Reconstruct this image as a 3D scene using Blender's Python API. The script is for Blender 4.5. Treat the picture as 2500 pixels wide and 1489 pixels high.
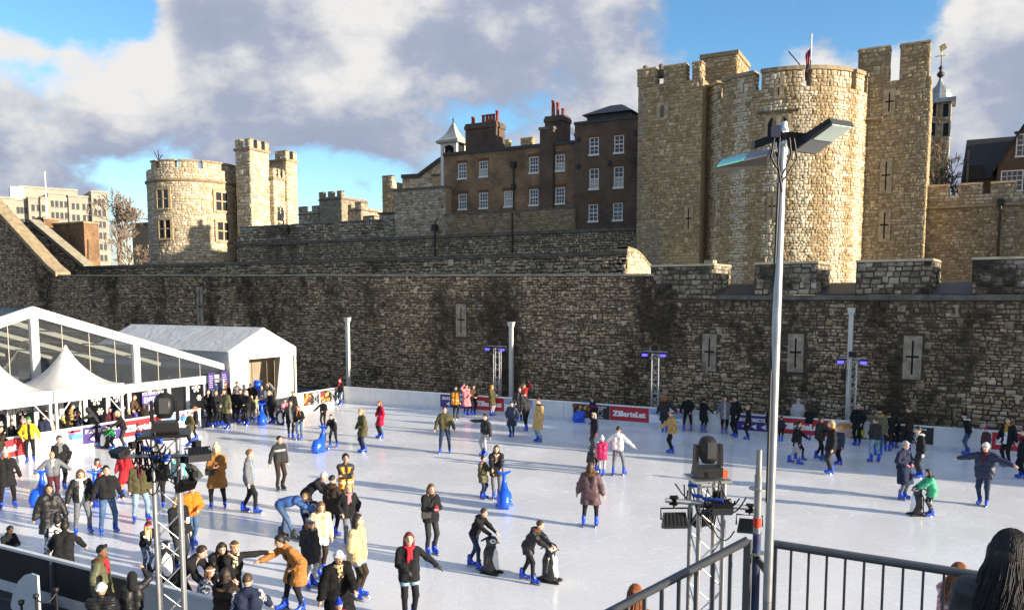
import bpy, bmesh, math, random
import numpy as np
from mathutils import Vector, Matrix
R = math.radians
for o in list(bpy.data.objects): bpy.data.objects.remove(o, do_unlink=True)
SC = bpy.context.scene
COL = SC.collection

# ---------------------------------------------------------------- camera
FPX, PPY, HZY, CAMH, YAW = 1950.0, 901.0, 722.0, 6.5, R(28)   # photo is 2500 px wide; X runs along the castle walls, Y away over the moat
PITCH = math.atan((PPY - HZY) / FPX)
cam_d = bpy.data.cameras.new('camera'); cam = bpy.data.objects.new('camera', cam_d); COL.objects.link(cam)
cam.location = (0, 0, CAMH); cam.rotation_euler = (R(90) - PITCH, 0, YAW)
cam_d.sensor_width = 36; cam_d.lens = 36 * FPX / 2500; cam_d.shift_y = (PPY - 744.5) / 2500
cam_d.clip_start = 0.05; cam_d.clip_end = 3000
SC.camera = cam

# ---------------------------------------------------------------- light
SUN_EL, SUN_AZ = R(13), R(3)                 # azimuth measured from +X towards +Y
sun_vec = Vector((math.cos(SUN_EL) * math.cos(SUN_AZ), math.cos(SUN_EL) * math.sin(SUN_AZ), math.sin(SUN_EL)))
sl = bpy.data.lights.new('sun', 'SUN'); sl.energy = 5.0; sl.angle = R(0.5); sl.color = (1.0, 0.87, 0.68)
so = bpy.data.objects.new('sun', sl); COL.objects.link(so); so.rotation_euler = (-sun_vec).to_track_quat('-Z', 'Y').to_euler()
SC.view_settings.view_transform = 'Standard'; SC.view_settings.look = 'None'
SC.view_settings.exposure = 1.0; SC.view_settings.gamma = 1.0; SC.view_settings.use_curve_mapping = False
SC.cycles.max_bounces = 5; SC.cycles.diffuse_bounces = 3; SC.cycles.glossy_bounces = 3; SC.cycles.transparent_max_bounces = 12; SC.cycles.caustics_reflective = False; SC.cycles.caustics_refractive = False
try: SC.cycles.use_denoising = True
except Exception: pass

def ray(px, py):
    xc = (px - 1250) / FPX; yc = -(py - PPY) / FPX
    c, s = math.cos(PITCH), math.sin(PITCH)
    ox, oy, oz = xc, c + yc * s, -s + yc * c
    cy, sy = math.cos(YAW), math.sin(YAW)
    return np.array([ox * cy - oy * sy, ox * sy + oy * cy, oz])
def at_z(px, py, z=0.0):
    d = ray(px, py); k = (z - CAMH) / d[2]; return np.array([d[0] * k, d[1] * k, z])
def at_y(px, py, y):
    d = ray(px, py); k = y / d[1]; return np.array([d[0] * k, y, CAMH + d[2] * k])
def at_x(px, py, x):
    d = ray(px, py); k = x / d[0]; return np.array([x, d[1] * k, CAMH + d[2] * k])
def at_d(px, py, depth): return np.array([0, 0, CAMH]) + ray(px, py) * depth
def to_px(p):
    x, y, z = p[0], p[1], p[2] - CAMH
    cy, sy = math.cos(YAW), math.sin(YAW); ox = x * cy + y * sy; oy = -x * sy + y * cy
    c, s = math.cos(PITCH), math.sin(PITCH); dep = oy * c - z * s; up = oy * s + z * c
    return 1250 + FPX * ox / dep, PPY - FPX * up / dep

# ---------------------------------------------------------------- sky
W = bpy.data.worlds.new('World'); SC.world = W; W.use_nodes = True
def sky():
    nt = W.node_tree; N = nt.nodes; L = nt.links; N.clear()
    out = N.new('ShaderNodeOutputWorld'); bg = N.new('ShaderNodeBackground'); bg.inputs[1].default_value = 0.09
    L.new(bg.outputs[0], out.inputs[0])
    st = N.new('ShaderNodeTexSky'); st.sky_type = 'NISHITA'; st.sun_disc = False
    st.sun_elevation = SUN_EL; st.sun_rotation = R(90) - SUN_AZ; st.air_density = 1.0; st.dust_density = 0.4; st.ozone_density = 2.5
    tc = N.new('ShaderNodeTexCoord')
    def math_(op, a, b=None, clamp=False):
        n = N.new('ShaderNodeMath'); n.operation = op; n.use_clamp = clamp
        for i, v in enumerate((a, b)):
            if v is None: continue
            if isinstance(v, (int, float)): n.inputs[i].default_value = v
            else: L.new(v, n.inputs[i])
        return n.outputs[0]
    def vec(op, a, b):
        n = N.new('ShaderNodeVectorMath'); n.operation = op
        for i, v in enumerate((a, b)):
            if isinstance(v, tuple): n.inputs[i].default_value = v
            else: L.new(v, n.inputs[i])
        return n.outputs['Value'] if op in ('DISTANCE', 'LENGTH') else n.outputs[0]
    D = tc.outputs['Generated']
    # how cloudy it is along four heights of the view; to the sides the end values go on
    def azel(px, py): d = ray(px, py); return math.atan2(d[0], d[1]), d[2] / math.hypot(d[0], d[1])
    AZ0, AZ1 = azel(0, 300)[0], azel(2500, 300)[0]
    rows = [(470, [(0, .03), (150, .08), (300, .0), (400, -.06), (600, -.02), (720, -.04), (800, -.12), (870, .02), (950, .09), (1500, .06), (2300, .03), (2500, .05)]),
            (320, [(0, .20), (200, .23), (400, .20), (600, .16), (800, .15), (1000, .11), (1200, .10), (1600, .10), (2250, .06), (2350, .11), (2500, .05)]),
            (205, [(0, .22), (150, .22), (280, .14), (400, .18), (600, .18), (800, .16), (1000, .18), (1200, .18), (1400, .16), (1620, .12), (1740, -.10), (1840, -.03), (1960, .15), (2100, .07), (2300, .03), (2450, .11), (2500, .10)]),
            (100, [(0, -.14), (120, -.19), (330, -.17), (420, .06), (600, .12), (790, .02), (1000, .14), (1200, .13), (1330, .04), (1500, .08), (1650, -.04), (1780, -.22), (1880, -.16), (1960, .02), (2060, -.10), (2200, -.18), (2350, .0), (2500, .08)])]
    els = [azel(1250, r[0])[1] for r in rows]
    sp = N.new('ShaderNodeSeparateXYZ'); L.new(D, sp.inputs[0])
    az = math_('ARCTAN2', sp.outputs['X'], sp.outputs['Y']); el = math_('DIVIDE', sp.outputs['Z'], math_('SQRT', math_('ADD', math_('MULTIPLY', sp.outputs['X'], sp.outputs['X']), math_('MULTIPLY', sp.outputs['Y'], sp.outputs['Y']))))
    def density(off, daz, delv, detail):
        v = vec('ADD', D, off); v = vec('MULTIPLY', v, (1.0, 1.0, 1.6))
        n1 = N.new('ShaderNodeTexNoise'); n1.inputs['Scale'].default_value = 4.6; n1.inputs['Detail'].default_value = detail; n1.inputs['Roughness'].default_value = .58
        L.new(v, n1.inputs['Vector']); acc = n1.outputs['Fac']
        t = math_('MULTIPLY', math_('SUBTRACT', az, AZ0 - daz), 1 / (AZ1 - AZ0), True)
        for i, (py, pts) in enumerate(rows):
            fc = N.new('ShaderNodeFloatCurve'); L.new(t, fc.inputs['Value']); cv = fc.mapping.curves[0]; P_ = [((azel(px, 300)[0] - AZ0) / (AZ1 - AZ0), .5 + w) for px, w in pts]
            cv.points[0].location = P_[0]; cv.points[1].location = P_[-1]
            for q in P_[1:-1]: cv.points.new(*q)
            fc.mapping.update()
            e0 = els[i]; lo_ = els[i - 1] if i else None; hi_ = els[i + 1] if i < 3 else None; e = math_('ADD', el, delv)
            w = None
            if lo_ is not None: w = math_('MULTIPLY', math_('SUBTRACT', e, lo_), 1 / (e0 - lo_), True)
            if hi_ is not None:
                w2 = math_('MULTIPLY', math_('SUBTRACT', hi_, e), 1 / (hi_ - e0), True); w = w2 if w is None else math_('MINIMUM', w, w2)
            acc = math_('ADD', acc, math_('MULTIPLY', math_('SUBTRACT', fc.outputs[0], .5), w))
        return acc
    d0 = density((0, 0, 0), 0, 0, 8); d1 = density((.014, -.006, .045), -.02, .06, 7)
    cov = N.new('ShaderNodeMapRange'); cov.interpolation_type = 'SMOOTHSTEP'; L.new(d0, cov.inputs['Value'])
    cov.inputs['From Min'].default_value = .455; cov.inputs['From Max'].default_value = .575
    # self-shading: the side away from the light and the thick bases are greyer
    sh = math_('SUBTRACT', d0, d1)
    shr = N.new('ShaderNodeMapRange'); L.new(sh, shr.inputs['Value']); shr.inputs['From Min'].default_value = -.13; shr.inputs['From Max'].default_value = .15
    cr = N.new('ShaderNodeValToRGB'); L.new(shr.outputs[0], cr.inputs['Fac']); e = cr.color_ramp.elements
    e[0].position = 0.; e[0].color = (.34, .385, .51, 1); e[1].position = 1.; e[1].color = (.80, .79, .78, 1)
    for p_, c_ in ((.3, (.375, .42, .545, 1)), (.55, (.53, .555, .62, 1)), (.8, (.69, .695, .71, 1))): q_ = e.new(p_); q_.color = c_
    cc = N.new('ShaderNodeVectorMath'); cc.operation = 'SCALE'; L.new(cr.outputs['Color'], cc.inputs[0]); cc.inputs['Scale'].default_value = 6.0
    hs = N.new('ShaderNodeHueSaturation'); hs.inputs['Saturation'].default_value = 1.2; hs.inputs['Value'].default_value = 1.45; L.new(st.outputs[0], hs.inputs['Color'])
    mx = N.new('ShaderNodeMix'); mx.data_type = 'RGBA'; L.new(cov.outputs[0], mx.inputs['Factor'])
    L.new(hs.outputs[0], mx.inputs['A']); L.new(cc.outputs[0], mx.inputs['B'])
    L.new(mx.outputs['Result'], bg.inputs[0])
sky(); W.cycles.sampling_method = 'MANUAL'; W.cycles.sample_map_resolution = 512
# ---------------------------------------------------------------- helpers
rng = np.random.default_rng(7); RND = random.Random(11)
MATS = {}
def lin(r, g, b): return tuple(((c / 255) / 12.92 if c <= 10 else ((c / 255 + .055) / 1.055) ** 2.4) for c in (r, g, b))
def mat(name, col=(.5, .5, .5), rough=.6, metal=0., noise=0., nscale=6., bump=0., bscale=30., attr=False, alpha=1., trans=0., emit=None, spec=.5, coat=0.):
    if name in MATS: return MATS[name]
    m = bpy.data.materials.new(name); m.use_nodes = True; nt = m.node_tree; N = nt.nodes; L = nt.links
    b = N['Principled BSDF']; b.inputs['Roughness'].default_value = rough; b.inputs['Metallic'].default_value = metal
    b.inputs['Specular IOR Level'].default_value = spec; b.inputs['Coat Weight'].default_value = coat
    b.inputs['Base Color'].default_value = (*col, 1)
    if trans: b.inputs['Transmission Weight'].default_value = trans
    if alpha < 1: b.inputs['Alpha'].default_value = alpha
    if emit: b.inputs['Emission Color'].default_value = (*emit[:3], 1); b.inputs['Emission Strength'].default_value = emit[3]
    src = None
    if attr:
        a = N.new('ShaderNodeAttribute'); a.attribute_name = 'Col'; src = a.outputs['Color']
    if noise:
        tc = N.new('ShaderNodeTexCoord'); n = N.new('ShaderNodeTexNoise'); n.inputs['Scale'].default_value = nscale; n.inputs['Detail'].default_value = 6; n.inputs['Roughness'].default_value = .6
        L.new(tc.outputs['Object'], n.inputs['Vector'])
        mr = N.new('ShaderNodeMapRange'); L.new(n.outputs['Fac'], mr.inputs['Value']); mr.inputs['From Min'].default_value = .3; mr.inputs['From Max'].default_value = .7
        mr.inputs['To Min'].default_value = 1 - noise; mr.inputs['To Max'].default_value = 1 + noise * .6
        mm = N.new('ShaderNodeVectorMath'); mm.operation = 'SCALE'; L.new(mr.outputs[0], mm.inputs['Scale'])
        if src: L.new(src, mm.inputs[0])
        else: mm.inputs[0].default_value = col
        src = mm.outputs[0]
    if src: L.new(src, b.inputs['Base Color'])
    if bump:
        tc = N.new('ShaderNodeTexCoord'); n = N.new('ShaderNodeTexNoise'); n.inputs['Scale'].default_value = bscale; n.inputs['Detail'].default_value = 5
        L.new(tc.outputs['Object'], n.inputs['Vector']); bp = N.new('ShaderNodeBump'); bp.inputs['Strength'].default_value = bump; bp.inputs['Distance'].default_value = .02
        L.new(n.outputs['Fac'], bp.inputs['Height']); L.new(bp.outputs[0], b.inputs['Normal'])
    MATS[name] = m; return m

def tent_mat(name, col, tr=.35):
    m = bpy.data.materials.new(name); m.use_nodes = True; N = m.node_tree.nodes; L = m.node_tree.links; p = N['Principled BSDF']; p.inputs['Roughness'].default_value = .5; out = N['Material Output']
    tc = N.new('ShaderNodeTexCoord'); n = N.new('ShaderNodeTexNoise'); n.inputs['Scale'].default_value = .9; n.inputs['Detail'].default_value = 6; L.new(tc.outputs['Object'], n.inputs['Vector']); r = N.new('ShaderNodeMapRange'); L.new(n.outputs['Fac'], r.inputs['Value']); r.inputs['From Min'].default_value = .3; r.inputs['From Max'].default_value = .7; r.inputs['To Min'].default_value = .86; r.inputs['To Max'].default_value = 1.03
    v = N.new('ShaderNodeVectorMath'); v.operation = 'SCALE'; v.inputs[0].default_value = col; L.new(r.outputs[0], v.inputs['Scale']); L.new(v.outputs[0], p.inputs['Base Color'])
    w = N.new('ShaderNodeTexNoise'); w.inputs['Scale'].default_value = 1.6; w.inputs['Detail'].default_value = 3; w.inputs['Distortion'].default_value = 1.; L.new(tc.outputs['Object'], w.inputs['Vector']); bp = N.new('ShaderNodeBump'); bp.inputs['Strength'].default_value = .6; bp.inputs['Distance'].default_value = .1; L.new(w.outputs['Fac'], bp.inputs['Height']); L.new(bp.outputs[0], p.inputs['Normal'])
    t = N.new('ShaderNodeBsdfTranslucent'); t.inputs[0].default_value = (*col, 1); mx = N.new('ShaderNodeMixShader'); mx.inputs[0].default_value = tr; L.new(p.outputs[0], mx.inputs[1]); L.new(t.outputs[0], mx.inputs[2]); L.new(mx.outputs[0], out.inputs[0]); MATS[name] = m; return m
def clear_mat(name, tint=(.9, .92, .93), haze=.06, hazec=(.5, .52, .54), gloss=.05):
    if name in MATS: return MATS[name]
    m = bpy.data.materials.new(name); m.use_nodes = True; N = m.node_tree.nodes; L = m.node_tree.links; N.remove(N['Principled BSDF']); out = N['Material Output']
    t = N.new('ShaderNodeBsdfTransparent'); t.inputs[0].default_value = (*tint, 1); g = N.new('ShaderNodeBsdfGlossy'); g.inputs['Roughness'].default_value = .05; d = N.new('ShaderNodeBsdfDiffuse'); d.inputs[0].default_value = (*hazec, 1)
    m1 = N.new('ShaderNodeMixShader'); m1.inputs[0].default_value = gloss; L.new(t.outputs[0], m1.inputs[1]); L.new(g.outputs[0], m1.inputs[2])
    m2 = N.new('ShaderNodeMixShader'); m2.inputs[0].default_value = haze; L.new(m1.outputs[0], m2.inputs[1]); L.new(d.outputs[0], m2.inputs[2]); L.new(m2.outputs[0], out.inputs[0]); MATS[name] = m; return m
def link(o, parent=None):
    COL.objects.link(o)
    if parent is not None: o.parent = parent
    return o
def tag(o, label=None, cat=None, group=None, kind=None):
    if label: o['label'] = label
    if cat: o['category'] = cat
    if group: o['group'] = group
    if kind: o['kind'] = kind
    return o
def thing(name, label, cat, loc=(0, 0, 0), rz=0., group=None):
    o = bpy.data.objects.new(name, None); o.empty_display_size = .2; link(o)
    o.location = [float(v) for v in loc]; o.rotation_euler = (0, 0, rz)
    return tag(o, label, cat, group)
def local(o, p):      # world point -> coordinates of an unscaled, z-rotated thing
    x, y, z = p[0] - o.location.x, p[1] - o.location.y, p[2] - o.location.z
    a = -o.rotation_euler.z; return np.array([x * math.cos(a) - y * math.sin(a), x * math.sin(a) + y * math.cos(a), z])

def mesh_np(name, V, F, mats, mi=None, smooth=False, col=None):
    """V (n,3); F (m,4) quads (or list); col (n,3) point colours"""
    me = bpy.data.meshes.new(name)
    if isinstance(F, np.ndarray):
        V = np.asarray(V, np.float32); k = F.shape[1]
        me.vertices.add(len(V)); me.vertices.foreach_set('co', V.ravel())
        me.loops.add(F.size); me.loops.foreach_set('vertex_index', F.astype(np.int32).ravel())
        me.polygons.add(len(F)); me.polygons.foreach_set('loop_start', np.arange(0, F.size, k, dtype=np.int32))
        me.polygons.foreach_set('loop_total', np.full(len(F), k, np.int32))
    else:
        me.from_pydata([tuple(map(float, v)) for v in V], [], F)
    for m in (mats if isinstance(mats, (list, tuple)) else [mats]): me.materials.append(m)
    if mi is not None: me.polygons.foreach_set('material_index', np.asarray(mi, np.int32))
    if smooth: me.polygons.foreach_set('use_smooth', np.ones(len(me.polygons), bool))
    if col is not None:
        a = me.color_attributes.new('Col', 'FLOAT_COLOR', 'POINT'); c = np.ones((len(V), 4), np.float32); c[:, :3] = col; a.data.foreach_set('color', c.ravel())
    me.update(calc_edges=True)
    return me

class MB:
    """collects boxes, tubes, lathes; build() links them as one mesh object"""
    def __init__(s): s.v = []; s.f = []; s.m = []; s.sm = []
    def add(s, V, F, m=0, smooth=False):
        o = len(s.v); s.v += [tuple(map(float, p)) for p in V]; s.f += [tuple(i + o for i in f) for f in F]; s.m += [m] * len(F); s.sm += [smooth] * len(F); return s
    def box(s, a, b, m=0):
        (x0, y0, z0), (x1, y1, z1) = a, b
        return s.hexa([(x0, y0, z0), (x1, y0, z0), (x1, y1, z0), (x0, y1, z0), (x0, y0, z1), (x1, y0, z1), (x1, y1, z1), (x0, y1, z1)], m)
    def hexa(s, P, m=0): return s.add(P, [(0, 3, 2, 1), (4, 5, 6, 7), (0, 1, 5, 4), (1, 2, 6, 5), (2, 3, 7, 6), (3, 0, 4, 7)], m)
    def obox(s, c, ax, ay, az, m=0):      # centre and three half-extent vectors
        c, ax, ay, az = map(np.asarray, (c, ax, ay, az))
        return s.hexa([c - ax - ay - az, c + ax - ay - az, c + ax + ay - az, c - ax + ay - az, c - ax - ay + az, c + ax - ay + az, c + ax + ay + az, c - ax + ay + az], m)
    def tube(s, pts, r, n=8, m=0, cap=True, smooth=True):
        pts = [np.asarray(p, float) for p in pts]; rr = r if isinstance(r, (list, tuple)) else [r] * len(pts)
        rings = []; up = None
        for i, p in enumerate(pts):
            d = pts[min(i + 1, len(pts) - 1)] - pts[max(i - 1, 0)]; d = d / (np.linalg.norm(d) + 1e-9)
            if up is None or abs(d @ up) > .98: up = np.array([0, 0, 1.]) if abs(d[2]) < .9 else np.array([1., 0, 0])
            a = np.cross(d, up); a /= np.linalg.norm(a); b = np.cross(d, a); up = np.cross(a, d) if False else up
            rings.append([p + rr[i] * (math.cos(2 * math.pi * k / n) * a + math.sin(2 * math.pi * k / n) * b) for k in range(n)])
        V = [q for rg in rings for q in rg]; F = []
        for i in range(len(pts) - 1):
            for k in range(n): F.append((i * n + k, (i + 1) * n + k, (i + 1) * n + (k + 1) % n, i * n + (k + 1) % n))
        s.add(V, F, m, smooth)
        if cap: s.add(rings[0], [tuple(range(n))], m); s.add(rings[-1], [tuple(reversed(range(n)))], m)
        return s
    def lathe(s, prof, c=(0, 0, 0), n=16, m=0, smooth=True, a0=0., a1=2 * math.pi):
        full = abs(a1 - a0 - 2 * math.pi) < 1e-6; k = n if full else n + 1; V = []; F = []
        for (r, z) in prof:
            for i in range(k):
                a = a0 + (a1 - a0) * i / n; V.append((c[0] + r * math.cos(a), c[1] + r * math.sin(a), c[2] + z))
        for j in range(len(prof) - 1):
            for i in range(n):
                i2 = (i + 1) % k; F.append((j * k + i, j * k + i2, (j + 1) * k + i2, (j + 1) * k + i))
        return s.add(V, F, m, smooth)
    def prism(s, poly, fn, d0, d1, m=0):   # poly of (u, v), fn(u, v, d) -> xyz
        n = len(poly); V = [fn(u, v, d0) for u, v in poly] + [fn(u, v, d1) for u, v in poly]
        F = [tuple(range(n)), tuple(reversed(range(n, 2 * n)))] + [(i, i + n, (i + 1) % n + n, (i + 1) % n) for i in range(n)]
        return s.add(V, F, m)
    def build(s, name, mats, parent=None, loc=None):
        V = s.v
        if parent is not None and loc is None: V = [local(parent, p) for p in V] if parent.parent is None else [local(parent.parent, p) for p in V]
        me = mesh_np(name, V, s.f, mats, s.m)
        if any(s.sm): me.polygons.foreach_set('use_smooth', s.sm)
        bm = bmesh.new(); bm.from_mesh(me); bmesh.ops.recalc_face_normals(bm, faces=bm.faces); bm.to_mesh(me); bm.free()
        o = bpy.data.objects.new(name, me)
        if loc is not None: o.location = loc
        return link(o, parent)
def text(name, body, size, loc, rot, m, parent=None, bold=.0, align='CENTER', shear=0., sx=1.):
    c = bpy.data.curves.new(name, 'FONT'); c.body = body; c.size = size; c.align_x = align; c.align_y = 'CENTER'; c.offset = bold; c.extrude = .003; c.shear = shear; c.resolution_u = 3
    c.materials.append(m); o = bpy.data.objects.new(name, c); o.location = [float(v) for v in loc]; o.rotation_euler = rot; o.scale = (sx, 1, 1); link(o, parent); return o

class Plane:
    """vertical plane: origin (x, y), heading angle a of its u axis; outward normal is to the right of u (towards -Y when a = 0)"""
    def __init__(s, x, y, a=0.): s.o = np.array([x, y]); s.d = np.array([math.cos(a), math.sin(a)]); s.n = np.array([math.sin(a), -math.cos(a)])
    def __call__(s, u, v, d=0.):
        p = s.o + s.d * u + s.n * d; return (p[0], p[1], v)
    def arr(s, u, v, d): return np.stack([s.o[0] + s.d[0] * u + s.n[0] * d, s.o[1] + s.d[1] * u + s.n[1] * d, v + 0 * u], -1)
    def hit(s, px, py):
        r = ray(px, py); k = (s.o @ s.n) / (r[:2] @ s.n); p = r[:2] * k; return float((p - s.o) @ s.d), float(CAMH + r[2] * k)
    def box(s, mb, u0, u1, v0, v1, d0, d1, m=0):
        mb.hexa([s(u0, v0, d0), s(u1, v0, d0), s(u1, v0, d1), s(u0, v0, d1), s(u0, v1, d0), s(u1, v1, d0), s(u1, v1, d1), s(u0, v1, d1)], m); return mb
class Drum:
    """cylinder surface: u is arc length measured from the point that faces angle a0"""
    def __init__(s, cx, cy, r, a0): s.c = (cx, cy); s.r = r; s.a0 = a0
    def arr(s, u, v, d):
        th = s.a0 + u / s.r; return np.stack([s.c[0] + (s.r + d) * np.cos(th), s.c[1] + (s.r + d) * np.sin(th), v + 0 * u], -1)
    def __call__(s, u, v, d=0.): return tuple(s.arr(np.array(float(u)), np.array(float(v)), d))

def vnoise(P, seed=0):
    """cheap 3-D value noise in 0..1"""
    P = np.asarray(P, float); I = np.floor(P).astype(np.int64); f = P - I; f = f * f * (3 - 2 * f)
    def h(i, j, k):
        n = (i * 374761393 + j * 668265263 + k * 2147483647 + seed * 1274126177) & 0x7fffffff; n = ((n ^ (n >> 13)) * 1274126177) & 0x7fffffff; return ((n ^ (n >> 16)) & 0xffff) / 65535.
    r = 0
    for a in (0, 1):
        for b in (0, 1):
            for c in (0, 1):
                w = (f[..., 0] if a else 1 - f[..., 0]) * (f[..., 1] if b else 1 - f[..., 1]) * (f[..., 2] if c else 1 - f[..., 2])
                r = r + w * h(I[..., 0] + a, I[..., 1] + b, I[..., 2] + c)
    return r

# ---------------------------------------------------------------- masonry
def stone_mat(name, grime=.6, gscale=(.35, .35, .07), gcol=(.035, .032, .028), thr=(.5, .66), rough=.85):
    if name in MATS: return MATS[name]
    m = bpy.data.materials.new(name); m.use_nodes = True; N = m.node_tree.nodes; L = m.node_tree.links; b = N['Principled BSDF']; b.inputs['Roughness'].default_value = rough
    b.inputs['Specular IOR Level'].default_value = .2
    a = N.new('ShaderNodeAttribute'); a.attribute_name = 'Col'
    g = N.new('ShaderNodeNewGeometry')
    n2 = N.new('ShaderNodeTexNoise'); n2.inputs['Scale'].default_value = 5; n2.inputs['Detail'].default_value = 6; n2.inputs['Roughness'].default_value = .7; L.new(g.outputs['Position'], n2.inputs['Vector'])
    r2 = N.new('ShaderNodeMapRange'); L.new(n2.outputs['Fac'], r2.inputs['Value']); r2.inputs['From Min'].default_value = .25; r2.inputs['From Max'].default_value = .75; r2.inputs['To Min'].default_value = .62; r2.inputs['To Max'].default_value = 1.3
    sc = N.new('ShaderNodeVectorMath'); sc.operation = 'SCALE'; L.new(a.outputs['Color'], sc.inputs[0]); L.new(r2.outputs[0], sc.inputs['Scale'])
    vm = N.new('ShaderNodeVectorMath'); vm.operation = 'MULTIPLY'; L.new(g.outputs['Position'], vm.inputs[0]); vm.inputs[1].default_value = gscale
    n1 = N.new('ShaderNodeTexNoise'); n1.inputs['Scale'].default_value = 1.0; n1.inputs['Detail'].default_value = 7; n1.inputs['Roughness'].default_value = .62; L.new(vm.outputs[0], n1.inputs['Vector'])
    n4 = N.new('ShaderNodeTexNoise'); n4.inputs['Scale'].default_value = 1.7; n4.inputs['Detail'].default_value = 6; n4.inputs['Roughness'].default_value = .7; L.new(g.outputs['Position'], n4.inputs['Vector'])
    a4 = N.new('ShaderNodeMath'); a4.operation = 'MULTIPLY_ADD'; L.new(n4.outputs['Fac'], a4.inputs[0]); a4.inputs[1].default_value = .45; L.new(n1.outputs['Fac'], a4.inputs[2]); s4 = N.new('ShaderNodeMath'); s4.operation = 'SUBTRACT'; L.new(a4.outputs[0], s4.inputs[0]); s4.inputs[1].default_value = .225
    r1 = N.new('ShaderNodeMapRange'); L.new(s4.outputs[0], r1.inputs['Value']); r1.inputs['From Min'].default_value = thr[0]; r1.inputs['From Max'].default_value = thr[1]; r1.inputs['To Max'].default_value = grime
    mx = N.new('ShaderNodeMix'); mx.data_type = 'RGBA'; L.new(r1.outputs[0], mx.inputs['Factor']); L.new(sc.outputs[0], mx.inputs['A']); mx.inputs['B'].default_value = (*gcol, 1)
    L.new(mx.outputs['Result'], b.inputs['Base Color'])
    bp = N.new('ShaderNodeBump'); bp.inputs['Strength'].default_value = .5; bp.inputs['Distance'].default_value = .03
    n3 = N.new('ShaderNodeTexNoise'); n3.inputs['Scale'].default_value = 14; n3.inputs['Detail'].default_value = 6; L.new(g.outputs['Position'], n3.inputs['Vector'])
    L.new(n3.outputs['Fac'], bp.inputs['Height']); L.new(bp.outputs[0], b.inputs['Normal'])
    MATS[name] = m; return m

def palette(n, cols, jit=.12):
    cols = np.array(cols); c = cols[rng.integers(0, len(cols), n)]; return np.clip(c * (1 + rng.normal(0, jit, (n, 1))) + rng.normal(0, .008, (n, 3)), .01, .9)

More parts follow.
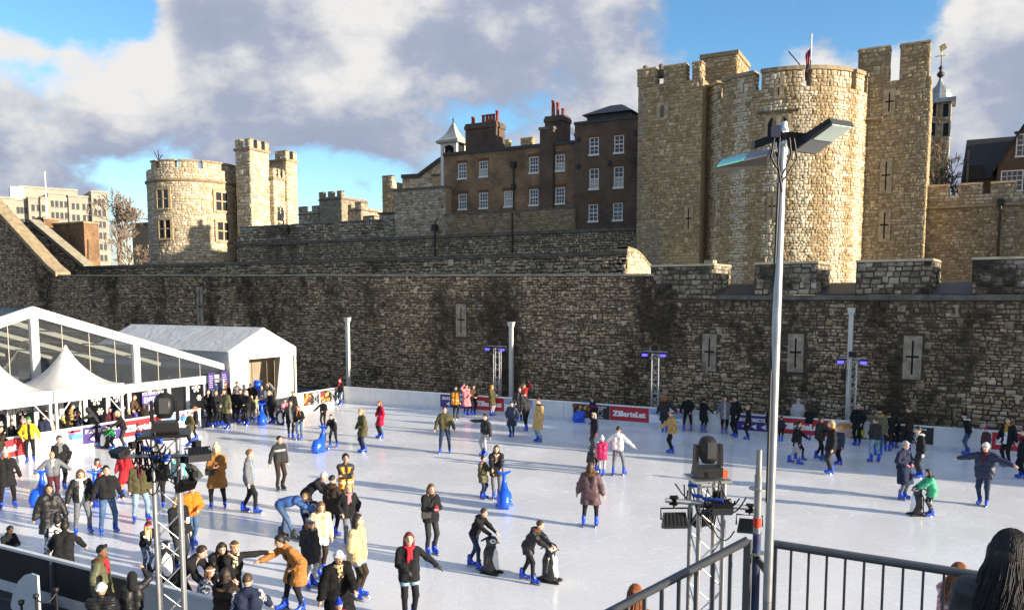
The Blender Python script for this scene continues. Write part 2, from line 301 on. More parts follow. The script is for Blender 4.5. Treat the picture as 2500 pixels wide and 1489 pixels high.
def masonry(surf, u0, u1, v0, v1, m, parent, cols, row=(.18, .32), wid=(.22, .62), gap=.022, depth=(.02, .06), keep=None, top=None, jit=.25, n_single=0, name='stone', recol=None):
    """rows of single stones standing proud of the wall core; n_single largest in the picture become objects of their own"""
    B = []; v = v0
    while v < v1 - .05:
        h = rng.uniform(*row)
        if v + h > v1 - .07: h = v1 - v
        w = rng.uniform(wid[0], wid[1], int((u1 - u0) / wid[0]) + 4); e = u0 - rng.uniform(0, wid[0]) + np.concatenate([[0], np.cumsum(w)])
        a, b = np.maximum(e[:-1], u0), np.minimum(e[1:], u1); ok = b - a > .09; a, b = a[ok], b[ok]
        B.append(np.stack([a, b, np.full(len(a), v), np.full(len(a), v + h)], 1)); v += h
    if not B: return
    B = np.concatenate(B); uc, vc = (B[:, 0] + B[:, 1]) / 2, (B[:, 2] + B[:, 3]) / 2
    ok = np.ones(len(B), bool)
    if top is not None:
        t = top(uc); B[:, 3] = np.minimum(B[:, 3], t); ok &= (B[:, 3] - B[:, 2]) > .07
    if keep is not None: ok &= keep(uc, (B[:, 2] + B[:, 3]) / 2)
    B = B[ok]; n = len(B)
    if not n: return
    hh0 = B[:, 3] - B[:, 2]; sh_ = rng.uniform(-.16, .16, n) * hh0 * min(1, jit * 3); B[:, 2] += sh_; B[:, 3] += sh_ + rng.uniform(-.22, .18, n) * hh0 * min(1, jit * 3)
    tall = rng.random(n) < .07; B[tall, 3] += hh0[tall] * .75
    if top is not None: B[:, 3] = np.minimum(B[:, 3], top((B[:, 0] + B[:, 1]) / 2))
    B[:, 2] = np.maximum(B[:, 2], v0); B[:, 3] = np.maximum(np.minimum(B[:, 3], v1), B[:, 2] + .06)
    g = gap * rng.uniform(.5, 1.4, (n, 1))
    cu = np.stack([B[:, 0], B[:, 1], B[:, 1], B[:, 0]], 1) + np.array([[1, -1, -1, 1]]) * g; cv = np.stack([B[:, 2], B[:, 2], B[:, 3], B[:, 3]], 1) + np.array([[1, 1, -1, -1]]) * g
    hh = (B[:, 3] - B[:, 2])[:, None]; cu += rng.uniform(-1, 1, (n, 4)) * hh * jit * .35; cv += rng.uniform(-1, 1, (n, 4)) * hh * jit * .3
    mu, mv = cu.mean(1, keepdims=True), cv.mean(1, keepdims=True); ins = rng.uniform(.72, .88, (n, 1)); ins2 = rng.uniform(.9, .97, (n, 1))
    dp = (rng.uniform(depth[0], depth[1], n) + tall * .02)[:, None] + rng.uniform(-.2, .2, (n, 4)) * depth[1]
    P0 = surf.arr(cu, cv, np.full((n, 4), -.03)); P1 = surf.arr(mu + (cu - mu) * ins2, mv + (cv - mv) * ins2, dp * .72); P2 = surf.arr(mu + (cu - mu) * ins, mv + (cv - mv) * ins, dp)
    V = np.concatenate([P0, P1, P2], 1)
    f0 = []
    for k in range(4):
        k2 = (k + 1) % 4; f0 += [(k, k2, 4 + k2, 4 + k), (4 + k, 4 + k2, 8 + k2, 8 + k)]
    f0.append((8, 9, 10, 11)); f0 = np.array(f0)
    nrm = np.cross(V[0, 9] - V[0, 8], V[0, 11] - V[0, 8]); out = V[0, 8:12].mean(0) - V[0, 0:4].mean(0)
    if nrm @ out < 0: f0 = f0[:, ::-1]
    C = palette(n, cols)
    if recol is not None: C = recol(mu[:, 0], mv[:, 0], C)
    ctr = V.mean(1); px = np.array([to_px(p) for p in ctr]); dist = np.linalg.norm(ctr - np.array([0, 0, CAMH]), axis=1)
    vis = (px[:, 0] > 0) & (px[:, 0] < 2500) & (px[:, 1] > 0) & (px[:, 1] < 1489); score = np.where(vis, (B[:, 1] - B[:, 0]) * (B[:, 3] - B[:, 2]) / dist ** 2, 0)
    single = np.zeros(n, bool)
    if n_single: single[np.argsort(-score)[:n_single]] = True; single &= score > 0
    off = np.array(parent.location) if parent is not None else np.zeros(3)
    V = V - off
    S = ~single; k = int(S.sum())
    if k:
        F = (f0[None] + (np.arange(k) * 12)[:, None, None]).reshape(-1, 4); me = mesh_np('stonework', V[S].reshape(-1, 3), F, m, col=np.repeat(C[S], 12, 0))
        o = link(bpy.data.objects.new('stonework', me), parent); tag(o, kind='stuff')
    for i in np.where(single)[0]:
        c = V[i].mean(0); me = mesh_np(name, V[i] - c, f0, m, col=np.repeat(C[i:i + 1], 12, 0)); o = bpy.data.objects.new(name, me); o.location = c; link(o, parent)
# ---------------------------------------------------------------- soft bodies: smooth-union distance fields meshed by surface nets
CORN = np.array([(i, j, k) for i in (0, 1) for j in (0, 1) for k in (0, 1)])
EDG = [(a, b) for a in range(8) for b in range(a + 1, 8) if np.abs(CORN[a] - CORN[b]).sum() == 1]
class Field:
    def __init__(s, lo, hi, h):
        s.h = h; s.lo = np.asarray(lo, float) - 2 * h; n = np.ceil((np.asarray(hi, float) + 2 * h - s.lo) / h).astype(int) + 1
        s.D = np.full(n, 1.0, np.float32); s.L = np.full(n, -1, np.int16); s.ax = [s.lo[i] + h * np.arange(n[i]) for i in range(3)]
    def sub(s, lo, hi, pad):
        a = [max(0, int((lo[i] - pad - s.lo[i]) / s.h)) for i in range(3)]; b = [min(s.D.shape[i], int((hi[i] + pad - s.lo[i]) / s.h) + 2) for i in range(3)]
        if any(b[i] <= a[i] for i in range(3)): return None
        X, Y, Z = [s.ax[i][a[i]:b[i]].astype(np.float32) for i in range(3)]; return (slice(a[0], b[0]), slice(a[1], b[1]), slice(a[2], b[2])), X[:, None, None], Y[None, :, None], Z[None, None, :]
    def put(s, sl, d, k, lab):
        D = s.D[sl]; win = d < D
        if k > 0:
            h = np.clip(.5 + .5 * (D - d) / k, 0, 1); s.D[sl] = D * (1 - h) + d * h - k * h * (1 - h)
        else: s.D[sl] = np.minimum(D, d)
        s.L[sl] = np.where(win, lab, s.L[sl])
    def cone(s, a, b, ra, rb, lab=0, k=.02):
        a, b = np.asarray(a, float), np.asarray(b, float); r = max(ra, rb); g = s.sub(np.minimum(a, b) - r, np.maximum(a, b) + r, 2.5 * s.h + k)
        if g is None: return
        sl, X, Y, Z = g; ab = b - a; L2 = ab @ ab + 1e-12; f4 = np.float32; X = X - f4(a[0]); Y = Y - f4(a[1]); Z = Z - f4(a[2]); u, v, w = (f4(q) for q in ab)
        t = np.clip((X * u + Y * v + Z * w) * f4(1 / L2), 0, 1); X = X - t * u; Y = Y - t * v; Z = Z - t * w; d = np.sqrt(X * X + Y * Y + Z * Z) - (f4(ra) + f4(rb - ra) * t); s.put(sl, d, k, lab)
    def ell(s, c, rad, M=None, lab=0, k=.02, cut=None):
        c = np.asarray(c, float); rad = np.asarray(rad, float); r = rad.max(); g = s.sub(c - r, c + r, 2.5 * s.h + k)
        if g is None: return
        sl, X, Y, Z = g; q = np.stack(np.broadcast_arrays(X - np.float32(c[0]), Y - np.float32(c[1]), Z - np.float32(c[2])), -1)
        if M is not None: q = q @ M.astype(np.float32)          # columns of M are the local axes
        n = np.linalg.norm(q / rad, axis=-1); d = (n - 1) * rad.min() * .5 + (n - 1) * n / (np.linalg.norm(q / rad ** 2, axis=-1) + 1e-6) * .5
        if cut is not None:
            for (nv, off) in cut: d = np.maximum(d, q @ np.asarray(nv, float) - off)
        s.put(sl, d, k, lab)
    def mesh(s):
        D = s.D; neg = D < 0; n = D.shape
        c = np.zeros(tuple(x - 1 for x in n), np.uint8)
        for (i, j, k) in CORN: c += neg[i:n[0] - 1 + i, j:n[1] - 1 + j, k:n[2] - 1 + k]
        act = np.argwhere((c > 0) & (c < 8))
        if not len(act): return None
        idx = np.full(c.shape, -1, np.int32); idx[tuple(act.T)] = np.arange(len(act))
        vals = np.stack([D[act[:, 0] + i, act[:, 1] + j, act[:, 2] + k] for (i, j, k) in CORN], 1)
        acc = np.zeros((len(act), 3)); cnt = np.zeros(len(act))
        for a, b in EDG:
            va, vb = vals[:, a], vals[:, b]; x = (va < 0) != (vb < 0); t = np.where(x, va / np.where(x, va - vb, 1), 0)
            acc += x[:, None] * (CORN[a] + t[:, None] * (CORN[b] - CORN[a])); cnt += x
        V = s.lo + s.h * (act + acc / cnt[:, None]); Q = []
        for ax in range(3):
            sl0 = [slice(None)] * 3; sl1 = [slice(None)] * 3; sl0[ax] = slice(0, -1); sl1[ax] = slice(1, None); A, B = neg[tuple(sl0)], neg[tuple(sl1)]
            e = np.argwhere(A != B); o1, o2 = (ax + 1) % 3, (ax + 2) % 3; e = e[(e[:, o1] > 0) & (e[:, o2] > 0) & (e[:, o1] < n[o1] - 1) & (e[:, o2] < n[o2] - 1)]
            def cell(d1, d2):
                q = e.copy(); q[:, o1] -= d1; q[:, o2] -= d2; return idx[tuple(q.T)]
            q = np.stack([cell(1, 1), cell(0, 1), cell(0, 0), cell(1, 0)], 1); fl = ~A[tuple(e.T)]; q[fl] = q[fl][:, ::-1]; Q.append(q)
        Q = np.concatenate(Q); Q = Q[(Q >= 0).all(1)]
        lab = s.L[act[:, 0], act[:, 1], act[:, 2]]
        for (i, j, k) in CORN[1:]:
            l2 = s.L[act[:, 0] + i, act[:, 1] + j, act[:, 2] + k]; lab = np.where(lab < 0, l2, lab)
        # take the label of the most inside corner
        L8 = np.stack([s.L[act[:, 0] + i, act[:, 1] + j, act[:, 2] + k] for (i, j, k) in CORN], 1); lab = L8[np.arange(len(act)), vals.argmin(1)]
        return V, Q, lab

def rotx(a): c, s = math.cos(a), math.sin(a); return np.array([[1, 0, 0], [0, c, -s], [0, s, c]])
def roty(a): c, s = math.cos(a), math.sin(a); return np.array([[c, 0, s], [0, 1, 0], [-s, 0, c]])
def rotz(a): c, s = math.cos(a), math.sin(a); return np.array([[c, -s, 0], [s, c, 0], [0, 0, 1]])
def ik(a, b, l1, l2, pole):
    a, b = np.asarray(a, float), np.asarray(b, float); d = b - a; D = np.linalg.norm(d); mx = (l1 + l2) * .995
    if D > mx: b = a + d * mx / D; d = b - a; D = mx
    u = d / D; x = (l1 * l1 - l2 * l2 + D * D) / (2 * D); hh = math.sqrt(max(l1 * l1 - x * x, 0)); p = np.asarray(pole, float); p = p - u * (p @ u); p = p / (np.linalg.norm(p) + 1e-9)
    return a + u * x + p * hh, b

CL = dict(black=(.014, .014, .016), char=(.035, .036, .04), grey=(.16, .17, .19), lgrey=(.42, .42, .43), white=(.78, .77, .74), cream=(.66, .54, .36), beige=(.52, .40, .22), camel=(.36, .16, .045), tan=(.55, .36, .14),
          navy=(.018, .026, .06), blue=(.05, .12, .32), jeans=(.07, .13, .24), ljeans=(.26, .38, .50), djeans=(.025, .04, .085), olive=(.085, .075, .035), khaki=(.11, .11, .06), brown=(.085, .05, .03), dbrown=(.04, .028, .02), red=(.55, .03, .04), crimson=(.50, .01, .05),
          magenta=(.50, .015, .10), pink=(.60, .22, .25), orange=(.80, .19, .02), yellow=(.62, .44, .03), mustard=(.45, .24, .03), green=(.01, .20, .06), mint=(.06, .42, .22), plum=(.10, .055, .06), teal=(.12, .50, .47), purple=(.16, .10, .45), sage=(.35, .40, .2), maroon=(.09, .02, .03), royal=(.02, .045, .42))
SKIN = dict(p=(.68, .41, .30), m=(.50, .29, .19), d=(.14, .07, .045), b=(.22, .11, .065))
HAIR = dict(k=(.010, .008, .008), db=(.028, .016, .010), b=(.075, .036, .016), gb=(.16, .075, .028), bl=(.46, .29, .11), gi=(.30, .10, .025), r=(.15, .022, .018), g=(.34, .32, .30), w=(.62, .60, .56))
M_CLOTH = mat('cloth', rough=.85, attr=True, noise=.3, nscale=14, bump=.55, bscale=16, spec=.25)
M_SHINY = mat('shell_fabric', rough=.5, attr=True, noise=.2, nscale=14, bump=.5, bscale=14, spec=.4)
M_SKIN = mat('skin', rough=.5, attr=True, noise=.08, nscale=25, spec=.4)
M_HAIR = mat('hair_strands', rough=.55, attr=True, noise=.45, nscale=38, bump=.25, bscale=60)
M_FUR = mat('fur', rough=.95, attr=True, noise=.6, nscale=45, bump=.9, bscale=60, spec=.1)
M_SKATE = mat('blue_skate_plastic', (.012, .075, .62), rough=.32, noise=.2, nscale=12, spec=.5)
M_SKATE2 = mat('black_skate_leather', (.02, .02, .022), rough=.4)
M_STEEL = mat('steel', (.62, .63, .65), rough=.25, metal=1.)
M_DARKP = mat('dark_plastic', (.02, .02, .022), rough=.4)

def skate_mesh(m):
    f = Field((-.07, -.16, .0), (.07, .20, .34), .013)
    f.cone((0, -.07, .11), (0, .13, .095), .046, .040, 0, .02); f.cone((0, -.07, .13), (0, -.055, .285), .052, .056, 0, .03); f.cone((0, .02, .12), (0, -.02, .20), .042, .045, 0, .03)
    f.cone((-.028, .0, .19), (.028, .0, .19), .026, .026, 1, .004); f.cone((-.03, -.01, .265), (.03, -.01, .265), .03, .03, 1, .004); f.cone((0, -.09, .068), (0, .14, .062), .03, .026, 1, .008); f.cone((-.036, .05, .118), (.036, .05, .118), .018, .018, 2, .004)
    V, Q, lab = f.mesh(); fl = lab[Q[:, 0]]
    b = MB(); b.box((-.012, -.13, .022), (.012, .17, .05), 2); b.box((-.003, -.15, .0), (.003, .20, .024), 2)
    for y in (-.09, .10): b.box((-.02, y - .025, .04), (.02, y + .025, .07), 1)
    n = len(V); V2 = np.array(b.v); F2 = np.array(b.f)
    return mesh_np('ice_skate', np.concatenate([V, V2]), np.concatenate([Q, F2 + n]), [m, M_DARKP, M_STEEL], np.concatenate([fl, b.m]), smooth=True)
SKATE = {'blue': skate_mesh(M_SKATE), 'black': skate_mesh(M_SKATE2)}

ARMS = {  # hand offset from the shoulder (outward, forward, up) in heights, and where the elbow points (out, fwd, up)
    'down': ((.045, .03, -.325), (.5, -1, 0)), 'low': ((.11, .03, -.30), (.6, -.8, 0)), 'out': ((.235, .03, -.215), (.3, -.6, -.6)), 'wide': ((.30, .03, -.10), (0, -.4, -1)),
    'fwd': ((-.02, .24, -.20), (.5, -.3, -1)), 'reach': ((.0, .29, -.10), (.4, 0, -1)), 'phone': ((-.075, .165, -.13), (.7, -.4, -1)), 'cross': ((-.175, .12, -.125), (.9, -.2, -1)), 'pocket': ((.03, .07, -.265), (1, -.8, 0)),
    'up': ((.03, .16, .20), (1, .3, -.2)), 'face': ((-.07, .13, .02), (1, 0, -1)), 'back': ((-.02, -.09, -.27), (1, -.4, 0)), 'side': ((.325, .06, -.02), (0, -.5, -1)), 'hold': ((-.05, .15, -.20), (.8, -.4, -.8)), 'lean': ((.10, .22, -.22), (.9, -.2, -.4)), 'waist': ((-.02, .10, -.19), (1, -.5, -.2))}
FX = {'stand': ((.055, 0), (.055, 0)), 'wide': ((.105, .01), (.105, -.01)), 'stride': ((.06, .11), (.06, -.12)), 'stride2': ((.06, -.13), (.06, .10)), 'open': ((.13, .05), (.09, -.06)), 'close': ((.042, .015), (.042, -.02)), 'sit': ((.10, .22), (.10, .22))}
PEOPLE = []
def person(fx, fy, hy, yaw, label, top='black', leg='black', skin='p', hair='short', hc='db', arms=('down', 'down'), feet='stand', lean=0., coat=.0, z0=0., shoe='blue', hat=None, hatc='white', scarf=None, inner=None, style='plain', c2='white',
           fat=1., puff=0., hood=None, headyaw=0., nod=0., h=None, group=None, bag=None, phone=None, shorts=None, tilt=0., tex=None, glove=None, crouch=0., place=None, cat='person', bar=None, hx=None, strands=0, slen=.2):
    """fx, fy: pixel of the feet; hy: pixel of the top of the head; yaw 0 looks at the camera, 90 to the picture's right"""
    if hx: place = at_z(hx[0], hx[1], (h or 1.7) * (1 - .45 * (1 - math.cos(R(lean))))) * [1, 1, 0]
    p = at_z(fx, fy, z0) if place is None else np.array(place, float)
    if h is None:
        zz = np.linspace(z0 + .6, z0 + 2.1, 151); ys = np.array([to_px((p[0], p[1], z))[1] for z in zz]); h = float(zz[np.abs(ys - hy).argmin()]) - z0
        h = min(max(h, .85), 1.98)
    fc = math.atan2(-p[1], -p[0]) + R(yaw); rz = fc - R(90)
    dist = np.linalg.norm(p - np.array([0, 0, CAMH])); vox = .0115 if dist < 17 else (.0145 if dist < 24 else (.019 if dist < 34 else .023))
    kid = max(0., min(1., (1.5 - h) / .5))
    lift = .085 if shoe in SKATE else .0
    H = (h - lift) * (1 - .0); S = H
    # proportions: children have larger heads and shorter legs
    hipz = lift + S * (.515 - .03 * kid) - crouch * S; hr = S * (1 + .22 * kid)
    (rfx, rfy), (lfx, lfy) = FX[feet]
    pel = np.array([0, -.02 * S * (lean > 30), hipz]); T = rotx(-R(lean)) @ roty(R(tilt)); tp = lambda x, y, z: pel + T @ (np.array([x, y, z]) * S)
    if lean > 30: pel = pel + np.array([0, -.10 * S * math.sin(R(lean)), 0])
    col = lambda c: CL[c] if isinstance(c, str) else c
    C = [SKIN[skin], col(leg), col(inner or top), CL['dbrown'] if shoe in SKATE else col(shoe if shoe in CL else 'black'), col(shorts) if shorts else col(leg), col(glove) if glove else SKIN[skin]]
    ext = .78 * S + .1
    lo, hi = np.array([-ext, -ext, -.01]), np.array([ext, ext, h + .28])
    # tighten the grid
    sh = {}; hand = {}; elb = {}
    for sd, nm in ((1, arms[0]), (-1, arms[1])):
        o, pole = ARMS[nm] if isinstance(nm, str) else nm
        s0 = tp(sd * .102 * fat ** .5, 0, .276); tgt = s0 + np.array([sd * o[0], o[1], o[2]]) * S
        if isinstance(nm, str) and nm in ('cross', 'phone', 'hold', 'waist', 'pocket', 'down', 'low', 'face') and lean < 50: tgt = s0 + T @ (np.array([sd * o[0], o[1], o[2]]) * S)
        e, hnd = ik(s0, tgt, .165 * S, .150 * S, (sd * pole[0], pole[1], pole[2])); sh[sd], elb[sd], hand[sd] = s0, e, hnd
    knee = {}; ank = {}; hip = {}
    for sd, (x, y) in ((1, (rfx, rfy)), (-1, (lfx, lfy))):
        hp = pel + np.array([sd * .052 * S, 0, -.01 * S]); an = np.array([sd * x * S, y * S, lift + .045 * S]); kn, an = ik(hp, an, .245 * S, .235 * S * 1.03, (sd * .15, 1, 0)); hip[sd], knee[sd], ank[sd] = hp, kn, an
    neck = tp(0, .005, .325); HM = rotz(R(headyaw)) @ rotx(-R(lean * .55 + nod)) ; hd = neck + (T @ np.array([0, .012, .03]) + HM @ np.array([0, .010, .062])) * hr
    if hx:      # stand where the head meets this pixel
        q = at_z(hx[0], hx[1], hd[2] + .068 * hr); c_, s_ = math.cos(rz), math.sin(rz); p = np.array([q[0] - (hd[0] * c_ - hd[1] * s_), q[1] - (hd[0] * s_ + hd[1] * c_), 0.])
    allp = np.array(list(hand.values()) + list(elb.values()) + list(ank.values()) + list(knee.values()) + [hd, pel, tp(0, 0, .3)]); lo = allp.min(0) - .16 * S; hi = allp.max(0) + .16 * S; lo[2] = min(lo[2], lift - .02 if shoe in SKATE else 0)
    # ---- body
    f = Field(lo, hi, vox); k = .022 * S
    for sd in (1, -1):
        f.cone(hip[sd], knee[sd], .056 * S * fat, .039 * S * fat ** .5, 1, k)
        if shorts: f.cone(hip[sd], hip[sd] * .62 + knee[sd] * .38, .060 * S * fat, .060 * S * fat, 4, .004)
        f.cone(knee[sd], ank[sd], .038 * S * fat ** .5, .027 * S, 1, k)
        if shoe not in SKATE:
            a = ank[sd]; f.cone(a + np.array([0, -.02, -.03]) * S, a + np.array([sd * .01, .085, -.03]) * S, .026 * S, .022 * S, 3, k * .5)
        f.cone(tp(sd * .045 * fat, 0, .03), tp(sd * .05 * fat, .0, .17), .060 * S * fat, .056 * S * fat, 2, k * 1.2); f.cone(tp(sd * .05, 0, .17), tp(sd * .06, 0, .265), .056 * S * fat, .038 * S, 2, k * 1.2)
        f.cone(sh[sd], elb[sd], .034 * S, .029 * S, 2, k); f.cone(elb[sd], hand[sd], .027 * S, .019 * S, 2, k * .6)
        # hand: palm, four fingers of different length, thumb at the side
        w = hand[sd] - elb[sd]; w = w / np.linalg.norm(w); side = np.cross(w, np.array([0, 0, 1.])) if abs(w[2]) < .8 else np.array([0, 1., 0]); side = side - w * (side @ w); side /= np.linalg.norm(side); nr = np.cross(w, side)
        pc = hand[sd] + w * .035 * S; gl = 1.15 if glove else 1.
        f.cone(hand[sd], pc + w * .012 * S, .016 * S * gl, .019 * S * gl, 5, k * .4)
        for q, fl in zip((-1.5, -.5, .5, 1.5), (.038, .046, .043, .033)):
            b0 = pc + w * .018 * S + side * q * .0095 * S; f.cone(b0, b0 + (w * fl * .75 + nr * .012) * S, .0068 * S * gl, .0058 * S * gl, 5, .004)
        f.cone(pc - side * .014 * S, pc + (w * .022 - side * .034) * S, .0075 * S * gl, .006 * S * gl, 5, .006)
    f.cone(tp(0, 0, .28), neck + T @ np.array([0, .01, .02]) * hr, .036 * S, .031 * S, 0, k)
    f.ell(hd, np.array([.046, .056, .066]) * hr, HM, 0, k * .5); f.ell(hd + HM @ np.array([0, .014, -.034]) * hr, np.array([.034, .040, .038]) * hr, HM, 0, k * .6)
    f.cone(hd + HM @ np.array([0, .050, .006]) * hr, hd + HM @ np.array([0, .066, -.014]) * hr, .007 * hr, .010 * hr, 0, .006)
    for sd in (1, -1): f.ell(hd + HM @ np.array([sd * .047, -.004, -.006]) * hr, np.array([.008, .013, .018]) * hr, HM, 0, .004)
    V, Q, lab = f.mesh(); lab = np.clip(lab, 0, 5); vc = np.array(C)[lab]
    q = (V - hd) @ HM / hr   # head-local, heights
    face = (lab == 0) & (q[:, 1] > .03)
    for sd in (1, -1):
        vc[face & (np.hypot((q[:, 0] - sd * .019) / 1.3, q[:, 2] - .012) < .0085)] *= .25
        vc[face & (np.hypot((q[:, 0] - sd * .019) / 2.2, q[:, 2] - .026) < .006)] *= .4
    vc[face & (np.hypot(q[:, 0] / 2.4, q[:, 2] + .032) < .007)] *= np.array([.75, .42, .42])
    if tex == 'ripped' or leg in ('jeans', 'ljeans'): 
        m_ = (lab == 1); vc[m_] *= (.75 + .5 * vnoise(V[m_] * 9, 3))[:, None]
    if tex == 'speckle': m_ = (lab == 1); vc[m_] = np.where((vnoise(V[m_] * 40, 5) > .6)[:, None], .55, vc[m_])
    cloth = ~np.isin(lab, (0, 5)); fm = cloth[Q[:, 0]].astype(int)
    body = bpy.data.objects.new('person', mesh_np('person', V, Q, [M_SKIN, M_CLOTH], fm, True, vc)); body.location = p; body.rotation_euler = (0, 0, rz); link(body)
    tag(body, label, cat, group)
    def child(nm, fld, m, colour):
        r = fld.mesh()
        if r is None: return None
        V, Q, lab = r; c = colour(V, lab) if callable(colour) else np.tile(np.array(colour), (len(V), 1)); o = bpy.data.objects.new(nm, mesh_np(nm, V, Q, m, smooth=True, col=c)); link(o, body); return o
    # ---- jacket or coat
    g = (.010 + puff) * S; j = Field(lo - .03, hi + .03, vox); hem = coat    # hem: how far below the hip it hangs, in heights
    for sd in (1, -1):
        j.cone(tp(sd * .043 * fat, 0, .02 if hem >= 0 else .05), tp(sd * .050 * fat, .0, .17), .062 * S * fat + g, .058 * S * fat + g, 0, .03 * S); j.cone(tp(sd * .050 * fat, 0, .17), tp(sd * .064, 0, .268), .058 * S * fat + g, .040 * S + g, 0, .03 * S); j.cone(tp(sd * .064, 0, .268), tp(sd * .02, 0, .31), .038 * S + g * .6, .036 * S, 0, .03 * S)
        w = hand[sd] - elb[sd]; w /= np.linalg.norm(w); j.cone(sh[sd], elb[sd], .032 * S + g, .028 * S + g, 1, .02 * S); j.cone(elb[sd], hand[sd] - w * .012 * S, .029 * S + g * .9, .024 * S + g * .6, 1, .015 * S)
        if hem > .02:
            L_ = np.array([sd * .05 * S * fat, 0, 0]) + pel; e = L_ + (knee[sd] - hip[sd]) * min(1, hem / .245) + (max(0, hem - .245) * S) * (ank[sd] - knee[sd]) / np.linalg.norm(ank[sd] - knee[sd]); mid = (e + L_ * [0, 1, 1] * 0) ; e = e * np.array([.85, .7, 1]) + pel * np.array([.15, .3, 0])
            j.cone(tp(sd * .043 * fat, 0, .03), e, .063 * S * fat + g, (.060 + .11 * hem) * S * fat + g, 2, .045 * S)
    if hem > .05:
        zc = pel[2] - hem * S     # trim the hem flat
        if lean < 40: j.D[:, :, :max(0, int((zc - j.lo[2]) / vox))] = 1.
    j.cone(tp(0, -.005, .29), tp(0, 0, .325), .050 * S, .046 * S, 3, .02 * S)
    base, second = np.array(col(top)), np.array(col(c2) if isinstance(c2, str) else c2); inn = np.array(col(inner)) if inner else None
    fr = rng.uniform(0, 50)
    if style == 'quilt':      # ribs of a down jacket are relief
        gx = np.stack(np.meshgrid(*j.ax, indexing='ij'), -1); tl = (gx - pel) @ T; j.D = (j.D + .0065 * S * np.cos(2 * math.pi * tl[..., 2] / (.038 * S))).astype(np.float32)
    elif style not in ('suit',):   # folds
        gx = np.stack(np.meshgrid(*[a[::3] for a in j.ax], indexing='ij'), -1); nz = vnoise(gx * np.array([9, 9, 13.]) + fr, 2) - .5; nz = nz.repeat(3, 0).repeat(3, 1).repeat(3, 2)[:j.D.shape[0], :j.D.shape[1], :j.D.shape[2]]; j.D = (j.D + nz * .024 * S * (1.3 if style == 'fur' else 1)).astype(np.float32)
    def paint(V, lab):
        c = np.tile(base, (len(V), 1)).astype(float); t = (V - pel) @ T / S; tr = np.isin(lab, (0, 2, 3)); x, y, z = t.T; front = y > .02
        c *= (.88 + .3 * vnoise(V * 7 + fr, 1))[:, None]
        if inn is not None: c[tr & front & (np.abs(x) < .026 + .03 * np.clip(.28 - z, 0, .3))] = inn
        elif style in ('plain', 'quilt', 'suit'): c[tr & front & (np.abs(x) < .006)] *= .45
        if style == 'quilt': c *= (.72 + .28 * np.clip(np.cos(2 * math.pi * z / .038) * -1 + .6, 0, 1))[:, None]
        if style == 'vest':       # high-visibility waistcoat over dark sleeves
            v = tr & (z < .275); c[v] = CL['orange']; c[v & (np.abs(np.abs(x) - .052) < .016)] = (.75, .62, .05); c[v & (np.abs(z - .03) < .017)] = (.72, .66, .45); c[tr & front & (np.abs(x) < .015 + .12 * np.clip(z - .16, 0, 1))] = base
        if style == 'check': c[(np.sin(x * 130) > .3) ^ (np.sin(z * 130) > .3)] = second
        if style == 'camo': c[vnoise(V * 16, 4) > .52] = second; c[vnoise(V * 19, 8) > .66] = .02
        if style == 'spots': c[vnoise(V * 26, 4) > .56] = second
        if style == 'fur': c *= (.55 + .9 * vnoise(V * np.array([22, 22, 9]), 6))[:, None]
        if style == 'panel': c[tr & (z < .13)] = second
        if style == 'chest': c[(z > .20) & (z < .235) & tr] = second
        if style == 'stripes': c[(lab == 1) & (np.abs(V[:, 0]) > .11 * S) & (np.abs((t[:, 1] + .02) * 60 % 1 - .5) < .25) & (t[:, 1] > -.04) & (t[:, 1] < .04)] = .7
        if style == 'band': c[(np.abs(z - .17) < .02)] = second
        return c
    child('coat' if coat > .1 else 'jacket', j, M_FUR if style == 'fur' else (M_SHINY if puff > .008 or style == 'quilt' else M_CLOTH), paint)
    # ---- hair, hats, hoods, scarves
    hcol = np.array(HAIR[hc]); hv = vox * .8
    def hairc(V, lab): return hcol * (.7 + .7 * vnoise(V * np.array([45, 45, 12]) + fr, 3))[:, None]
    L = lambda x, y, z: hd + HM @ (np.array([x, y, z]) * hr)
    face_cut = ((0, .78, -.62), .028 * hr)
    if hair != 'bald' and hat not in ('hood',):
        q = Field(hd - .36 * hr, hd + .16 * hr, hv); big = {'curly': 1.22, 'short': 1.07, 'crop': 1.04, 'quiff': 1.07}.get(hair, 1.12)
        cut = [((0, .80, -.60), (.016 if hair in ('short', 'crop', 'quiff', 'fringe') else .012) * hr)]
        if hair in ('short', 'crop', 'quiff'): cut.append(((0, -.15, -1), .018 * hr))
        q.ell(hd + HM @ np.array([0, -.006, .008]) * hr, np.array([.050, .060, .068]) * hr * big, HM, 0, .01, cut)
        if hair == 'quiff': q.cone(L(-.02, .035, .066), L(.02, .035, .066), .018 * hr, .018 * hr, 0, .02)
        if hair == 'fringe' or hair == 'bob': q.cone(L(-.02, .048, .035), L(.02, .048, .035), .012 * hr, .012 * hr, 0, .015)
        if hair in ('long', 'bob', 'mid'):
            dn = {'long': .20, 'mid': .12, 'bob': .075}[hair]
            for sd in (1, -1):
                q.cone(L(sd * .036, -.022, .01), L(sd * .040, -.02, -.045), .028 * hr, .027 * hr, 0, .02); e = L(sd * .04, -.02, -.045); q.cone(e, e + np.array([sd * .012, -.012 + (.03 if hair == 'long' else 0), -dn]) * hr, .027 * hr, .016 * hr, 0, .02)
            q.cone(L(0, -.045, .0), L(0, -.045, -.045) + np.array([0, -.01, -dn]) * hr, .036 * hr, .026 * hr, 0, .02)
        if hair == 'pony': q.ell(L(0, -.075, .03), np.array([.022, .022, .022]) * hr, HM, 0, .01); q.cone(L(0, -.082, .03), L(0, -.10, -.05), .020 * hr, .012 * hr, 0, .01)
        if hair == 'puff': q.ell(L(0, -.03, .085), np.array([.045, .045, .04]) * hr, HM, 0, .01)
        if hair in ('curly', 'puff', 'wavy'): pass
        child('hair', q, M_HAIR, hairc)
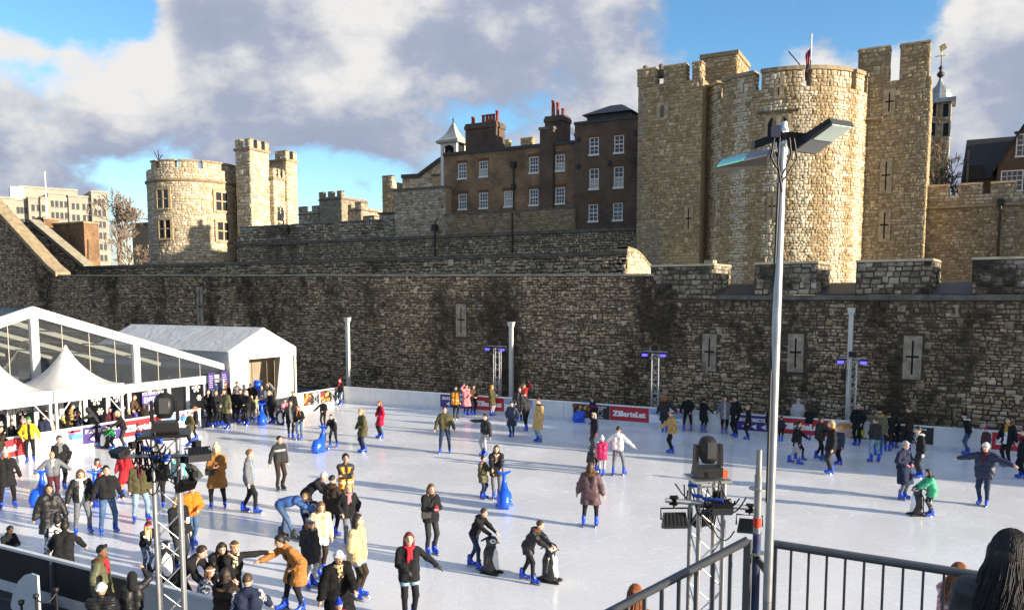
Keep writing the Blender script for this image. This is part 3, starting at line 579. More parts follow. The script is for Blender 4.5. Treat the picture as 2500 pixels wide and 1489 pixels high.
    if strands:
        b = MB(); rs = random.Random(4)
        for i in range(strands):
            a = rs.uniform(R(128), R(412)) if rs.random() < .93 else rs.uniform(R(52), R(128)); k0 = 1.10 + rs.uniform(0, .10); pts = []; e0 = rs.uniform(1.0, 1.5); dr_ = rs.uniform(-.25, .25); ln = rs.uniform(.6, 1.15) * slen * hr; wv = rs.uniform(0, 6)
            for k_ in range(5): e = e0 * (1 - k_ / 4) - .15 * k_ / 4; aa = a + dr_ * k_ / 4; pts.append(L(.050 * k0 * math.cos(aa) * math.cos(e), .060 * k0 * math.sin(aa) * math.cos(e) - .006, .070 * k0 * math.sin(e) + .004))
            for k_ in range(1, 4): pts.append(pts[4] + (pts[4] - hd) * np.array([.22, .22, 0]) * k_ ** .8 + np.array([.008 * math.sin(wv + k_), .008 * math.cos(wv + k_) - .014 * k_, 0]) * hr - np.array([0, 0, ln * k_ / 3]))
            b.tube(pts, [.0016, .0024, .0026, .0026, .0025, .0023, .0017, .0008], 4, cap=False)
        me = mesh_np('hair', b.v, np.array(b.f), M_HAIR, smooth=True, col=np.tile(hcol, (len(b.v), 1)) * rng.uniform(.7, 1.6, (len(b.v) // 32, 1)).repeat(32, 0)); link(bpy.data.objects.new('hair', me), body)
    if hat:
        hcol2 = np.array(col(hatc)); q = Field(hd - .14 * hr - .02, hd + .26 * hr, hv); fur = False
        if hat in ('beanie', 'bobble', 'bear'):
            q.ell(hd + HM @ np.array([0, -.006, .014]) * hr, np.array([.056, .066, .072]) * hr, HM, 0, .01, [((0, .30, -1), -.006 * hr)]); 
            for a in np.linspace(0, 2 * math.pi, 12, endpoint=False): q.ell(L(.050 * math.cos(a), .058 * math.sin(a) - .006, .022 + .012 * math.sin(a)), np.array([.016, .016, .014]) * hr, HM, 1, .012)
            if hat == 'bobble': q.ell(L(0, -.01, .10), np.array([.026, .026, .024]) * hr, HM, 2, .004)
            if hat == 'bear':
                for sd in (1, -1): q.ell(L(sd * .045, -.01, .075), np.array([.018, .012, .018]) * hr, HM, 2, .004)
        if hat in ('cap',):
            q.ell(hd + HM @ np.array([0, -.004, .018]) * hr, np.array([.053, .063, .064]) * hr, HM, 0, .008, [((0, .1, -1), -.012 * hr)]); q.cone(L(-.016, .072, .030), L(.016, .072, .030), .013 * hr, .013 * hr, 1, .012)
        if hat == 'band':
            for a in np.linspace(0, 2 * math.pi, 16, endpoint=False): q.ell(L(.049 * math.cos(a), .058 * math.sin(a) - .004, .032 + .006 * math.sin(a)), np.array([.013, .013, .014]) * hr, HM, 0, .014)
        if hat == 'hood':
            q.ell(hd + HM @ np.array([0, -.016, .006]) * hr, np.array([.064, .070, .084]) * hr, HM, 0, .012, [((0, .92, -.38), .030 * hr)]); q.cone(L(0, -.035, -.03), tp(0, -.03, .30), .05 * hr, .06 * hr, 0, .03)
        if hat == 'trapper':
            q.ell(hd + HM @ np.array([0, -.006, .014]) * hr, np.array([.056, .066, .072]) * hr, HM, 0, .01, [((0, .30, -1), -.004 * hr)]); fur = True
            for a in np.linspace(0, 2 * math.pi, 12, endpoint=False): q.ell(L(.055 * math.cos(a), .062 * math.sin(a) - .006, .022), np.array([.02, .02, .02]) * hr, HM, 1, .012)
        if hat == 'bow': q.cone(L(-.02, .04, .066), L(.02, .04, .07), .02 * hr, .02 * hr, 0, .01)
        hb = np.array(col(bar)) if bar else hcol2
        child('hood' if hat == 'hood' else ('headband' if hat == 'band' else 'hat'), q, M_FUR if fur else M_CLOTH, lambda V, lab: np.where((lab == 1)[:, None], hb, np.where((lab == 2)[:, None], hb if hat == 'bobble' and bar else hcol2, hcol2)) * (.8 + .4 * vnoise(V * 60, 2))[:, None])
    if hood:     # fur-trimmed or plain hood lying on the shoulders
        hcl = np.array(col(hood)) if hood in CL else np.array(HAIR[hood]); q = Field(tp(0, 0, .3) - .2 * S, tp(0, 0, .3) + .2 * S, vox)
        for a in np.linspace(R(-60), R(240), 11): q.ell(tp(.068 * math.cos(a), -.012 - .052 * math.sin(a), .318 - .014 * math.sin(a)), np.array([.03, .03, .026]) * S, None, 0, .02)
        child('fur_hood' if hood not in ('black', 'navy', 'white', 'grey') else 'hood', q, M_FUR, lambda V, lab: hcl * (.6 + .8 * vnoise(V * 40, 6))[:, None])
    if scarf:
        q = Field(tp(0, 0, .25) - .26 * S, tp(0, 0, .3) + .2 * S, vox); sc_ = np.array(col(scarf if not isinstance(scarf, tuple) or len(scarf) == 3 else scarf[0])) if not (isinstance(scarf, tuple) and len(scarf) == 2) else np.array(col(scarf[0])); s2 = np.array(col(scarf[1])) if isinstance(scarf, tuple) and len(scarf) == 2 else None
        for a in np.linspace(0, 2 * math.pi, 12, endpoint=False): q.ell(tp(.047 * math.cos(a), .008 + .045 * math.sin(a), .318 - .008 * math.sin(a)), np.array([.027, .027, .022]) * S, None, 0, .015)
        q.cone(tp(.012, .06, .30), tp(.022, .083, .17), .022 * S, .019 * S, 0, .015); q.cone(tp(-.014, .06, .30), tp(-.018, .08, .20), .020 * S, .018 * S, 0, .015)
        child('scarf', q, M_CLOTH, lambda V, lab: (np.where((vnoise(V * 30, 9) > .55)[:, None], s2, sc_) if s2 is not None else np.tile(sc_, (len(V), 1))) * (.75 + .5 * vnoise(V * 25, 2))[:, None])
    if bag:
        b = MB(); c0 = tp(.10, .085, .06) / 1.; b.obox(c0, (.07 * S, 0, 0), (0, .02 * S, 0), (0, 0, .05 * S)); b.tube([tp(.1, .085, .09), tp(.02, .092, .2), tp(-.07, .05, .31), tp(-.08, -.04, .30)], .006 * S, 5)
        b.build('shoulder_bag', M_DARKP, body, loc=(0, 0, 0))
    if phone:
        b = MB(); w = hand[1] - elb[1]; w /= np.linalg.norm(w); c0 = hand[1] + w * .06 * S + np.array([0, .012, .02]); b.obox(c0, (.036, 0, 0), (0, .005, 0), (0, 0, .074)); o = b.build('phone', mat('phone_' + phone, CL.get(phone, CL['black']), .3), None, loc=(0, 0, 0))
        o.location = p; o.rotation_euler = (0, 0, rz); tag(o, 'smartphone held up by the ' + label[:60], 'phone') if False else None
        o.location = (0, 0, 0); o.rotation_euler = (0, 0, 0); o.parent = body
    if shoe in SKATE:
        for sd in (1, -1):
            o = bpy.data.objects.new('ice_skate', SKATE[shoe]); o.location = (ank[sd][0], ank[sd][1] + .045, 0.0); sc_ = min(1., max(.72, S / 1.65)); o.scale = (sc_,) * 3
            o.rotation_euler = (0, 0, -sd * R(rng.uniform(4, 16))); link(o, body)
    PEOPLE.append((body, p, h, rz, hand))
    return body
# ---------------------------------------------------------------- ground and ice
XL, YF, YN, XR = -31.7, 37.8, 9.95, 44.0          # rink: left, far and near boards
def ground():
    m = mat('paving', (.17, .16, .15), .9, noise=.35, nscale=.6, bump=.2, bscale=8)
    b = MB(); b.add([(-900, -500, -.03), (900, -500, -.03), (900, 1500, -.03), (-900, 1500, -.03)], [(0, 1, 2, 3)]); tag(b.build('ground', m), 'grey paved ground of the dry moat', kind='structure')
    m2 = mat('rubber_matting', (.03, .03, .033), .8, noise=.4, nscale=1.5)
    b = MB(); b.box((-50, -6, -.028), (XR, YN - .1, -.008)); tag(b.build('path', m2), 'dark matting walkway along the near boards', kind='structure')
    b = MB(); b.box((-60, YN - .1, -.026), (XL - .1, 31.2, -.007)); tag(b.build('path', m2), 'dark matting floor under the white marquees', kind='structure')
    mi = bpy.data.materials.new('ice_surface'); mi.use_nodes = True; N = mi.node_tree.nodes; L = mi.node_tree.links; p = N['Principled BSDF']
    tc = N.new('ShaderNodeTexCoord'); mp = N.new('ShaderNodeMapping'); mp.inputs['Scale'].default_value = (.22, 1.2, 1); mp.inputs['Rotation'].default_value = (0, 0, R(12)); L.new(tc.outputs['Object'], mp.inputs['Vector'])
    n1 = N.new('ShaderNodeTexNoise'); n1.inputs['Scale'].default_value = .35; n1.inputs['Detail'].default_value = 7; n1.inputs['Roughness'].default_value = .6; L.new(tc.outputs['Object'], n1.inputs['Vector'])
    n2 = N.new('ShaderNodeTexNoise'); n2.inputs['Scale'].default_value = 1.6; n2.inputs['Detail'].default_value = 8; n2.inputs['Roughness'].default_value = .7; n2.inputs['Distortion'].default_value = 1.2; L.new(mp.outputs[0], n2.inputs['Vector'])
    r1 = N.new('ShaderNodeMapRange'); L.new(n1.outputs['Fac'], r1.inputs['Value']); r1.inputs['From Min'].default_value = .35; r1.inputs['From Max'].default_value = .68; r1.inputs['To Min'].default_value = .07; r1.inputs['To Max'].default_value = .34; L.new(r1.outputs[0], p.inputs['Roughness'])
    mx = N.new('ShaderNodeMix'); mx.data_type = 'RGBA'; L.new(n2.outputs['Fac'], mx.inputs['Factor']); mx.inputs['A'].default_value = (.75, .762, .785, 1); mx.inputs['B'].default_value = (.86, .862, .865, 1); L.new(mx.outputs['Result'], p.inputs['Base Color'])
    # blade marks: thin curved lines, and scraped snow
    tot = None
    for (sc_, di, th_, seed, wt) in ((.30, 1.6, .0035, 1., 1.), (.75, 2.2, .005, 7., .8), (1.7, 1.5, .007, 13., .6), (.5, 3., .003, 23., .8)):
        mp2 = N.new('ShaderNodeMapping'); mp2.inputs['Location'].default_value = (seed, seed * 2, seed); mp2.inputs['Scale'].default_value = (.7, 1.3, 1); L.new(tc.outputs['Object'], mp2.inputs['Vector'])
        n_ = N.new('ShaderNodeTexNoise'); n_.inputs['Scale'].default_value = sc_; n_.inputs['Detail'].default_value = 0; n_.inputs['Distortion'].default_value = di; L.new(mp2.outputs[0], n_.inputs['Vector'])
        m_ = N.new('ShaderNodeMath'); m_.operation = 'PINGPONG'; m_.inputs[1].default_value = .04; L.new(n_.outputs['Fac'], m_.inputs[0])
        r_ = N.new('ShaderNodeMapRange'); L.new(m_.outputs[0], r_.inputs['Value']); r_.inputs['From Min'].default_value = 0; r_.inputs['From Max'].default_value = th_; r_.inputs['To Min'].default_value = wt; r_.inputs['To Max'].default_value = 0
        if tot is None: tot = r_.outputs[0]
        else: x_ = N.new('ShaderNodeMath'); x_.operation = 'MAXIMUM'; L.new(tot, x_.inputs[0]); L.new(r_.outputs[0], x_.inputs[1]); tot = x_.outputs[0]
    sn = N.new('ShaderNodeTexNoise'); sn.inputs['Scale'].default_value = 2.6; sn.inputs['Detail'].default_value = 8; sn.inputs['Roughness'].default_value = .75; L.new(mp.outputs[0], sn.inputs['Vector']); sr = N.new('ShaderNodeMapRange'); L.new(sn.outputs['Fac'], sr.inputs['Value']); sr.inputs['From Min'].default_value = .62; sr.inputs['From Max'].default_value = .72
    x_ = N.new('ShaderNodeMath'); x_.operation = 'MAXIMUM'; L.new(tot, x_.inputs[0]); L.new(sr.outputs[0], x_.inputs[1]); fad = N.new('ShaderNodeMath'); fad.operation = 'MULTIPLY'; L.new(x_.outputs[0], fad.inputs[0]); L.new(n1.outputs['Fac'], fad.inputs[1])
    mx2 = N.new('ShaderNodeMix'); mx2.data_type = 'RGBA'; L.new(fad.outputs[0], mx2.inputs['Factor']); L.new(mx.outputs['Result'], mx2.inputs['A']); mx2.inputs['B'].default_value = (.93, .94, .95, 1); L.new(mx2.outputs['Result'], p.inputs['Base Color'])
    ro = N.new('ShaderNodeMath'); ro.operation = 'MULTIPLY_ADD'; L.new(fad.outputs[0], ro.inputs[0]); ro.inputs[1].default_value = .5; L.new(r1.outputs[0], ro.inputs[2]); L.new(ro.outputs[0], p.inputs['Roughness'])
    ad = N.new('ShaderNodeMath'); ad.operation = 'ADD'; L.new(x_.outputs[0], ad.inputs[0]); L.new(n2.outputs['Fac'], ad.inputs[1])
    bp = N.new('ShaderNodeBump'); bp.inputs['Strength'].default_value = .10; bp.inputs['Distance'].default_value = .01; L.new(ad.outputs[0], bp.inputs['Height']); L.new(bp.outputs[0], p.inputs['Normal'])
    p.inputs['Specular IOR Level'].default_value = .45
    b = MB(); b.box((XL, YN, -.05), (XR, YF, 0.)); tag(b.build('ice', mi), 'white skating ice of the rink', kind='structure')
ground()

# ---------------------------------------------------------------- masonry kinds
WALLC = [(.44, .335, .22), (.36, .27, .172), (.53, .42, .295), (.28, .205, .13), (.20, .15, .10), (.58, .47, .34), (.41, .295, .18), (.46, .355, .235)]
RUBC = [(.38, .305, .21), (.46, .375, .265), (.27, .21, .145), (.53, .44, .315)]
TOWC = [(.47, .36, .21), (.42, .315, .18), (.53, .42, .265), (.37, .275, .155), (.50, .39, .235)]
PALEC = [(.60, .51, .365), (.54, .455, .32), (.66, .58, .45), (.48, .40, .27)]
GREYC = [(.46, .40, .30), (.38, .325, .24), (.53, .47, .37), (.30, .25, .18)]
M_WALL = stone_mat('moat_wall_stone', .9, (.24, .3, .085), (.028, .022, .016), (.485, .635)); M_RUB = stone_mat('rubble_stone', .7, (.25, .25, .12), thr=(.5, .66)); M_TOW = stone_mat('tower_stone', .35, (.3, .3, .1), (.10, .08, .05), (.5, .75)); M_PALE = stone_mat('pale_stone', .2, (.3, .3, .1), (.16, .13, .09), (.52, .8))
M_BLACKW = stone_mat('sooty_stone', .93, (.22, .22, .30), (.022, .02, .016), (.45, .60))
M_MORT = mat('mortar_dark', (.085, .068, .047), .95, noise=.4, nscale=3, bump=.4, bscale=12); M_MORTT = mat('mortar_tan', (.32, .245, .145), .95, noise=.3, nscale=3, bump=.3, bscale=12); M_MORTP = mat('mortar_pale', (.36, .30, .21), .95, noise=.25, nscale=3)
M_COPE = mat('coping_stone', (.15, .135, .11), .9, noise=.5, nscale=2.5, bump=.4, bscale=10); M_COPET = mat('coping_tan', (.33, .26, .16), .9, noise=.4, nscale=2.5, bump=.3, bscale=10); M_COPEL = mat('coping_lichen', (.36, .32, .23), .9, noise=.4, nscale=2.0, bump=.4, bscale=10)
M_ASH = mat('dressed_stone', (.36, .305, .225), .85, noise=.55, nscale=2.2, bump=.2, bscale=14); M_ASHT = mat('dressed_stone_tan', (.45, .355, .22), .85, noise=.4, nscale=3.5, bump=.2, bscale=14)
M_VOID = mat('dark_opening', (.012, .012, .013), .9); M_LEAD = mat('lead', (.04, .04, .042), .55, noise=.3, nscale=2); M_IRON = mat('black_iron', (.012, .012, .013), .5)
M_SASH = mat('white_sash_paint', (.74, .74, .72), .5); M_GLASS = mat('window_glass', (.03, .035, .045), .06, spec=.7); M_BLIND = mat('net_curtain', (.42, .42, .42), .8, noise=.3, nscale=9)

def brick_mat(name, c1, c2, mort, axis='x', grime=.5):
    m = bpy.data.materials.new(name); m.use_nodes = True; N = m.node_tree.nodes; L = m.node_tree.links; p = N['Principled BSDF']; p.inputs['Roughness'].default_value = .9
    g = N.new('ShaderNodeNewGeometry'); sp = N.new('ShaderNodeSeparateXYZ'); L.new(g.outputs['Position'], sp.inputs[0]); ad = N.new('ShaderNodeMath'); ad.operation = 'ADD'; L.new(sp.outputs['X'], ad.inputs[0]); L.new(sp.outputs['Y'], ad.inputs[1])
    cb = N.new('ShaderNodeCombineXYZ'); L.new(ad.outputs[0], cb.inputs[0]); L.new(sp.outputs['Z'], cb.inputs[1])
    b = N.new('ShaderNodeTexBrick'); b.inputs['Scale'].default_value = 1; b.inputs['Brick Width'].default_value = .23; b.inputs['Row Height'].default_value = .078; b.inputs['Mortar Size'].default_value = .009; b.inputs['Bias'].default_value = -.1
    b.inputs['Color1'].default_value = (*c1, 1); b.inputs['Color2'].default_value = (*c2, 1); b.inputs['Mortar'].default_value = (*mort, 1); L.new(cb.outputs[0], b.inputs['Vector'])
    n = N.new('ShaderNodeTexNoise'); n.inputs['Scale'].default_value = .55; n.inputs['Detail'].default_value = 8; n.inputs['Roughness'].default_value = .65; L.new(g.outputs['Position'], n.inputs['Vector'])
    r = N.new('ShaderNodeMapRange'); L.new(n.outputs['Fac'], r.inputs['Value']); r.inputs['From Min'].default_value = .36; r.inputs['From Max'].default_value = .66; r.inputs['To Min'].default_value = 1.25; r.inputs['To Max'].default_value = grime
    s = N.new('ShaderNodeVectorMath'); s.operation = 'SCALE'; L.new(b.outputs['Color'], s.inputs[0]); L.new(r.outputs[0], s.inputs['Scale']); L.new(s.outputs[0], p.inputs['Base Color'])
    bp = N.new('ShaderNodeBump'); bp.inputs['Strength'].default_value = .6; bp.inputs['Distance'].default_value = .02; L.new(b.outputs['Fac'], bp.inputs['Height']); bp.invert = True; L.new(bp.outputs[0], p.inputs['Normal'])
    MATS[name] = m; return m
M_BR1 = brick_mat('stock_brick', (.34, .215, .11), (.23, .13, .065), (.23, .18, .13)); M_BR2 = brick_mat('sooty_brick', (.145, .092, .062), (.10, .064, .045), (.125, .10, .078), grime=.6); M_BR3 = brick_mat('red_brick', (.36, .20, .10), (.26, .13, .065), (.24, .18, .12))
FRONT = lambda y: Plane(0, y)
def endface(x, y0): return Plane(x, y0, R(90))          # faces +X, u runs away from the camera

def holed(mb, pl, u0, u1, v0, v1, holes, d0, d1, m=0):
    us = sorted({u0, u1, *[min(max(h[0], u0), u1) for h in holes], *[min(max(h[1], u0), u1) for h in holes]}); vs = sorted({v0, v1, *[h[2] for h in holes], *[h[3] for h in holes]})
    for a, b in zip(us, us[1:]):
        run = None
        for c, d in zip(vs, vs[1:]):
            inside = any(h[0] <= (a + b) / 2 <= h[1] and h[2] <= (c + d) / 2 <= h[3] for h in holes)
            if not inside:
                if run is None: run = c
                end = d
            if (inside or d == vs[-1]) and run is not None:
                pl.box(mb, a, b, run, end, d0, d1, m); run = None
def cross_slit(th, surf, u, v0, v1, w=.75, arm=.72, slot=.09, m=None, keystone=None, depth=.05):
    """dressed panel with a cross-shaped loop cut through it"""
    b = MB(); m = m or M_ASH; cv = v0 + (v1 - v0) * .52; s = slot / 2; aw = w * arm / 2; ma = .05
    def bx(a, c, e, f, d0, d1, mm):
        n = 1 if isinstance(surf, Plane) else 3
        P = [surf(a, e, d0), surf(c, e, d0), surf(c, e, d1), surf(a, e, d1), surf(a, f, d0), surf(c, f, d0), surf(c, f, d1), surf(a, f, d1)]; b.hexa(P, mm)
    lo, hi = v0 + .22, v1 - .22
    bx(u - w / 2, u + w / 2, v0, lo, -.05, depth, 0); bx(u - w / 2, u + w / 2, hi, v1, -.05, depth, 0)
    for sg in (-1, 1):
        x0, x1 = sorted((u + sg * s, u + sg * w / 2)); bx(x0, x1, lo, cv - ma, -.05, depth, 0); bx(x0, x1, cv + ma, hi, -.05, depth, 0); y0, y1 = sorted((u + sg * aw, u + sg * w / 2)); bx(y0, y1, cv - ma, cv + ma, -.05, depth, 0)
    bx(u - aw - .02, u + aw + .02, lo - .02, hi + .02, -.09, -.052 + .055, 1)
    o = b.build('arrow_slit', [m, M_VOID], th); return o
def merlon(th, pl, u0, u1, v0, v1, thick, cols, m_st, m_core, m_cope, cope=.16, over=.06, n_single=0, right_end=True):
    b = MB(); pl.box(b, u0, u1, v0, v1 - cope, -thick, 0); o = b.build('merlon', m_core, th)
    masonry(pl, u0, u1, v0, v1 - cope, m_st, th, cols, row=(.2, .32), wid=(.25, .6), n_single=n_single)
    if right_end:
        p1 = Plane(*pl(u1, 0, 0)[:2], math.atan2(-pl.n[1], -pl.n[0])); masonry(p1, 0, thick, v0, v1 - cope, m_st, th, cols, row=(.2, .32), wid=(.25, .6))
    b = MB(); mid = -thick / 2; P = [pl(u0 - over, v1 - cope + .003, over), pl(u1 + over, v1 - cope + .003, over), pl(u1 + over, v1 - cope + .003, -thick - over), pl(u0 - over, v1 - cope + .003, -thick - over), pl(u0 - over * .3, v1, over * .3 - .12), pl(u1 + over * .3, v1, over * .3 - .12), pl(u1 + over * .3, v1, -thick), pl(u0 - over * .3, v1, -thick)]
    b.hexa(P); b.build('coping', m_cope, th)

# ---------------------------------------------------------------- outer moat wall
def moat_wall():
    y = 43.0; pl = FRONT(y); xs = -13.9
    th = thing('moat_wall', 'long grey rubble moat wall with flat coping behind the ice rink', 'wall', (-45, y, 0))
    zt = lambda u: np.where(np.asarray(u) < -67.6, 8.36 + np.minimum(-67.6 - np.asarray(u), 12.4) * .725, 8.36 + (np.asarray(u) + 67.6) * (7.76 - 8.36) / 53.7)
    poly = [(-130, -.2), (-67.3, -.2), (-67.3, 8.0), (-67.6, 8.18), (-80, float(zt(-80)) - .18), (-130, float(zt(-130)) - .18)]
    b = MB(); b.prism(poly, lambda u, v, d: pl(u, v, -d), 0, 1.0); b.prism([(-67.302, -.2), (xs, -.2), (xs, float(zt(xs)) - .18), (-67.302, 8.17)], lambda u, v, d: pl(u, v, -d), .001, 3.0); b.build('wall_core', M_MORT, th)
    slits = [(487, 700, 800, .7), (1126, 742, 822, .75)]
    def keep(u, v):
        ok = np.ones(len(u), bool)
        for (px, y0, y1, w) in slits:
            a = at_y(px, y0, y); c = at_y(px, y1, y); ok &= ~((np.abs(u - a[0]) < w / 2 + .12) & (v > c[2] - .1) & (v < a[2] + .1))
        return ok
    masonry(pl, -88, xs, 0.05, 17.5, M_WALL, th, WALLC, row=(.10, .22), wid=(.13, .40), gap=.022, jit=.4, keep=keep, top=lambda u: zt(u) - .2, n_single=300, depth=(.02, .075))
    for (px, y0, y1, w) in slits: a = at_y(px, y0, y); c = at_y(px, y1, y); cross_slit(th, pl, a[0], c[2], a[2], w)
    # coping: level run, then the slope that climbs to the left
    b = MB(); N_ = 26; us = np.linspace(-67.6, xs, N_ + 1)
    for i, (a, c) in enumerate(zip(us, us[1:])): za, zb = float(zt(a)), float(zt(c)); b = MB(); b.hexa([pl(a + .01, za - .18, .10), pl(c - .01, zb - .18, .10), pl(c - .01, zb - .18, -3.05), pl(a + .01, za - .18, -3.05), pl(a + .01, za - .05, .10), pl(c - .01, zb - .05, .10), pl(c - .01, zb + .02, -3.05), pl(a + .01, za + .02, -3.05)]); b.build('coping', M_COPEL, th)
    us = np.concatenate([[-130, -105], np.linspace(-80, -67.3, 11)])
    for a, c in zip(us, us[1:]): b = MB(); za, zb = float(zt(a)), float(zt(c)); b.hexa([pl(a + .01, za - .2, .25), pl(c - .01, zb - .2, .25), pl(c - .01, zb - .2, -1.1), pl(a + .01, za - .2, -1.1), pl(a + .01, za + .18, .25), pl(c - .01, zb + .18, .25), pl(c - .01, zb + .18, -1.1), pl(a + .01, za + .18, -1.1)]); b.build('coping', M_COPET, th)
moat_wall()

PB = Plane(-13.9, 43.0, R(-7))          # battlemented length, turned a little towards the rink
def battlement_wall():
    pl = PB; th = thing('battlement_wall', 'sooty stone moat wall with four big merlons and arrow slits at right', 'wall', (-5, 42, 0))
    H = lambda px, py: pl.hit(px, py); sill = 6.55; U1 = 26.
    b = MB(); pl.box(b, .003, U1, -.2, sill - .25, -3.3, 0); b.build('wall_core', M_MORT, th)
    sl = [(1733, 815, 906), (1944, 815, 908), (2230, 820, 926)]; S = []
    for (px, y0, y1) in sl: u, v1 = H(px, y0); _, v0 = H(px, y1); S.append((u, v0, v1))
    def keep(u, v):
        ok = np.ones(len(u), bool)
        for (a, v0, v1) in S: ok &= ~((np.abs(u - a) < .5) & (v > v0 - .1) & (v < v1 + .1))
        return ok
    masonry(pl, 0, U1, .05, sill - .3, M_WALL, th, WALLC, row=(.11, .24), wid=(.14, .44), gap=.022, jit=.4, keep=keep, n_single=240, depth=(.02, .075))
    for (a, v0, v1) in S: cross_slit(th, pl, a, v0, v1, .78)
    b = MB(); pl.box(b, 3.6, U1, sill - .25, sill - .02, -3.3, .14); b.build('string_course', M_COPE, th)
    # raised length left of the first merlon
    ms = [(1588, 1741), (1842, 1994), (2089, 2274), (2372, 2520), (2640, 2800)]
    for i, (a, c) in enumerate(ms):
        u0 = H(a, 690)[0]; u1 = H(c, 690)[0]; top = 8.2
        if i == 0: b = MB(); pl.box(b, u0, 3.598, sill - .25, sill, -3.3, 0); b.build('wall_core', M_MORT, th); masonry(pl, u0, 3.6, sill - .25, sill, M_BLACKW, th, WALLC)
        merlon(th, pl, u0, u1, sill + .002, top, 2.6, [(.34, .29, .22), (.25, .21, .155), (.16, .135, .10), (.42, .365, .28)], M_BLACKW, M_MORT, M_COPEL, n_single=0, cope=.12)
    for (a, c) in zip(ms, ms[1:]):       # sloping sills between the merlons
        u0 = H(a[1], 690)[0]; u1 = H(c[0], 690)[0]; b = MB(); P = [pl(u0, sill - .018, .12), pl(u1, sill - .018, .12), pl(u1, sill - .018, -2.6), pl(u0, sill - .018, -2.6), pl(u0, sill + .05, .10), pl(u1, sill + .05, .10), pl(u1, sill + .62, -2.6), pl(u0, sill + .62, -2.6)]; b.hexa(P); b.build('sill', M_LEAD, th)
    b = MB(); u = H(1705, 640)[0]; pl.box(b, u, u + .5, 8.2, 8.42, -1.4, -.8); b.build('stone_block', M_ASH, th)
battlement_wall()

# ---------------------------------------------------------------- second wall and its lit end
def second_wall():
    y = 49.0; pl = FRONT(y); x1 = -17.7; th = thing('inner_moat_wall', 'lower rubble wall with dark coping rising just behind the moat wall', 'wall', (-45, y, 0))
    b = MB(); pl.box(b, -74, x1, -.2, 9.1, -1.2, 0); b.build('wall_core', M_MORT, th)
    masonry(pl, -74, x1, 7.2, 9.1, M_RUB, th, RUBC, row=(.2, .36), wid=(.24, .6), depth=(.03, .09), jit=.5, n_single=200)
    b = MB(); pl.box(b, -74.05, x1 + .04, 9.102, 9.33, -1.3, .12); b.build('coping', M_COPE, th)
    # return wall with a swept top, facing the sun
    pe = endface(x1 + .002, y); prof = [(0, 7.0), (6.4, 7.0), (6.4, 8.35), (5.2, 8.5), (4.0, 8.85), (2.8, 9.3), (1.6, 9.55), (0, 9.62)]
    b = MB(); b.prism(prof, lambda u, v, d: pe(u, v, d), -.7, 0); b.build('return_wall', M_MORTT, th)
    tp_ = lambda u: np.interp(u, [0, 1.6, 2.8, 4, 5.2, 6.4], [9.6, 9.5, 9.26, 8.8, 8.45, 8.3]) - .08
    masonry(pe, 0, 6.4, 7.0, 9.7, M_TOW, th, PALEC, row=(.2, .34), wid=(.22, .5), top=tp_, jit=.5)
    b = MB(); us = np.linspace(0, 6.4, 9)
    for a, c in zip(us, us[1:]): b.hexa([pe(a, tp_(a) - .02, .06), pe(c, tp_(c) - .02, .06), pe(c, tp_(c) - .02, -.75), pe(a, tp_(a) - .02, -.75), pe(a, tp_(a) + .12, .06), pe(c, tp_(c) + .12, .06), pe(c, tp_(c) + .12, -.75), pe(a, tp_(a) + .12, -.75)])
    b.build('coping', M_COPET, th)
    # sloping parapets and brick stubs at the far left
    th = thing('stair_wall', 'sloping stone parapet climbing beside a red brick block at far left', 'wall', (-78, 50, 0)); y = 50.; pl = FRONT(y)
    A = at_y(75, 545, y); B = at_y(205, 655, y); D = at_y(75, 535, y)
    poly = [(A[0] - 1.2, 6), (B[0] + .6, 6), (B[0] + .3, B[2] - .1), (A[0], A[2]), (A[0] - 1.2, A[2] + .2)]
    b = MB(); b.prism(poly, lambda u, v, d: pl(u, v, -d), 0, .8); b.build('wall_core', M_MORT, th)
    masonry(pl, A[0] - 1.2, B[0], 7.5, A[2], M_RUB, th, RUBC, top=lambda u: np.interp(u, [A[0] - 1.2, A[0], B[0]], [A[2], A[2] - .1, B[2] - .15]))
    b = MB(); b.hexa([pl(A[0], A[2] + .003, .2), pl(B[0] + .3, B[2] - .09, .2), pl(B[0] + .3, B[2] - .09, -1.), pl(A[0], A[2] + .003, -1.), pl(A[0], A[2] + .42, .2), pl(B[0] + .3, B[2] + .3, .2), pl(B[0] + .3, B[2] + .3, -1.), pl(A[0], A[2] + .42, -1.)]); b.build('coping', M_COPEL, th)
    y = 52.; pl = FRONT(y); q = lambda px, py: at_y(px, py, y)
    for (x0, x1_, yt, nm) in ((92, 110, 537, 'brick_pier'), (132, 207, 550, 'brick_block')):
        b = MB(); pl.box(b, q(x0, 600)[0], q(x1_, 600)[0], 6, q(x0, yt)[2], -1.6, 0); b.build(nm, M_BR3, th)
        b = MB(); pl.box(b, q(x0, 600)[0] - .1, q(x1_, 600)[0] + .1, q(x0, yt)[2] + .003, q(x0, yt)[2] + .2, -1.7, .1); b.build('coping', M_COPET, th)
    b = MB(); b.tube([q(217, 585) + [0, -.1, 0], q(217, 660) + [0, -.1, 0]], .07, 6); b.build('drain_pipe', M_IRON, th)
second_wall()

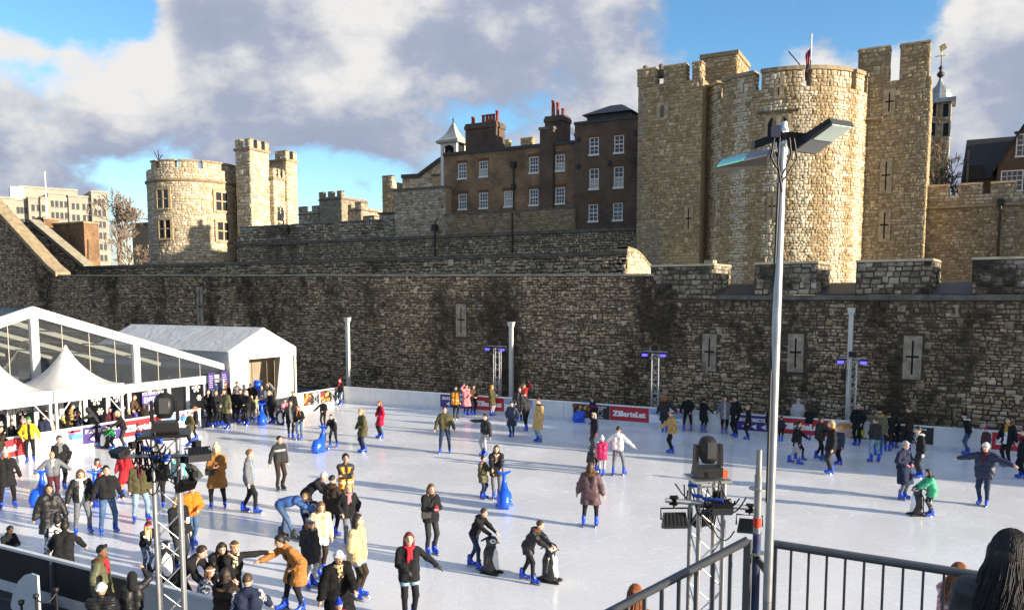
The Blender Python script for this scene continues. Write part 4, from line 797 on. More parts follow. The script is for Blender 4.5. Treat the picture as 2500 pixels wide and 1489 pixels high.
# ---------------------------------------------------------------- windows
def sash(th, pl, u, v, w, h, nx=3, ny=4, arch=False, blind=0., d=-.10):
    b = MB(); fr = .085; P = pl
    P.box(b, u - w / 2, u - w / 2 + fr, v - h / 2, v + h / 2, d - .03, d + .05); P.box(b, u + w / 2 - fr, u + w / 2, v - h / 2, v + h / 2, d - .03, d + .05); P.box(b, u - w / 2 + fr, u + w / 2 - fr, v + h / 2 - fr, v + h / 2, d - .03, d + .05); P.box(b, u - w / 2 - .05, u + w / 2 + .05, v - h / 2 - .06, v - h / 2 + fr, d - .03, .06)
    P.box(b, u - w / 2 + fr, u + w / 2 - fr, v - .04, v + .04, d - .03, d + .04); iw, ih = w - 2 * fr, h - 2 * fr
    for k in range(1, nx): x = u - iw / 2 + iw * k / nx; P.box(b, x - .02, x + .02, v - h / 2 + fr, v + h / 2 - fr, d - .02, d + .02)
    for k in range(1, ny):
        if k * 2 == ny: continue
        z = v - ih / 2 + ih * k / ny; P.box(b, u - w / 2 + fr, u + w / 2 - fr, z - .018, z + .018, d - .02, d + .02)
    o = b.build('window', M_SASH, th)
    for sg in (-1, 1):
        b = MB(); z0, z1 = (v - h / 2 + fr, v - .04) if sg < 0 else (v + .04, v + h / 2 - fr); P.box(b, u - w / 2 + fr, u + w / 2 - fr, z0, z1, d - .06, d - .025); b.build('pane', M_BLIND if (blind > .5 and sg < 0) or blind > .9 else M_GLASS, o)
    if arch:
        b = MB(); n = 7; pts = [(u + (w / 2 + .02) * math.cos(t), v + h / 2 - .03 + .16 * math.sin(t)) for t in np.linspace(0, math.pi, n)]; b.prism(pts, lambda a, c, dd: P(a, c, dd), d - .03, d + .05); b.build('window_head', M_SASH, th)
    b = MB(); P.box(b, u - w / 2 - .15, u + w / 2 + .15, v + h / 2 + .02, v + h / 2 + .24, -.05, .012); b.build('brick_arch', mat('rubbed_brick', (.16, .075, .035), .9, noise=.4, nscale=20), th)
def chimney(th, x0, x1, y0, y1, z0, z1, m, pots, potm):
    b = MB(); b.box((x0, y0, z0), (x1, y1, z1 - .5)); b.box((x0 - .08, y0 - .08, z1 - .497), (x1 + .08, y1 + .08, z1 - .2)); b.box((x0 - .02, y0 - .02, z1 - .197), (x1 + .02, y1 + .02, z1)); o = b.build('chimney', m, th)
    for (px, h, r) in pots:
        b = MB(); b.lathe([(r * 1.15, 0), (r * 1.15, .12), (r, .15), (r * .85, h - .12), (r * 1.1, h - .1), (r * 1.1, h), (r * .7, h), (r * .7, h - .3)], (px, (y0 + y1) / 2, z1 + .002), 10); b.build('chimney_pot', potm, o)

# ---------------------------------------------------------------- inner curtain wall with the brick houses on it
def curtain():
    y = 58.; pl = FRONT(y); Q = lambda px, py: at_y(px, py, y); x0, x1 = Q(578, 600)[0], Q(1556, 600)[0]; zs = 11.5
    th = thing('curtain_wall', 'tall stone curtain wall with string course below the brick houses', 'wall', (-40, y, 0))
    b = MB(); pl.box(b, x0, x1, 0, zs - .12, -2.5, 0); b.build('wall_core', M_MORT, th)
    masonry(pl, x0, x1, 8.6, zs - .12, M_RUB, th, RUBC + [(.33, .28, .20)], row=(.14, .24), wid=(.17, .4), n_single=120)
    b = MB(); pl.box(b, x0, x1, zs - .117, zs + .12, -2.5, .16); b.build('string_course', M_COPE, th)
    zp = 13.3; xb = Q(962, 500)[0]; xc = Q(1087, 500)[0]; xd = Q(1402, 500)[0]
    # parapet left, with crenels
    b = MB(); pl.box(b, x0, xb, zs + .123, 12.3, -1.2, -.02); b.build('parapet', M_MORT, th); masonry(FRONT(y + .02), x0, xb, zs + .12, 12.3, M_RUB, th, GREYC)
    for a, c in ((585, 697), (709, 795), (826, 918), (951, 961)):
        merlon(th, FRONT(y + .02), Q(a, 545)[0], min(Q(c, 545)[0], xb - .01), 12.302, zp, 1.1, GREYC, M_RUB, M_MORT, M_COPE)
    # taller plain block
    zt = 15.75; b = MB(); pl.box(b, xb, xc, zs + .123, zt - .15, -3, -.05); b.build('wall_block', M_MORTP, th); masonry(FRONT(y + .05), xb, xc, zs + .12, zt - .15, M_PALE, th, GREYC, row=(.18, .3), wid=(.22, .55), n_single=60)
    b = MB(); pl.box(b, xb - .08, xc + .0, zt - .148, zt + .02, -3.05, .05); b.build('coping', M_COPE, th)
    # stone band under the first house
    zb = 13.28; b = MB(); pl.box(b, xc + .003, xd, zs + .123, zb, -1.5, -.04); b.build('wall_block', M_MORTT, th); masonry(FRONT(y + .04), xc, xd, zs + .12, zb, M_RUB, th, [(.33, .26, .165), (.27, .21, .135), (.38, .31, .21)], row=(.16, .24), wid=(.18, .42), n_single=60)
    b = MB(); pl.box(b, xc + .004, xd - .004, zb + .002, zb + .12, -1.3, .02); b.build('coping', M_COPE, th)
    for (px, y0, y1, hop) in ((1065, 560, 627, 555), (1254, 520, 618, 0)):
        p0, p1 = Q(px, y0), Q(px, y1); b = MB(); b.tube([(p0[0], y - .24, p0[2]), (p0[0], y - .24, p1[2])], .075, 7)
        if hop: b.box((p0[0] - .22, y - .42, p0[2] - .1), (p0[0] + .22, y - .08, p0[2] + .4)); b.tube([(p0[0], y - .24, p0[2] + .4), (p0[0] + .25, y - .24, p0[2] + .9)], .05, 5)
        b.build('drain_pipe', M_IRON, th)
curtain()
def house_one():
    y = 59.; pl = FRONT(y); Q = lambda px, py: at_y(px, py, y); x0, x1 = Q(1085, 450)[0], Q(1402, 450)[0]; z0, z1 = 13.2, 18.65
    th = thing('brick_house', 'long two storey brown brick house with white sash windows on the wall', 'house', (-32, y, z0))
    W_ = []
    for (px, py) in ((1128, 418), (1180, 413), (1303, 403), (1367, 398), (1129, 493), (1180, 490), (1241, 486), (1303, 482), (1367, 478)):
        q = Q(px, py); W_.append((q[0], q[2], .84, 1.32))
    holes = [(u - w / 2, u + w / 2, v - h / 2, v + h / 2) for (u, v, w, h) in W_]
    b = MB(); holed(b, pl, x0, x1, z0, z1 - .25, holes, -.3, 0); b.box((x0, y + .3, z0), (x1, y + 9, z1 - .3)); b.build('wall', M_BR1, th)
    for i, (u, v, w, h) in enumerate(W_): sash(th, pl, u, v, w, h, 3, 4, False, 1. if i in (6,) else (.6 if i in (0, 1, 2, 3) and i % 2 else 0))
    b = MB(); pl.box(b, x0 - .05, x1 - .003, z1 - .247, z1, -9.1, .14); b.build('parapet', M_LEAD, th)
    # projecting chimney breast
    c0, c1 = Q(1320, 400)[0], Q(1352, 400)[0]; b = MB(); pl.box(b, c0, c1, z0 + .1, Q(1335, 318)[2], -.6, .18); b.build('chimney_breast', M_BR2, th)
    b = MB(); pl.box(b, c0 - .08, c1 + .08, Q(1335, 318)[2] + .003, Q(1335, 311)[2], -.7, .26); b.build('coping', M_COPE, th)
    b = MB(); u = Q(1348, 400)[0] + .2; b.tube([(u, y - .12, z0 + .2), (u, y - .12, z1)], .055, 6); b.build('drain_pipe', M_IRON, th)
    q0, q1 = Q(1256, 400), Q(1256, 520); b = MB(); b.tube([(q0[0], y - .15, q0[2]), (q0[0], y - .15, q1[2])], .075, 7); b.box((q0[0] - .2, y - .33, q0[2] - .35), (q0[0] + .2, y - .03, q0[2] + .15)); b.box((q0[0] - .16, y - .3, 15.2), (q0[0] + .16, y - .03, 15.6)); b.build('drain_pipe', M_IRON, th)
    red = mat('red_terracotta', (.30, .06, .035), .8, noise=.3, nscale=8); buff = mat('buff_terracotta', (.33, .22, .13), .8, noise=.3, nscale=8)
    yb = 62.; Z = lambda px, py: at_y(px, py, yb)
    a, c = Z(1136, 330), Z(1211, 330); chimney(th, a[0], c[0], yb, yb + 1.6, z1 - .4, Z(1170, 300)[2], M_BR2, [(Z(1144, 300)[0], .75, .17)] + [(Z(x, 300)[0], .8, .15) for x in (1169, 1178, 1186, 1194)] + [(Z(1203, 300)[0], 1.05, .15)], red)
    a, c = Z(1330, 330), Z(1376, 330); chimney(th, a[0], c[0], yb, yb + 1.4, z1 - .4, Z(1350, 283)[2], M_BR2, [(Z(1342, 280)[0], 1.4, .16), (Z(1353, 280)[0], 1.2, .14), (Z(1366, 280)[0], .65, .15)], red)
house_one()
def house_two():
    y = 58.3; pl = FRONT(y); Q = lambda px, py: at_y(px, py, y); x0, x1 = Q(1402, 450)[0], Q(1558, 450)[0]; z0, z1 = 11.63, 19.87
    th = thing('dark_brick_house', 'tall narrow sooty brick house with six white sash windows beside the tower', 'house', (-23, y, z0))
    W_ = []
    for (px, py) in ((1450, 357), (1511, 352), (1450, 437), (1510, 433), (1448, 520), (1508, 517)): q = Q(px, py); W_.append((q[0], q[2], .80, 1.36 if py < 400 or py > 500 else 1.6))
    holes = [(u - w / 2, u + w / 2, v - h / 2, v + h / 2) for (u, v, w, h) in W_]
    b = MB(); holed(b, pl, x0 + .004, x1, z0, z1 - .2, holes, -.3, 0); b.box((x0 + .004, y + .3, z0), (x1, y + 9.3, z1 - .3)); b.build('wall', M_BR2, th)
    for i, (u, v, w, h) in enumerate(W_): sash(th, pl, u, v, w, h, 2, 4, True, .6 if i in (2, 3) else 0)
    b = MB(); pl.box(b, x0 - .04, x1, z1 - .197, z1, -9.4, .1); b.build('parapet', M_LEAD, th)
    for (px, py) in ((1413, 342), (1489, 399), (1551, 325), (1551, 391), (1413, 407)):
        q = Q(px, py); b = MB(); b.add([(q[0] + .22 * math.cos(t), y - .03, q[2] + .22 * math.sin(t)) for t in np.linspace(0, 2 * math.pi, 12, endpoint=False)] + [(q[0], y - .08, q[2])], [(i, (i + 1) % 12, 12) for i in range(12)]); b.build('tie_plate', M_IRON, th)
    yb = 62.; Z = lambda px, py: at_y(px, py, yb); a, c = Z(1433, 290), Z(1537, 285); zt = Z(1480, 278)[2]; b = MB(); b.box((a[0], yb, z1 - .3), (c[0], yb + 3.6, zt)); b.build('roof_hut', M_LEAD, th)
    ap = Z(1495, 247); e = .35; b = MB(); cx = (a[0] + c[0]) / 2; b.add([(a[0] - e, yb - e, zt), (c[0] + e, yb - e, zt), (c[0] + e, yb + 3.9, zt), (a[0] - e, yb + 3.9, zt), (cx - .5, yb + 1.8, ap[2] + .1), (cx + .5, yb + 1.8, ap[2] + .1)], [(0, 1, 5, 4), (1, 2, 5), (2, 3, 4, 5), (3, 0, 4), (3, 2, 1, 0)]); b.build('hipped_roof', M_LEAD, th)
house_two()

# ---------------------------------------------------------------- towers at right
def square_tower():
    y = 56.; pl = FRONT(y); Q = lambda px, py: at_y(px, py, y); x0, x1 = Q(1556, 400)[0], Q(1712, 400)[0]; z1 = 21.35
    th = thing('square_tower', 'shaded square stone tower with chimney pots left of the round tower', 'tower', (-17.5, y, 0))
    b = MB(); pl.box(b, x0, x1, 0, z1, -9, 0); b.build('wall_core', M_MORTT, th)
    W1 = Q(1617, 272); S1 = Q(1681, 535)
    def keep(u, v): return ~((np.abs(u - W1[0]) < .42) & (np.abs(v - W1[2]) < .65)) & ~((np.abs(u - S1[0]) < .42) & (np.abs(v - S1[2]) < 1.1))
    def rc(u, v, C):
        m = (u < x0 + .45) | ((np.abs(u - Q(1598, 600)[0]) < .5) & (v < Q(1598, 545)[2])); C[m] = palette(int(m.sum()), [(.42, .36, .25), (.38, .32, .22)]); return C
    masonry(pl, x0, x1, 8.0, z1, M_TOW, th, TOWC, row=(.15, .25), wid=(.17, .42), gap=.016, depth=(.015, .045), keep=keep, recol=rc, n_single=150)
    for a, c, t in ((1556, 1600, 161), (1620, 1674, 152), (1690, 1712, 146)): merlon(th, pl, Q(a, 180)[0], Q(c, 180)[0], z1 + .002, 22.6, .9, TOWC, M_TOW, M_MORTT, M_COPET)
    cross_slit(th, pl, S1[0], S1[2] - .95, S1[2] + .95, .62, m=M_ASHT)
    b = MB(); u, v = W1[0], W1[2]; pl.box(b, u - .42, u - .15, v - .62, v + .62, -.1, .05); pl.box(b, u + .15, u + .42, v - .62, v + .62, -.1, .05); pl.box(b, u - .15, u + .15, v - .62, v - .42, -.1, .05)
    b.prism([(u - .15, v + .62), (u + .15, v + .62), (u + .15, v + .25), (u, v + .45), (u - .15, v + .25)], lambda a, c, d: pl(a, c, d), -.1, .05); o = b.build('lancet_window', M_ASHT, th); b = MB(); pl.box(b, u - .15, u + .15, v - .42, v + .5, -.1, .003); b.build('pane', M_GLASS, o)
    for (px, py, hh) in ((1567, 163, .95), (1606, 178, .9)): q = Q(px, py); b = MB(); b.lathe([(.2, 0), (.22, hh * .6), (.15, hh * .7), (.2, hh), (.0, hh + .12)], (q[0], y + .8, z1 + .6), 10); b.build('chimney_pot', M_COPE, th)
    # taller block behind, towards the round tower
    yb = 60.; pb = FRONT(yb); Z = lambda px, py: at_y(px, py, yb); a, c = Z(1712, 150)[0], Z(1800, 150)[0]; zt = Z(1750, 140)[2]; b = MB(); pb.box(b, a, c, 15, zt, -4, 0); b.build('stair_turret', M_MORTT, th); masonry(pb, a, c, 19, zt, M_TOW, th, TOWC); masonry(endface(c, yb), 0, 4, 19, zt, M_TOW, th, TOWC)
    b = MB(); pb.box(b, a - .1, c + .1, zt + .003, zt + .3, -4.1, .1); b.build('coping', M_COPET, th)
square_tower()
def round_tower():
    cxp = ray(1905, 600); dirv = cxp[:2] / np.linalg.norm(cxp[:2]); D = 61.5; c = dirv * D
    l, r = ray(1704, 500)[:2], ray(2106, 500)[:2]; ha = .5 * abs(math.atan2(l[1], l[0]) - math.atan2(r[1], r[0])); Rr = D * math.sin(ha)
    a0 = math.atan2(-c[1], -c[0]); dr = Drum(c[0], c[1], Rr, a0)
    th = thing('round_tower', 'big round stone tower with pale vertical quoin strips and sunlit right side', 'tower', (c[0], c[1], 0)); zc = 19.9; zt = 21.2; hu = R(100) * Rr
    def ang(px):      # arc position seen at this pixel column
        d = ray(px, 500)[:2]; d = d / np.linalg.norm(d); bq = d @ c; disc = bq * bq - (c @ c - Rr * Rr); k = bq - math.sqrt(max(disc, 0)); p = d * k - c; a = math.atan2(p[1], p[0]) - a0; a = (a + math.pi) % (2 * math.pi) - math.pi; return a * Rr
    b = MB(); b.lathe([(Rr, 0), (Rr, zc)], (c[0], c[1], 0), 96); b.add([(c[0] + Rr * math.cos(t), c[1] + Rr * math.sin(t), zc) for t in np.linspace(0, 2 * math.pi, 96, endpoint=False)], [tuple(range(96))]); b.build('wall_core', M_MORTT, th)
    strips = [(ang(1744), .30), (ang(1803), .36), (ang(1887), .40), (ang(1957), .40), (ang(2045), .42), (ang(2092), .42)]
    def rc(u, v, C):
        for (s, w) in strips:
            m = np.abs(u - s) < w + .14 + .16 * np.sign(np.sin(v * 7.5)); C[m] = palette(int(m.sum()), [(.70, .62, .46), (.64, .56, .41)], .04)
        return C
    sl = [(1738, 523, .9), (1885, 505, .9), (1893, 213, .75)]; S = []
    def zat(px, py):
        u = ang(px); p = dr(u, 0, 0); k = math.hypot(p[0], p[1]) / np.linalg.norm(ray(px, py)[:2]); return CAMH + ray(px, py)[2] * k
    for (px, py, hh) in sl: S.append((ang(px), zat(px, py), hh))
    W_ = (ang(1893), zat(1893, 312))
    def keep(u, v):
        ok = ~((np.abs(u - W_[0]) < .85) & (np.abs(v - W_[1]) < 1.0))
        for (a, z, hh) in S: ok &= ~((np.abs(u - a) < .42) & (np.abs(v - z) < hh + .1))
        return ok
    masonry(dr, -hu, hu, 6.3, zc, M_TOW, th, TOWC, row=(.14, .24), wid=(.15, .36), gap=.016, keep=keep, recol=rc, n_single=300, depth=(.015, .05))
    for (a, z, hh) in S: cross_slit(th, dr, a, z - hh, z + hh, .62, m=M_ASHT)
    # two-light window under a hood mould
    b = MB(); u, v = W_
    for x0, x1 in ((-.82, -.62), (-.08, .08), (.62, .82)): b.hexa([dr(u + x0, v - .95, -.2), dr(u + x1, v - .95, -.2), dr(u + x1, v - .95, .08), dr(u + x0, v - .95, .08), dr(u + x0, v + .8, -.2), dr(u + x1, v + .8, -.2), dr(u + x1, v + .8, .08), dr(u + x0, v + .8, .08)])
    for s in (-.35, .35): b.add([dr(u + s - .27, v + .3, .05), dr(u + s, v + .72, .05), dr(u + s + .27, v + .3, .05), dr(u + s + .27, v + .85, .05), dr(u + s - .27, v + .85, .05)], [(0, 1, 4), (1, 2, 3), (1, 3, 4)])
    o = b.build('twin_window', M_ASHT, th); b = MB(); b.hexa([dr(u - .7, v - .95, -.2), dr(u + .7, v - .95, -.2), dr(u + .7, v - .95, .03), dr(u - .7, v - .95, .03), dr(u - .7, v + .8, -.2), dr(u + .7, v + .8, -.2), dr(u + .7, v + .8, .03), dr(u - .7, v + .8, .03)]); b.build('pane', M_VOID, o)
    b = MB(); b.hexa([dr(u - 1.25, v + .98, -.1), dr(u + 1.25, v + .98, -.1), dr(u + 1.25, v + .98, .28), dr(u - 1.25, v + .98, .28), dr(u - 1.25, v + 1.08, -.1), dr(u + 1.25, v + 1.08, -.1), dr(u + 1.25, v + 1.08, .28), dr(u - 1.25, v + 1.08, .28)]); b.build('hood_mould', M_COPE, th)
    # merlons round the rim
    def arc(name, ua, ub, v0, v1, d0, d1, m):
        n = max(2, int((ub - ua) / .5)); b = MB(); us = np.linspace(ua, ub, n + 1); V = []; F = []
        for q in us: V += [dr(q, v0, d0), dr(q, v0, d1), dr(q, v1, d1), dr(q, v1, d0)]
        for i in range(n):
            for k in range(4): F.append((4 * i + k, 4 * i + (k + 1) % 4, 4 * i + 4 + (k + 1) % 4, 4 * i + 4 + k))
        F += [(0, 1, 2, 3), (4 * n + 3, 4 * n + 2, 4 * n + 1, 4 * n)]; b.add(V, F); return b.build(name, m, th)
    e = [(-hu, ang(1717)), (ang(1724), ang(1745)), (ang(1758), ang(1832)), (ang(1851), ang(1952)), (ang(1970), ang(2066)), (ang(2078), ang(2098)), (ang(2105), hu)]
    for i, (ua, ub) in enumerate(e):
        arc('merlon', ua, ub, zc + .002, zt - .25, -.8, 0, M_MORTT); masonry(dr, ua, ub, zc, zt - .25, M_TOW, th, TOWC, row=(.2, .3), wid=(.2, .46), recol=rc); arc('coping', ua - .06, ub + .06, zt - .247, zt, -.9, .1, M_COPET)
        p = dr(ub, 0, 0); th_ = a0 + ub / Rr; pe = Plane(p[0], p[1], th_ + math.pi); masonry(pe, 0, .8, zc, zt - .25, M_TOW, th, PALEC, row=(.2, .3), wid=(.3, .5)) if i < 6 else None
    for i in range(len(e)):        # the far rim
        pass
    # flagpole and an aerial on the roof
    q = at_y(1979, 158, c[1]); fp = thing('flagpole', 'white flagpole with a limp red and white flag on the round tower', 'flagpole', (q[0], c[1], zc)); b = MB(); t = at_y(1981, 88, c[1]); b.tube([(q[0], c[1], zc), (q[0], c[1], t[2])], [.07, .05], 7); b.lathe([(0, -.09), (.09, 0), (0, .09)], (q[0], c[1], t[2] + .08), 8); b.build('pole', M_SASH, fp)
    V = []; F = []; n = 8
    for i in range(n + 1):
        for k in range(5): V.append((q[0] - .08 - .065 * k + .03 * math.sin(i * 1.3 + k), c[1] + .1 * math.sin(k * 1.7 + i * .5), t[2] - .8 - i * .24 - k * .09))
    for i in range(n):
        for k in range(4): F.append((i * 5 + k, i * 5 + k + 1, i * 5 + k + 6, i * 5 + k + 5))
    b = MB(); b.add(V, [f for j, f in enumerate(F) if (j // 4) % 3 != 1], 0); b.add(V, [f for j, f in enumerate(F) if (j // 4) % 3 == 1], 1); o = b.build('flag', [mat('flag_red', (.4, .02, .03), .8), mat('flag_blue', (.03, .04, .16), .8)], fp); s_ = o.modifiers.new('cloth_thickness', 'SOLIDIFY'); s_.thickness = .012
    q = at_y(1955, 180, c[1] - 3); an = thing('aerial', 'spiky black aerial with folded arms on the round tower roof', 'aerial', (q[0], c[1] - 3, zc)); b = MB(); z = zc; x, yy = q[0], c[1] - 3
    t = at_y(1925, 126, yy); b.tube([(x + .2, yy, z), (x - .1, yy, z + 2.0), (t[0], yy, t[2])], .04, 5); b.tube([(x - .3, yy, z + 1.3), (x + .35, yy, z + 1.7), (x + .4, yy, z + .6)], .035, 5); b.tube([(x + .62, yy, z), (x + .62, yy, z + 2.2)], .03, 5); b.box((x - .22, yy - .1, z + 1.6), (x + .1, yy + .1, z + 1.9)); b.build('mast', M_IRON, an)
round_tower()
def tall_tower():
    y = 59.6; pl = FRONT(y); Q = lambda px, py: at_y(px, py, y); x0, x1 = Q(2094, 300)[0], Q(2268, 300)[0]; z1 = 20.6
    th = thing('tall_tower', 'tall rectangular stone tower with three arrow slits right of the round tower', 'tower', (-2.8, y, 0))
    b = MB(); pl.box(b, x0, x1, 0, z1, -8, 0); b.build('wall_core', M_MORTT, th)
    S = [(Q(2171, 250), .85), (Q(2163, 430), 1.15), (Q(2159, 551), 1.1)]
    def keep(u, v):
        ok = np.ones(len(u), bool)
        for (q, hh) in S: ok &= ~((np.abs(u - q[0]) < .5) & (np.abs(v - q[2]) < hh + .1))
        return ok
    def rc(u, v, C):
        m = (u > x1 - .4 - .15 * np.sign(np.sin(v * 8))) ; C[m] = palette(int(m.sum()), [(.42, .35, .23), (.38, .31, .2)]); return C
    masonry(pl, x0, x1, 7.6, z1, M_TOW, th, TOWC, row=(.15, .25), wid=(.17, .42), gap=.016, depth=(.015, .045), keep=keep, recol=rc, n_single=150); masonry(endface(x1, y), 0, 8, 8, z1, M_TOW, th, TOWC)
    for (q, hh) in S: cross_slit(th, pl, q[0], q[2] - hh, q[2] + hh, .72, m=M_ASHT)
    for a, c in ((2096, 2173), (2198, 2270)): merlon(th, pl, Q(a, 130)[0], Q(c, 130)[0], z1 + .002, 22.95, .9, TOWC, M_TOW, M_MORTT, M_COPET)
    b = MB(); u, v = Q(2133, 292)[0], Q(2133, 292)[2]; pl.box(b, x0 - .6, u + .55, v - .06, v + .08, -.1, .4); b.build('stone_ledge', M_ASHT, th)
tall_tower()
def right_curtain():
    y = 62.5; pl = FRONT(y); Q = lambda px, py: at_y(px, py, y); x0, x1 = Q(2250, 500)[0], 22.; zs = 12.5
    th = thing('crenellated_wall', 'crenellated stone curtain wall with drain pipe at the right edge', 'wall', (4, y, 0)); b = MB(); pl.box(b, x0, x1, 0, zs, -2, 0); b.build('wall_core', M_MORTT, th)
    masonry(pl, x0, x1, 7.6, zs - .1, M_TOW, th, [(.36, .29, .19), (.29, .235, .15), (.42, .36, .26), (.24, .19, .12)], row=(.14, .25), wid=(.17, .42), n_single=100)
    b = MB(); pl.box(b, x0, x1, zs - .09, zs + .1, -2, .18); b.build('string_course', M_COPET, th); b = MB(); pl.box(b, x0, x1, zs + .103, 13.25, -1, -.02); b.build('parapet', M_MORTT, th); masonry(FRONT(y + .02), x0, x1, zs + .1, 13.25, M_TOW, th, GREYC)
    for a, c in ((2258, 2318), (2340, 2398), (2420, 2480), (2505, 2570)): merlon(th, FRONT(y + .02), Q(a, 460)[0], Q(c, 460)[0], 13.252, 14.05, .8, GREYC, M_TOW, M_MORTT, M_COPET)
    q = Q(2443, 495); b = MB(); b.tube([(q[0], y - .22, q[2]), (q[0], y - .22, 8)], .08, 7); b.box((q[0] - .2, y - .4, q[2] - .2), (q[0] + .2, y - .04, q[2] + .2)); b.build('drain_pipe', M_IRON, th)
    # low sunlit walls glimpsed through the battlements
right_curtain()

# ---------------------------------------------------------------- tower at left with its turrets
def left_tower():
    cd = ray(478, 560)[:2]; cd /= np.linalg.norm(cd); D = 98.; c = cd * D; l, r = ray(371, 560)[:2], ray(596, 560)[:2]; ha = .5 * abs(math.atan2(l[1], l[0]) - math.atan2(r[1], r[0])); Rr = D * math.sin(ha); a0 = math.atan2(-c[1], -c[0]); dr = Drum(c[0], c[1], Rr, a0)
    th = thing('drum_tower', 'sunlit pale round tower with mullioned windows at left', 'tower', (c[0], c[1], 0)); k = (D - Rr * .9)
    zf = lambda py: CAMH + ray(478, py)[2] * k / np.linalg.norm(ray(478, py)[:2]); zs, zc, zt = zf(441), zf(412), zf(392)
    def ang(px):
        d = ray(px, 500)[:2]; d = d / np.linalg.norm(d); bq = d @ c; disc = bq * bq - (c @ c - Rr * Rr); kk = bq - math.sqrt(max(disc, 0)); p = d * kk - c; a = math.atan2(p[1], p[0]) - a0; a = (a + math.pi) % (2 * math.pi) - math.pi; return a * Rr
    b = MB(); b.lathe([(Rr, 0), (Rr, zc)], (c[0], c[1], 0), 72); b.add([(c[0] + Rr * math.cos(t), c[1] + Rr * math.sin(t), zc) for t in np.linspace(0, 2 * math.pi, 72, endpoint=False)], [tuple(range(72))]); b.build('wall_core', M_MORTP, th)
    WN = [(ang(399), zf(487)), (ang(541), zf(489)), (ang(401), zf(560)), (ang(543), zf(562))]
    def keep(u, v):
        ok = np.abs(v - zs) > .2
        for (a, z) in WN: ok &= ~((np.abs(u - a) < 1.05) & (np.abs(v - z) < 1.25))
        return ok
    masonry(dr, -1.9 * Rr, 1.9 * Rr, 8, zc, M_PALE, th, PALEC, row=(.2, .32), wid=(.25, .6), gap=.016, keep=keep, depth=(.015, .05), n_single=150)
    b = MB(); b.lathe([(Rr, zs - .25), (Rr + .22, zs - .05), (Rr + .22, zs + .1), (Rr, zs + .2)], (c[0], c[1], 0), 72); b.build('string_course', M_COPET, th)
    for (a, z) in WN:
        b = MB()
        def bx(x0, x1, z0, z1, d0, d1): b.hexa([dr(a + x0, z + z0, d0), dr(a + x1, z + z0, d0), dr(a + x1, z + z0, d1), dr(a + x0, z + z0, d1), dr(a + x0, z + z1, d0), dr(a + x1, z + z1, d0), dr(a + x1, z + z1, d1), dr(a + x0, z + z1, d1)])
        bx(-1.0, -.72, -1.2, 1.2, -.3, .16); bx(.72, 1.0, -1.2, 1.2, -.3, .16); bx(-.72, .72, .92, 1.2, -.3, .16); bx(-.72, .72, -1.2, -.98, -.3, .22); bx(-.08, .08, -.98, .92, -.3, .12); bx(-.72, -.08, -.06, .08, -.3, .11); bx(.08, .72, -.06, .08, -.3, .11)
        o = b.build('mullioned_window', M_ASHT, th)
        for (x0, x1) in ((-.72, -.08), (.08, .72)):
            for (z0, z1) in ((-.98, -.06), (.08, .92)): b = MB(); bx(x0, x1, z0, z1, -.28, .03); b.build('pane', M_GLASS, o)
    def arc(name, ua, ub, v0, v1, d0, d1, m):
        n = max(2, int((ub - ua) / .6)); b = MB(); us = np.linspace(ua, ub, n + 1); V = []; F = []
        for q in us: V += [dr(q, v0, d0), dr(q, v0, d1), dr(q, v1, d1), dr(q, v1, d0)]
        for i in range(n):
            for kk in range(4): F.append((4 * i + kk, 4 * i + (kk + 1) % 4, 4 * i + 4 + (kk + 1) % 4, 4 * i + 4 + kk))
        F += [(0, 1, 2, 3), (4 * n + 3, 4 * n + 2, 4 * n + 1, 4 * n)]; b.add(V, F); b.build(name, m, th)
    for (p0, p1) in ((373, 384), (392, 429), (440, 487), (498, 543), (553, 590)):
        ua, ub = ang(p0), ang(p1); arc('merlon', ua, ub, zc + .002, zt - .2, -.6, 0, M_MORTP); masonry(dr, ua, ub, zc, zt - .2, M_PALE, th, PALEC, row=(.25, .35), wid=(.35, .7)); arc('coping', ua - .08, ub + .08, zt - .197, zt, -.7, .1, M_COPET)
    q = dr(ang(383), zt, -.4); an = thing('lightning_cluster', 'small dark tangle of floodlights on top of the pale round tower', 'floodlight', (q[0], q[1], zt)); b = MB()
    for i in range(6): a = i * 1.1; b.tube([(q[0], q[1], zt), (q[0] + .5 * math.cos(a), q[1] + .4 * math.sin(a), zt + .5 + .12 * i)], .04, 4)
    b.build('brackets', M_IRON, an)
    # turrets to its right, lit from the right
    y = 64.; pl = FRONT(y); Q = lambda px, py: at_y(px, py, y)
    th = thing('gate_turrets', 'bright square stone turret and block with battlements right of the pale round tower', 'tower', (Q(640, 500)[0], y, 0))
    x0, x1 = Q(577, 450)[0], Q(612, 450)[0]; zt = Q(600, 338)[2]; zc = zt - 1.0; dep = 4.6
    def blk(x0, x1, y0, dep, z1, par, merl=2, mdep=2, cols=PALEC):
        p = FRONT(y0); e = endface(x1, y0); b = MB(); p.box(b, x0, x1, 0, z1, -dep, 0); b.build('turret_core', M_MORTP, par); masonry(p, x0, x1, 10, z1, M_PALE, par, cols, row=(.3, .42), wid=(.35, .8), n_single=40); masonry(e, 0, dep, 10, z1, M_PALE, par, cols, row=(.3, .42), wid=(.35, .8), n_single=60)
        b = MB(); b.box((x0 - .15, y0 - .15, z1 - .25), (x1 + .15, y0 + dep + .15, z1 + .02)); b.build('string_course', M_COPET, par)
        w = (x1 - x0) / (2 * merl - 1)
        for i in range(merl): merlon(par, p, x0 + 2 * i * w, x0 + (2 * i + 1) * w, z1 + .022, z1 + 1.0, .5, cols, M_PALE, M_MORTP, M_COPET)
        w = dep / (2 * mdep - 1)
        for i in range(mdep): merlon(par, e, 2 * i * w + (.52 if i == 0 else 0), (2 * i + 1) * w, z1 + .022, z1 + 1.0, .5, cols, M_PALE, M_MORTP, M_COPET)
